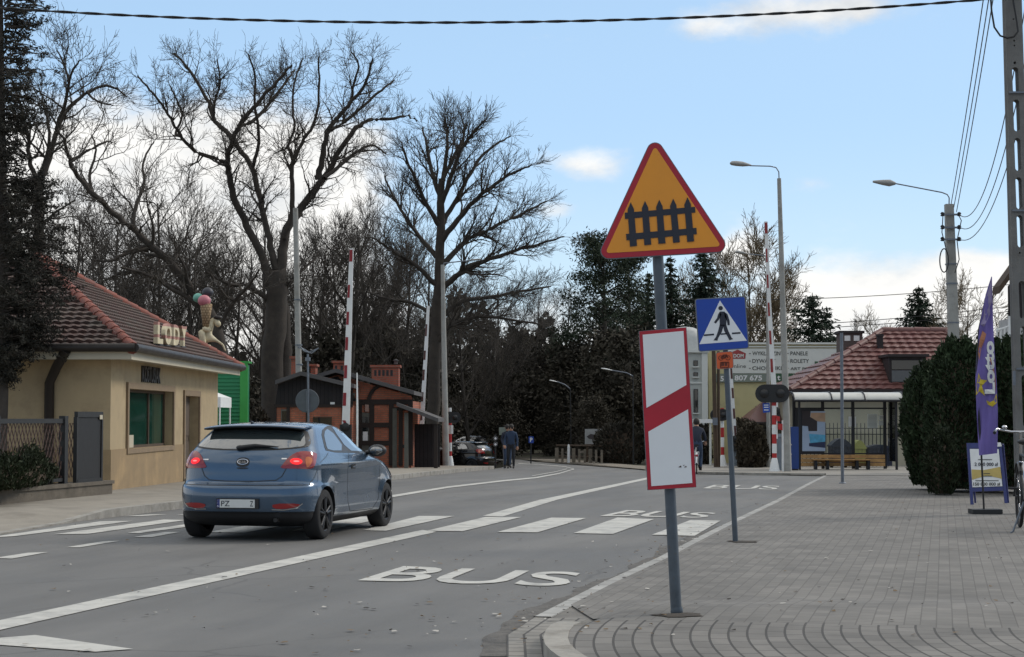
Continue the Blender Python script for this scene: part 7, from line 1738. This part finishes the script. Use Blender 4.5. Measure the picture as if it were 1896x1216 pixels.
def traced_tree(seed, name, label, Y, base, limbs, m1=m_darkbark, m2=m_twig, group=None, **kw):
    """limbs: (pixel path, first radius px, last radius px, depth drift) at depth Y"""
    g = Grow(seed, **kw); sc = Y / FPX
    for k, (path, r0, r1, dz, *o) in enumerate(limbs):
        n = len(path); pts = [tuple(PZ(u, v, Y + dz * (i / (n - 1)) ** 1.2)) for i, (u, v) in enumerate(path)]
        if k == 0: pts[0] = (pts[0][0], Y, zg(Y) - .1)
        g.limb(pts, r0 * sc, r1 * sc, 0, o[0] if o else .15, 10 if r0 > 10 else 7, k > 0)
    p = PZ(base, 800, Y); return g.build(name, label, (p.x, Y, zg(Y)), m1, m2, group=group)
traced_tree(11, 'bare_tree', 'largest bare tree, its thick trunk forking above the green kiosk', 76, 505, [
    ([(502, 860), (504, 760), (508, 640), (512, 560), (512, 500)], 25, 18, 0),
    ([(533, 860), (530, 720), (526, 610), (521, 520)], 13, 10, .6, .9), ([(505, 545), (492, 490), (470, 440), (440, 385), (424, 330), (420, 300), (431, 258), (445, 225), (480, 185), (520, 145), (540, 120)], 9.6, 2.0, -3, .25),
    ([(421, 305), (400, 292), (372, 288), (345, 265), (333, 250), (318, 222), (302, 195), (280, 170), (255, 140)], 4.8, 1.5, -3),
    ([(335, 252), (322, 250), (340, 215), (330, 190), (316, 160)], 3.2, 1.5, 1),
    ([(432, 258), (415, 240), (394, 222), (390, 195), (370, 160), (345, 120), (322, 98)], 5.6, 2, 2),
    ([(395, 222), (398, 185), (410, 150), (402, 110)], 3.2, 1.2, -1), ([(440, 235), (470, 225), (505, 185), (530, 150), (545, 130)], 4.8, 1.6, 2),
    ([(512, 500), (500, 450), (488, 400), (478, 355), (467, 308), (448, 280), (432, 265)], 6.8, 4.5, 2, .3),
    ([(468, 308), (480, 270), (478, 230), (470, 190), (475, 140), (460, 100)], 4, 1.5, -2),
    ([(514, 520), (522, 470), (528, 430), (548, 395), (575, 360), (600, 328), (640, 260), (670, 225), (700, 220), (745, 215), (772, 222)], 11.2, 1.6, 3, .22),
    ([(526, 440), (540, 400), (542, 345), (540, 300), (560, 260), (585, 225), (592, 170), (590, 105)], 6.4, 1.4, -2, .3),
    ([(545, 300), (536, 275), (531, 272), (548, 240), (540, 200), (545, 150), (560, 110)], 4, 1.4, 1), ([(590, 330), (598, 290), (606, 240), (650, 190), (680, 150), (690, 108)], 7.2, 1.6, -2, .3),
    ([(606, 245), (640, 225), (690, 180), (715, 160), (730, 148)], 4, 1.5, 1), ([(600, 330), (625, 310), (660, 280), (690, 265), (715, 285)], 4.8, 1.5, 2),
    ([(650, 190), (655, 150), (668, 120), (650, 95)], 3.2, 1.2, -1), ([(500, 560), (480, 540), (450, 524), (430, 528), (400, 515), (380, 500)], 6.4, 2, -2), ([(515, 560), (535, 520), (560, 500), (590, 470)], 4.8, 2, 2)],
    dens=(3.0, 3.8, 4.6), lens=((.9, 2.2), (.5, 1.2), (.22, .5)), wig=.34, minr=.008)
traced_tree(12, 'bare_tree', 'fan crowned bare tree in the middle, right of the barrier booms', 84, 805, [
    ([(800, 860), (802, 760), (806, 640), (811, 540), (815, 450), (816, 380), (818, 330)], 15, 6, 0),
    ([(806, 640), (830, 600), (880, 585), (940, 590), (1000, 600)], 6, 1.2, -2), ([(808, 600), (840, 560), (900, 552), (960, 540), (1020, 530)], 7, 1.2, 2), ([(810, 545), (850, 505), (900, 482), (960, 462), (1045, 438)], 8, 1.2, -2),
    ([(812, 500), (850, 455), (900, 425), (960, 400), (1012, 372)], 7, 1.2, 3), ([(814, 450), (850, 400), (900, 350), (950, 320), (985, 305)], 7, 1.2, -2), ([(815, 420), (845, 370), (875, 310), (910, 270), (945, 252)], 6, 1.2, 2),
    ([(816, 380), (835, 330), (850, 280), (880, 240), (898, 222)], 6, 1.2, -2), ([(817, 350), (825, 300), (830, 250), (822, 212)], 6, 1.2, 1), ([(816, 370), (800, 320), (790, 270), (782, 235)], 6, 1.2, 2), ([(815, 420), (785, 370), (760, 310), (742, 262)], 6, 1.2, -2),
    ([(813, 480), (770, 430), (735, 380), (712, 325)], 6, 1.2, 2), ([(811, 530), (770, 490), (720, 460), (690, 440)], 6, 1.2, -2), ([(808, 590), (770, 560), (720, 555), (680, 540)], 5, 1.2, 2), ([(818, 335), (840, 290), (862, 250), (856, 222)], 5, 1.2, 2)],
    minr=.008, dens=(3.6, 4.0, 4.4), ang=(.35, .8), up=.05, wig=.26, lens=((1.0, 2.4), (.5, 1.3), (.25, .55)))
traced_tree(13, 'bare_tree', 'bare tree leaning left over the shop roof with one thick diagonal limb', 70, 405, [
    ([(430, 860), (420, 720), (405, 630), (385, 575)], 18, 11, 0), ([(400, 615), (372, 560), (330, 500), (290, 462), (245, 425), (205, 388), (168, 355), (140, 322), (128, 300), (122, 268), (108, 240)], 10, 2, -3, .2),
    ([(290, 462), (262, 462), (230, 470), (200, 485), (170, 480)], 6, 1.5, -2), ([(245, 425), (250, 380), (270, 340), (262, 300), (285, 262)], 5, 1.3, 2), ([(170, 356), (165, 320), (180, 280), (170, 250)], 4, 1.2, 1), ([(128, 300), (160, 280), (195, 262), (205, 262)], 4, 1.2, 1),
    ([(390, 590), (350, 545), (290, 515), (235, 500), (190, 520)], 7, 1.5, 2), ([(400, 620), (430, 560), (460, 530), (480, 500)], 6, 1.5, -2), ([(385, 580), (330, 540), (270, 505), (225, 495)], 5, 2, -2)],
    dens=(1.7, 2.8, 3.6), wig=.36)
traced_tree(14, 'bare_tree', 'bare tree with a pale forked crown beside the dark conifer at the left', 78, 72, [
    ([(75, 860), (74, 700), (72, 560), (71, 440), (72, 340)], 14, 8, 0), ([(72, 345), (90, 300), (104, 240), (125, 200), (160, 170), (205, 155), (235, 180)], 7, 1.5, 2), ([(104, 240), (122, 190), (128, 140), (148, 112)], 5, 1.3, -2), ([(128, 150), (118, 115), (105, 92)], 3, 1, 0),
    ([(72, 345), (55, 300), (50, 240), (35, 180), (20, 140)], 6, 1.4, -2), ([(72, 330), (95, 265), (85, 210), (75, 170)], 5, 1.3, 2), ([(160, 170), (180, 190), (210, 195)], 3, 1, 0), ([(72, 420), (105, 390), (140, 370)], 4, 1.2, 1), ([(71, 480), (40, 440), (10, 420)], 4, 1.2, 1)], m2=m_twig,
    dens=(2.0, 3.0, 4.0), wig=.3)

def generic_bare(seed, H, trunk_r, fork=.42, limbs=6, spread=.45, name='bare_tree', m1=m_bark, m2=m_twig, label='', loc=(0, 0, 0), group=None, dens=(1.7, 2.5, 3.2), minr=.0085):
    g = Grow(seed, dens=dens, wig=.24, up=.09, ang=(.4, .9), minr=minr, lens=((1.2, 2.8), (.6, 1.4), (.3, .65)))
    r = g.r; P_, R_ = g.path(loc, (r.normal(0, .05), r.normal(0, .05), 1), H * .92, trunk_r, trunk_r * .18, wig=.06, up=.12, seg=1.0)
    g.big.append((P_, R_, 9)); n = len(P_)
    for k in range(limbs * 2):
        t = fork + (1 - fork) * (k + r.uniform(0, 1)) / (limbs * 2); i = min(n - 2, int(t * (n - 1))); az = r.uniform(0, 2 * math.pi)
        d = (math.cos(az) * spread * 1.6, math.sin(az) * spread * 1.6, r.uniform(.5, 1.1)); L = H * (.46 - .30 * (t - fork) / (1 - fork)) * r.uniform(.75, 1.15)
        Q_, S_ = g.path(P_[i], d, L, min(R_[i] * .6, .13), .016, wig=.16, up=.06, seg=.6); g.big.append((Q_, S_, 6)); g.children(Q_, S_, 0, .15)
    return g.build(name, label, loc, m1, m2, group=group)
def at(u, Y): p = PZ(u, 800, Y); return (p.x, Y, (zg(Y) if p.x > -.3 or Y < 74 else gz(p.x, Y)) - .05)
def H_at(v, Y): return PZ(948, v, Y).z - zg(Y)
GB = 'bare trees of the wood behind the crossing'
protos = [generic_bare(21, 14, .24, .30, 7, .5, label='x', loc=at(655, 96), group=GB), generic_bare(22, 14, .20, .25, 8, .42, label='x', loc=at(232, 92), group=GB), generic_bare(23, 14, .16, .35, 7, .38, label='x', loc=at(600, 100), group=GB), generic_bare(24, 14, .18, .20, 9, .5, label='x', loc=at(745, 100), group=GB)]
placed = set()
def bare(k, u, vtop, Y, lab, rz=0.0, wid=1.0):
    s = H_at(vtop, Y) / 14.0
    if k not in placed:
        o = protos[k]; o.location = at(u, Y); o.scale = (s * wid, s * wid, s); o.rotation_euler = (0, 0, rz); o['label'] = lab; placed.add(k); return o
    return dup(protos[k], at(u, Y), rz, (s * wid, s * wid, s), lab)
for k, u, vt, Y, rz, lab in (
    (0, 655, 330, 96, 0, 'thick dark bare trunk standing right behind the tallest barrier boom'), (0, 692, 345, 104, 2.1, 'bare tree rising between the tall boom and the slim boom'), (3, 745, 360, 100, 1, 'bare tree directly left of the slim barrier boom'),
    (2, 600, 370, 98, .4, 'slender bare tree right of the largest trunk'), (1, 575, 430, 110, 3, 'bare tree behind the mottled concrete pole'), (1, 232, 330, 92, .5, 'bare tree above the middle of the shop roof ridge'), (3, 310, 270, 98, 2.4, 'pale twigged bare tree left of the ice cream statue'),
    (2, 350, 350, 92, 4, 'straight thin bare tree just behind the ice cream scoops'), (1, 165, 380, 88, 1.9, 'bare tree above the left part of the shop roof'), (2, 205, 350, 106, 5, 'far thin bare tree above the shop roof'), (0, 265, 380, 108, 4.4, 'far bare tree between the roof letters and the ridge'),
    (3, 420, 400, 102, .2, 'bare tree just left of the largest trunk'), (1, 462, 380, 112, 2.8, 'far bare tree seen through the fork of the largest tree'), (2, 120, 300, 100, 2, 'thin bare tree between the left conifer and the shop roof'), (0, 30, 300, 104, 1, 'bare tree half hidden by the left conifer'),
    (3, 868, 455, 105, 3.3, 'bare tree right of the left lamp post'), (1, 925, 500, 112, .9, 'bare tree above the pedestrians'), (2, 985, 520, 118, 2, 'small bare tree over the far bend of the road'), (0, 1040, 540, 125, 5.5, 'bare tree just left of the tall pine'), (2, 700, 430, 118, 1.2, 'distant bare tree behind the brick chimney'),
    (1, 790, 400, 120, 4.1, 'distant bare tree behind the fan crowned tree'), (3, 540, 470, 122, 5.2, 'distant bare tree behind the barrier cabinets'), (0, 380, 460, 118, .7, 'distant bare tree behind the green kiosk'), (1, 130, 360, 116, 3.6, 'far bare tree behind the left end of the shop roof'), (2, 285, 420, 120, 1.1, 'far bare tree showing between the roof ridge and the diagonal limb'), (0, 190, 400, 124, 2.6, 'farthest bare tree over the shop roof'), (3, 345, 400, 122, 5.0, 'far bare tree left of the ice cream cone'),
    (1, 495, 330, 118, 4.6, 'far bare tree exactly behind the largest trunk'), (3, 640, 380, 124, 3.2, 'far bare tree behind the tallest boom'), (0, 720, 390, 126, 5.8, 'far bare tree over the big brick chimney'), (2, 560, 380, 126, 2.2, 'far bare tree right of the mottled concrete pole top'), (2, 830, 520, 128, 3.9, 'distant bare tree over the parked cars')):
    bare(k, u, vt, Y, lab, rz)
warm = generic_bare(31, 14, .14, .22, 9, .45, label='tall bare tree with pale twigs left of the tall grey lamp post', loc=at(1375, 150), m1=m_bark_lit, m2=m_twig_lit, group='pale twigged trees behind the shops', dens=(1.7, 2.5, 3.2), minr=.016)
def scale_to(o, u, vt, Y, rz=0., lab=None, first=False):
    s = H_at(vt, Y) / 14.0
    if first: o.location = at(u, Y); o.scale = (s,) * 3; return o
    return dup(o, at(u, Y), rz, s, lab)
scale_to(warm, 1380, 432, 150, 0, None, True); scale_to(warm, 1425, 462, 156, 2.2, 'bare tree with pale twigs right behind the tall barrier boom near the shelter'); scale_to(warm, 1340, 470, 165, 4, 'bare tree with pale twigs behind the blue crossing sign'); scale_to(warm, 1255, 520, 160, 1.1, 'bare tree with pale twigs between the conifers behind the warning sign')
scale_to(warm, 1608, 588, 170, 1.5, 'low bare tree with pale twigs right of the grey brown chimney'); scale_to(warm, 1800, 528, 120, 3, 'bare tree with pale twigs right of the leaning utility pole'); scale_to(warm, 1748, 545, 130, 5, 'bare tree with pale twigs left of the leaning utility pole')

# foliage clouds ------------------------------------------------------------
def cards(C, size, rng, aspect=.45, hang=0.0, dirs=None):
    """one small quad per centre, in random directions"""
    C = np.asarray(C, float); n = len(C); sz = size * rng.uniform(.6, 1.35, n)[:, None]
    a = rng.normal(0, 1, (n, 3)) if dirs is None else np.asarray(dirs) + rng.normal(0, .45, (n, 3))
    a[:, 2] -= hang; a /= np.linalg.norm(a, axis=1)[:, None] + 1e-9; b = np.cross(a, rng.normal(0, 1, (n, 3))); b /= np.linalg.norm(b, axis=1)[:, None] + 1e-9
    V = np.stack([C - a * sz * .5, C + b * sz * aspect * .5, C + a * sz * .5, C - b * sz * aspect * .5], 1).reshape(-1, 3)
    return V, np.arange(4 * n).reshape(-1, 4)
def leafmat(name, rgb, var=.4, sc=1.2):
    m = mat(name, rgb, .75, 0, var, sc, spec=.25); return m
m_needle = leafmat('spruce_needles', (.022, .036, .022)); m_pine = leafmat('pine_needles', (.030, .042, .024)); m_yew = leafmat('dark_needles', (.026, .025, .019)); m_thuja = mat('thuja_foliage', (.024, .040, .017), .75, 0, .55, 1.6, spec=.25, dirt=((.060, .048, .026), 1.3, .60, .72))
m_ever = leafmat('ivy_and_evergreen', (.050, .044, .032), .5, .8); m_bush = leafmat('box_leaves', (.022, .030, .013), .5, 3); m_brown = leafmat('dry_brown_shrub', (.055, .045, .03), .5, 2)
def conifer(seed, label, u, vt, Y, R, kind='spruce', group=None, ex=.85):
    rng = np.random.default_rng(seed); H = H_at(vt, Y); loc = at(u, Y); t = thing('spruce_tree' if kind == 'spruce' else 'pine_tree', label, 'tree', loc, 0, group)
    L = [(np.array([[0, 0, 0], [.05, 0, H * .5], [0, 0, H]]) + np.array(loc), [H * .016 + .05, H * .011 + .03, .02], 8)]; C, D = [], []
    if kind == 'spruce':
        rows = int(H / .36)
        for i in range(rows):
            z = H * (.10 + .90 * i / rows); f = 1 - (i / rows); rr = R * (f ** ex) * rng.uniform(.8, 1.1) + .12
            for k in range(int(6 + 7 * f) + (2 if R > 4 else 0)):
                az = rng.uniform(0, 2 * np.pi); l = rr * rng.uniform(.65, 1.15); n = max(4, int(l / .075)); s_ = np.linspace(.06, 1, n)
                x, y = np.cos(az) * l * s_, np.sin(az) * l * s_; zz = z - .22 * l * s_ + .16 * l * s_ ** 3
                P_ = np.stack([x, y, zz], 1) + np.array(loc); L.append((P_[::max(1, n // 3)] if len(P_[::max(1, n // 3)]) > 1 else P_[:2], np.linspace(.02, .006, len(P_[::max(1, n // 3)]) if len(P_[::max(1, n // 3)]) > 1 else 2), 3))
                for q_ in range(3): C.append(P_ + rng.normal(0, .07 + .02 * l, P_.shape)); D.append(np.tile([np.cos(az), np.sin(az), -.35], (n, 1)) + rng.normal(0, .4, (n, 3)))
        size, asp, m = .27, .34, m_needle
    else:
        for i in range(56):
            z = H * rng.uniform(.28, 1.0); f = 1 - max(0, (z / H - .62)) / .42; az = rng.uniform(0, 2 * np.pi); l = R * rng.uniform(.35, 1.0) * max(.25, f) ** .7
            e = np.array([np.cos(az) * l, np.sin(az) * l, z + l * rng.uniform(.05, .4)]); P_ = np.array([[0, 0, z - .3 * l], e * [.5, .5, 1] - [0, 0, .12 * l], e]) + np.array(loc); L.append((P_, [.07, .045, .015], 4))
            for q_ in range(rng.integers(3, 6)):
                c = e + np.array(loc) + rng.normal(0, .45, 3) * [1, 1, .5]; n = 70; C.append(c + rng.normal(0, 1, (n, 3)) * [.40, .40, .20]); D.append(rng.normal(0, 1, (n, 3)) + [0, 0, .5])
        size, asp, m = .26, .28, m_pine
    V, F = tube_arrays(L); bulk('trunk', V, F, m_bark, t, smooth=True); V, F = cards(np.concatenate(C), size, rng, asp, 0, np.concatenate(D)); bulk('crown', V, F, m, t)
    return t
conifer(41, 'tall irregular pine left of the warning sign', 1118, 440, 112, 3.0, 'pine'); conifer(42, 'second pine with a ragged crown behind the warning sign post', 1165, 462, 120, 2.6, 'pine')
conifer(43, 'dark spruce between the warning sign pole and the blue sign', 1243, 470, 118, 3.0); conifer(44, 'broad dark spruce directly above the blue crossing sign', 1305, 452, 124, 4.4); conifer(45, 'dark spruce behind the striped board', 1200, 500, 130, 2.6)
conifer(46, 'bushy dark pine behind the maroon roof and the tall lamp post', 1506, 540, 112, 4.0, 'spruce', None, .55); conifer(47, 'pointed bluish spruce left of the leaning utility pole', 1704, 526, 125, 4.3); conifer(48, 'dark conifer beyond the gabled house eave', 1878, 560, 90, 2.0)

def clump_tree(seed, W, H, n, m, size=.3, trunk=True, name='evergreen_tree', label='x', loc=(0, 0, 0), group=None, asp=.55):
    rng = np.random.default_rng(seed); t = thing(name, label, 'tree' if 'tree' in name else 'shrub', loc, 0, group); C = []
    k = int(26 + W * 4)
    for i in range(k):
        z = H * rng.uniform(.08, .97) ** .9; f = math.sin(min(1, (z / H) * .9 + .12) * math.pi) ** .5; az = rng.uniform(0, 2 * np.pi); r_ = W * .5 * f * rng.uniform(.2, 1.0)
        c = np.array([math.cos(az) * r_, math.sin(az) * r_, z]); C.append(c + rng.normal(0, 1, (n // k, 3)) * [W * .10, W * .10, H * .055])
    L = [(np.array([[0, 0, 0], [.1, 0, H * .5], [0, .1, H * .9]]) + np.array(loc), [.22, .15, .03], 7)]
    for i in range(10): z = H * rng.uniform(.2, .8); az = rng.uniform(0, 6.3); L.append((np.array([[0, 0, z * .8], [math.cos(az) * W * .2, math.sin(az) * W * .2, z], [math.cos(az) * W * .42, math.sin(az) * W * .42, z + H * .08]]) + np.array(loc), [.06, .04, .01], 4))
    V, F = tube_arrays(L); bulk('trunk', V, F, m_bark, t, smooth=True); V, F = cards(np.concatenate(C) + np.array(loc), size, rng, asp); bulk('crown', V, F, m, t); return t
GE = 'dark evergreens closing the road'
ev = [clump_tree(51, 6.0, 9, 6500, m_ever, .34, loc=at(470, 100), group=GE), clump_tree(52, 5.0, 9, 6500, m_ever, .32, loc=at(900, 120), group=GE), clump_tree(53, 7.0, 9, 7500, m_ever, .36, loc=at(1100, 118), group=GE)]
pe = set()
def ever(k, u, vt, Y, rz, lab, wid=1.0):
    vt += 36 if u > 800 else 0; s = H_at(vt, Y) / 9.0; sc = (s * wid, s * wid, s)
    if k not in pe: o = ev[k]; o.location = at(u, Y); o.scale = sc; o.rotation_euler = (0, 0, rz); o['label'] = lab; pe.add(k); return
    dup(ev[k], at(u, Y), rz, sc, lab)
for k, u, vt, Y, rz, lab in ((0, 470, 655, 88, 0, 'ivy clad dark tree right of the green kiosk'), (1, 545, 600, 95, 1, 'dark evergreen behind the mottled concrete pole'), (2, 620, 570, 98, 2, 'dark evergreen behind the house with brick chimneys'), (0, 700, 560, 104, 3, 'dark evergreen over the big brick chimney'),
    (1, 770, 600, 100, 4, 'dark evergreen behind the slim barrier boom'), (2, 850, 610, 112, .5, 'dark evergreen over the parked cars'), (0, 905, 600, 118, 1.5, 'dark evergreen over the twin round signs'), (1, 960, 590, 124, 2.5, 'dark evergreen closing the far bend of the road'), (2, 1015, 610, 118, 3.5, 'dark evergreen behind the first far lamp'),
    (0, 1068, 600, 112, 4.5, 'dark evergreen behind the roadside billboard'), (1, 1120, 590, 106, 5.5, 'dark evergreen at the right end of the pale fence'), (2, 1165, 580, 104, .2, 'dark evergreen hidden behind the striped board'), (0, 1225, 590, 112, 1.2, 'dark evergreen beside the grey narrow house'), (1, 800, 690, 90, .4, 'low dark evergreen behind the veranda'),
    (2, 930, 690, 106, 1.9, 'low dark evergreen behind the pedestrians'), (0, 1100, 700, 98, 2.9, 'low dark evergreen behind the billboard legs'), (1, 1020, 700, 110, 3.9, 'low dark evergreen beside the parking sign'), (2, 420, 690, 96, 4.9, 'dark evergreen behind the green kiosk roof'), (1, 660, 620, 112, 5.1, 'far dark evergreen behind the middle chimney')):
    ever(k, u, vt, Y, rz, lab)
# the wood beyond, one mass
rng = np.random.default_rng(60); n = 42000; u = rng.uniform(-400, 1260, n); Yq = rng.uniform(132, 150, n); top = 600 + 100 * np.clip((520 - u) / 120, 0, 1) + 34 * np.sin(u * .013) + 26 * np.sin(u * .041 + 1) + 16 * np.sin(u * .11)
vq = top + (rng.uniform(0, 1, n) ** .75) * (850 - top); C = np.stack([(u - CX) / FPX * Yq, Yq, EYE + (HY - vq) / FPX * Yq], 1); C[:, 2] = np.maximum(C[:, 2], -2)
V, F = cards(C, .75, rng, .55); bulk('woodland', V, F, m_ever, label='dark woodland closing the view behind the crossing', cat='woodland', kind='stuff')
rng = np.random.default_rng(61); n = 9000; u = rng.uniform(1200, 2300, n); Yq = rng.uniform(150, 165, n); vq = 660 + 14 * np.sin(u * .02) + rng.uniform(0, 1, n) * 160; C = np.stack([(u - CX) / FPX * Yq, Yq, EYE + (HY - vq) / FPX * Yq], 1)
V, F = cards(C, .8, rng, .55); bulk('far_trees', V, F, m_ever, label='low dark band of far trees behind the shops', cat='woodland', kind='stuff')

# hedges, bushes and the conifer at the left edge
def lumpy(seed, name, label, c, rx, ry, z0, z1, n, m, size, cat, sq=3.0, taper=.8, group=None, asp=.4, up=.9):
    rng = np.random.default_rng(seed); c = np.array(c, float); th = rng.uniform(0, 2 * np.pi, n); h = rng.uniform(0, 1, n) ** .8
    prof = np.where(h < .25, .72 + 1.1 * h, 1.0) * np.where(h > .6, 1 - (1 - taper) * ((h - .6) / .4) ** 1.5 - .35 * np.clip((h - .88) / .12, 0, 1) ** 2, 1.0)
    lump = 1 + .10 * np.sin(th * 3 + h * 7 + seed) + .07 * np.sin(th * 7 - h * 13) + .05 * np.sin(th * 13 + h * 29)
    rr = prof * lump * (1 - .30 * rng.uniform(0, 1, n) ** 2.2) * (1 + .04 * rng.normal(0, 1, n)); k = (np.abs(np.cos(th)) ** sq + np.abs(np.sin(th)) ** sq) ** (-1 / sq)
    zt = z1 + .16 * np.sin(th * 2 + seed) + .12 * np.sin(th * 5 + 1) + rng.normal(0, .05, n)
    C = np.stack([c[0] + rx * k * np.cos(th) * rr, c[1] + ry * k * np.sin(th) * rr, z0 + h * (zt - z0)], 1)
    nt = n // 5; th2 = rng.uniform(0, 2 * np.pi, nt); r2 = np.sqrt(rng.uniform(0, 1, nt)) * taper * .8; C2 = np.stack([c[0] + rx * r2 * np.cos(th2), c[1] + ry * r2 * np.sin(th2), z1 + .12 * np.sin(th2 * 3 + seed) - .25 * r2 ** 2 + rng.normal(0, .07, nt)], 1)
    C = np.concatenate([C, C2]); D = np.stack([(C[:, 0] - c[0]) / rx * .7, (C[:, 1] - c[1]) / ry * .7, np.full(len(C), up)], 1)
    t = thing(name, label, cat, (c[0], c[1], z0), 0, group); V, F = cards(C, size, rng, asp, 0, D); bulk('foliage', V, F, m, t)
    mb = MB(); nn = 20; V_ = []; pf = ((0, .5), (.08, .62), (.25, .8), (.6, .8), (.85, .66), (.93, .3), (.95, 0))
    for f, s_ in pf:
        for q_ in range(nn): a = 2 * math.pi * q_ / nn; kk = (abs(math.cos(a)) ** sq + abs(math.sin(a)) ** sq) ** (-1 / sq); V_.append((c[0] + rx * s_ * kk * math.cos(a), c[1] + ry * s_ * kk * math.sin(a), z0 + (z1 - z0) * f))
    mb.add(V_, [(nn * i + q_, nn * i + (q_ + 1) % nn, nn * i + nn + (q_ + 1) % nn, nn * i + nn + q_) for i in range(len(pf) - 1) for q_ in range(nn)], 0, True); mb.build('inner_core', m_oldwood, t)  # solid dark core that stops the view through the foliage
    return t
def hz(v, Y): return PZ(948, v, Y).z
GH = 'evergreen thujas along the paving'
for sd, u, Y, hw, vt, lab in ((71, 1724, 41.5, 46, 690, 'big thuja nearest the bus shelter'), (72, 1775, 39.5, 52, 645, 'tallest thuja directly left of the feather flag'), (73, 1832, 40.5, 48, 650, 'thuja behind the feather flag'), (74, 1885, 39, 52, 640, 'thuja behind the slotted concrete pole'), (75, 1935, 38, 60, 630, 'thuja cut off by the right edge')):
    c = PZ(u, 800, Y); lumpy(sd, 'thuja', lab, (c.x, Y, 0), px(hw, Y), 1.1, .05, hz(vt, Y), 16000, m_thuja, .115, 'shrub', 2.1, .58, GH)
c = PZ(1742, 800, 37.5); lumpy(76, 'low_bush', 'low dark bush at the hedge foot beside the white notice board', (c.x, 37.5, 0), px(26, 37.5), .6, .02, hz(812, 37.5), 4500, m_bush, .09, 'shrub', 2, .7)
fc = Kf @ Vector((fz(60, 880)[0], .12, wt)); a0 = fz(-60, 880)[0]; a1 = fz(132, 880)[0]; fc = Kf @ Vector(((a0 + a1) / 2, .0, wt)); 
lumpy(77, 'box_bush', 'low clipped dark bush along the mesh fence on the wall', (fc.x, fc.y, 0), .22, (a1 - a0) / 2, wt + .07, wt + .50, 8000, m_bush, .075, 'shrub', 3.2, .85)
for sd, u, Y, hw, vt, vb, m, lab in ((81, 1392, 74, 26, 792, 862, m_brown, 'dry brown shrub behind the white hoop rail'), (82, 1425, 76, 24, 800, 862, m_ever, 'dark shrub at the foot of the farther lamp post'), (83, 1300, 84, 16, 795, 862, m_ever, 'dark shrub under the white awning'), (84, 1375, 82, 20, 785, 855, m_brown, 'taller dry shrub before the yellow wall'), (85, 480, 72, 22, 770, 850, m_ever, 'dark shrub right of the green kiosk'), (86, 1150, 88, 50, 790, 860, m_ever, 'dark roadside shrub left of the striped board'), (87, 1235, 92, 40, 780, 860, m_ever, 'dark roadside shrub right behind the striped board')):
    c = PZ(u, 800, Y); lumpy(sd, 'shrub', lab, (c.x, Y, 0), px(hw, Y), 1.0, zg(Y), hz(vt, Y), 3500, m, .2, 'shrub', 2.2, .75)

def edge_conifer():
    rng = np.random.default_rng(90); Y = 35.5; p = PZ(-6, 880, Y); loc = np.array((p.x, Y, .1)); t = thing('larch_tree', 'dark shaggy conifer overhanging the shop at the left edge', 'tree', tuple(loc))
    Ht = 11.5; L = [(np.array([[0, 0, 0], [.05, 0, 2.0], [.0, .1, 5.0], [-.1, 0, Ht]]) + loc, [.17, .15, .12, .03], 10)]; C, D = [], []
    REACH = ((-400, 60), (-60, 70), (20, 84), (52, 60), (70, 22), (84, 60), (105, 95), (150, 92), (200, 80), (225, 38), (300, 40), (340, 95), (400, 132), (480, 142), (560, 136), (640, 95), (690, 40), (720, 18))
    def reach(z):
        v = HY - (z - EYE) * FPX / Y
        for (v0, r0), (v1, r1) in zip(REACH[:-1], REACH[1:]):
            if v0 <= v <= v1: return px(r0 + (r1 - r0) * (v - v0) / (v1 - v0) + 6, Y)
        return .3
    N_ = 440
    for i in range(N_):
        z = 2.2 + (Ht - 2.2) * (i / N_) ** 1.15 + rng.uniform(-.1, .1); az = rng.uniform(-1.2, 1.2) if rng.uniform() < .7 else rng.uniform(1.2, 5.1); l = reach(z) * (rng.uniform(.55, 1.02) if math.cos(az) > 0 else rng.uniform(.3, .9))
        if l < .25: continue
        n = max(5, int(l / .05)); s_ = np.linspace(.08, 1, n); droop = rng.uniform(-.05, .30)
        P_ = np.stack([np.cos(az) * l * s_, np.sin(az) * l * s_, z - droop * l * s_ ** 2 + .1 * l * s_], 1) + rng.normal(0, .015, (n, 3)) + loc; L.append((P_[::2], np.linspace(.022, .006, len(P_[::2])), 4))
        low = z < 6.3; k2 = rng.integers(4, 7) if low else rng.integers(1, 4)
        for q_ in range(k2):
            j = rng.integers(n // 4, n); sub = rng.uniform(.15, .42); d = rng.normal(0, 1, 3) + np.array([np.cos(az), np.sin(az), 0]) * .8; d[2] = d[2] * .5 - .1; d /= np.linalg.norm(d); k = max(4, int(sub / .02)); S_ = P_[j] + np.outer(np.linspace(0, sub, k), d) + rng.normal(0, .01, (k, 3)); L.append((S_[::max(1, k // 3)], np.linspace(.008, .004, len(S_[::max(1, k // 3)])), 3))
            for _ in range(2): C.append(S_ + rng.normal(0, .03, S_.shape)); D.append(rng.normal(0, 1, (k, 3)) + d * .4)
    V, F = tube_arrays([l_ for l_ in L if len(l_[0]) > 1]); bulk('trunk', V, F, m_bark, t, smooth=True); V, F = cards(np.concatenate(C), .085, rng, .30, 0, np.concatenate(D)); bulk('crown', V, F, m_yew, t)
edge_conifer()
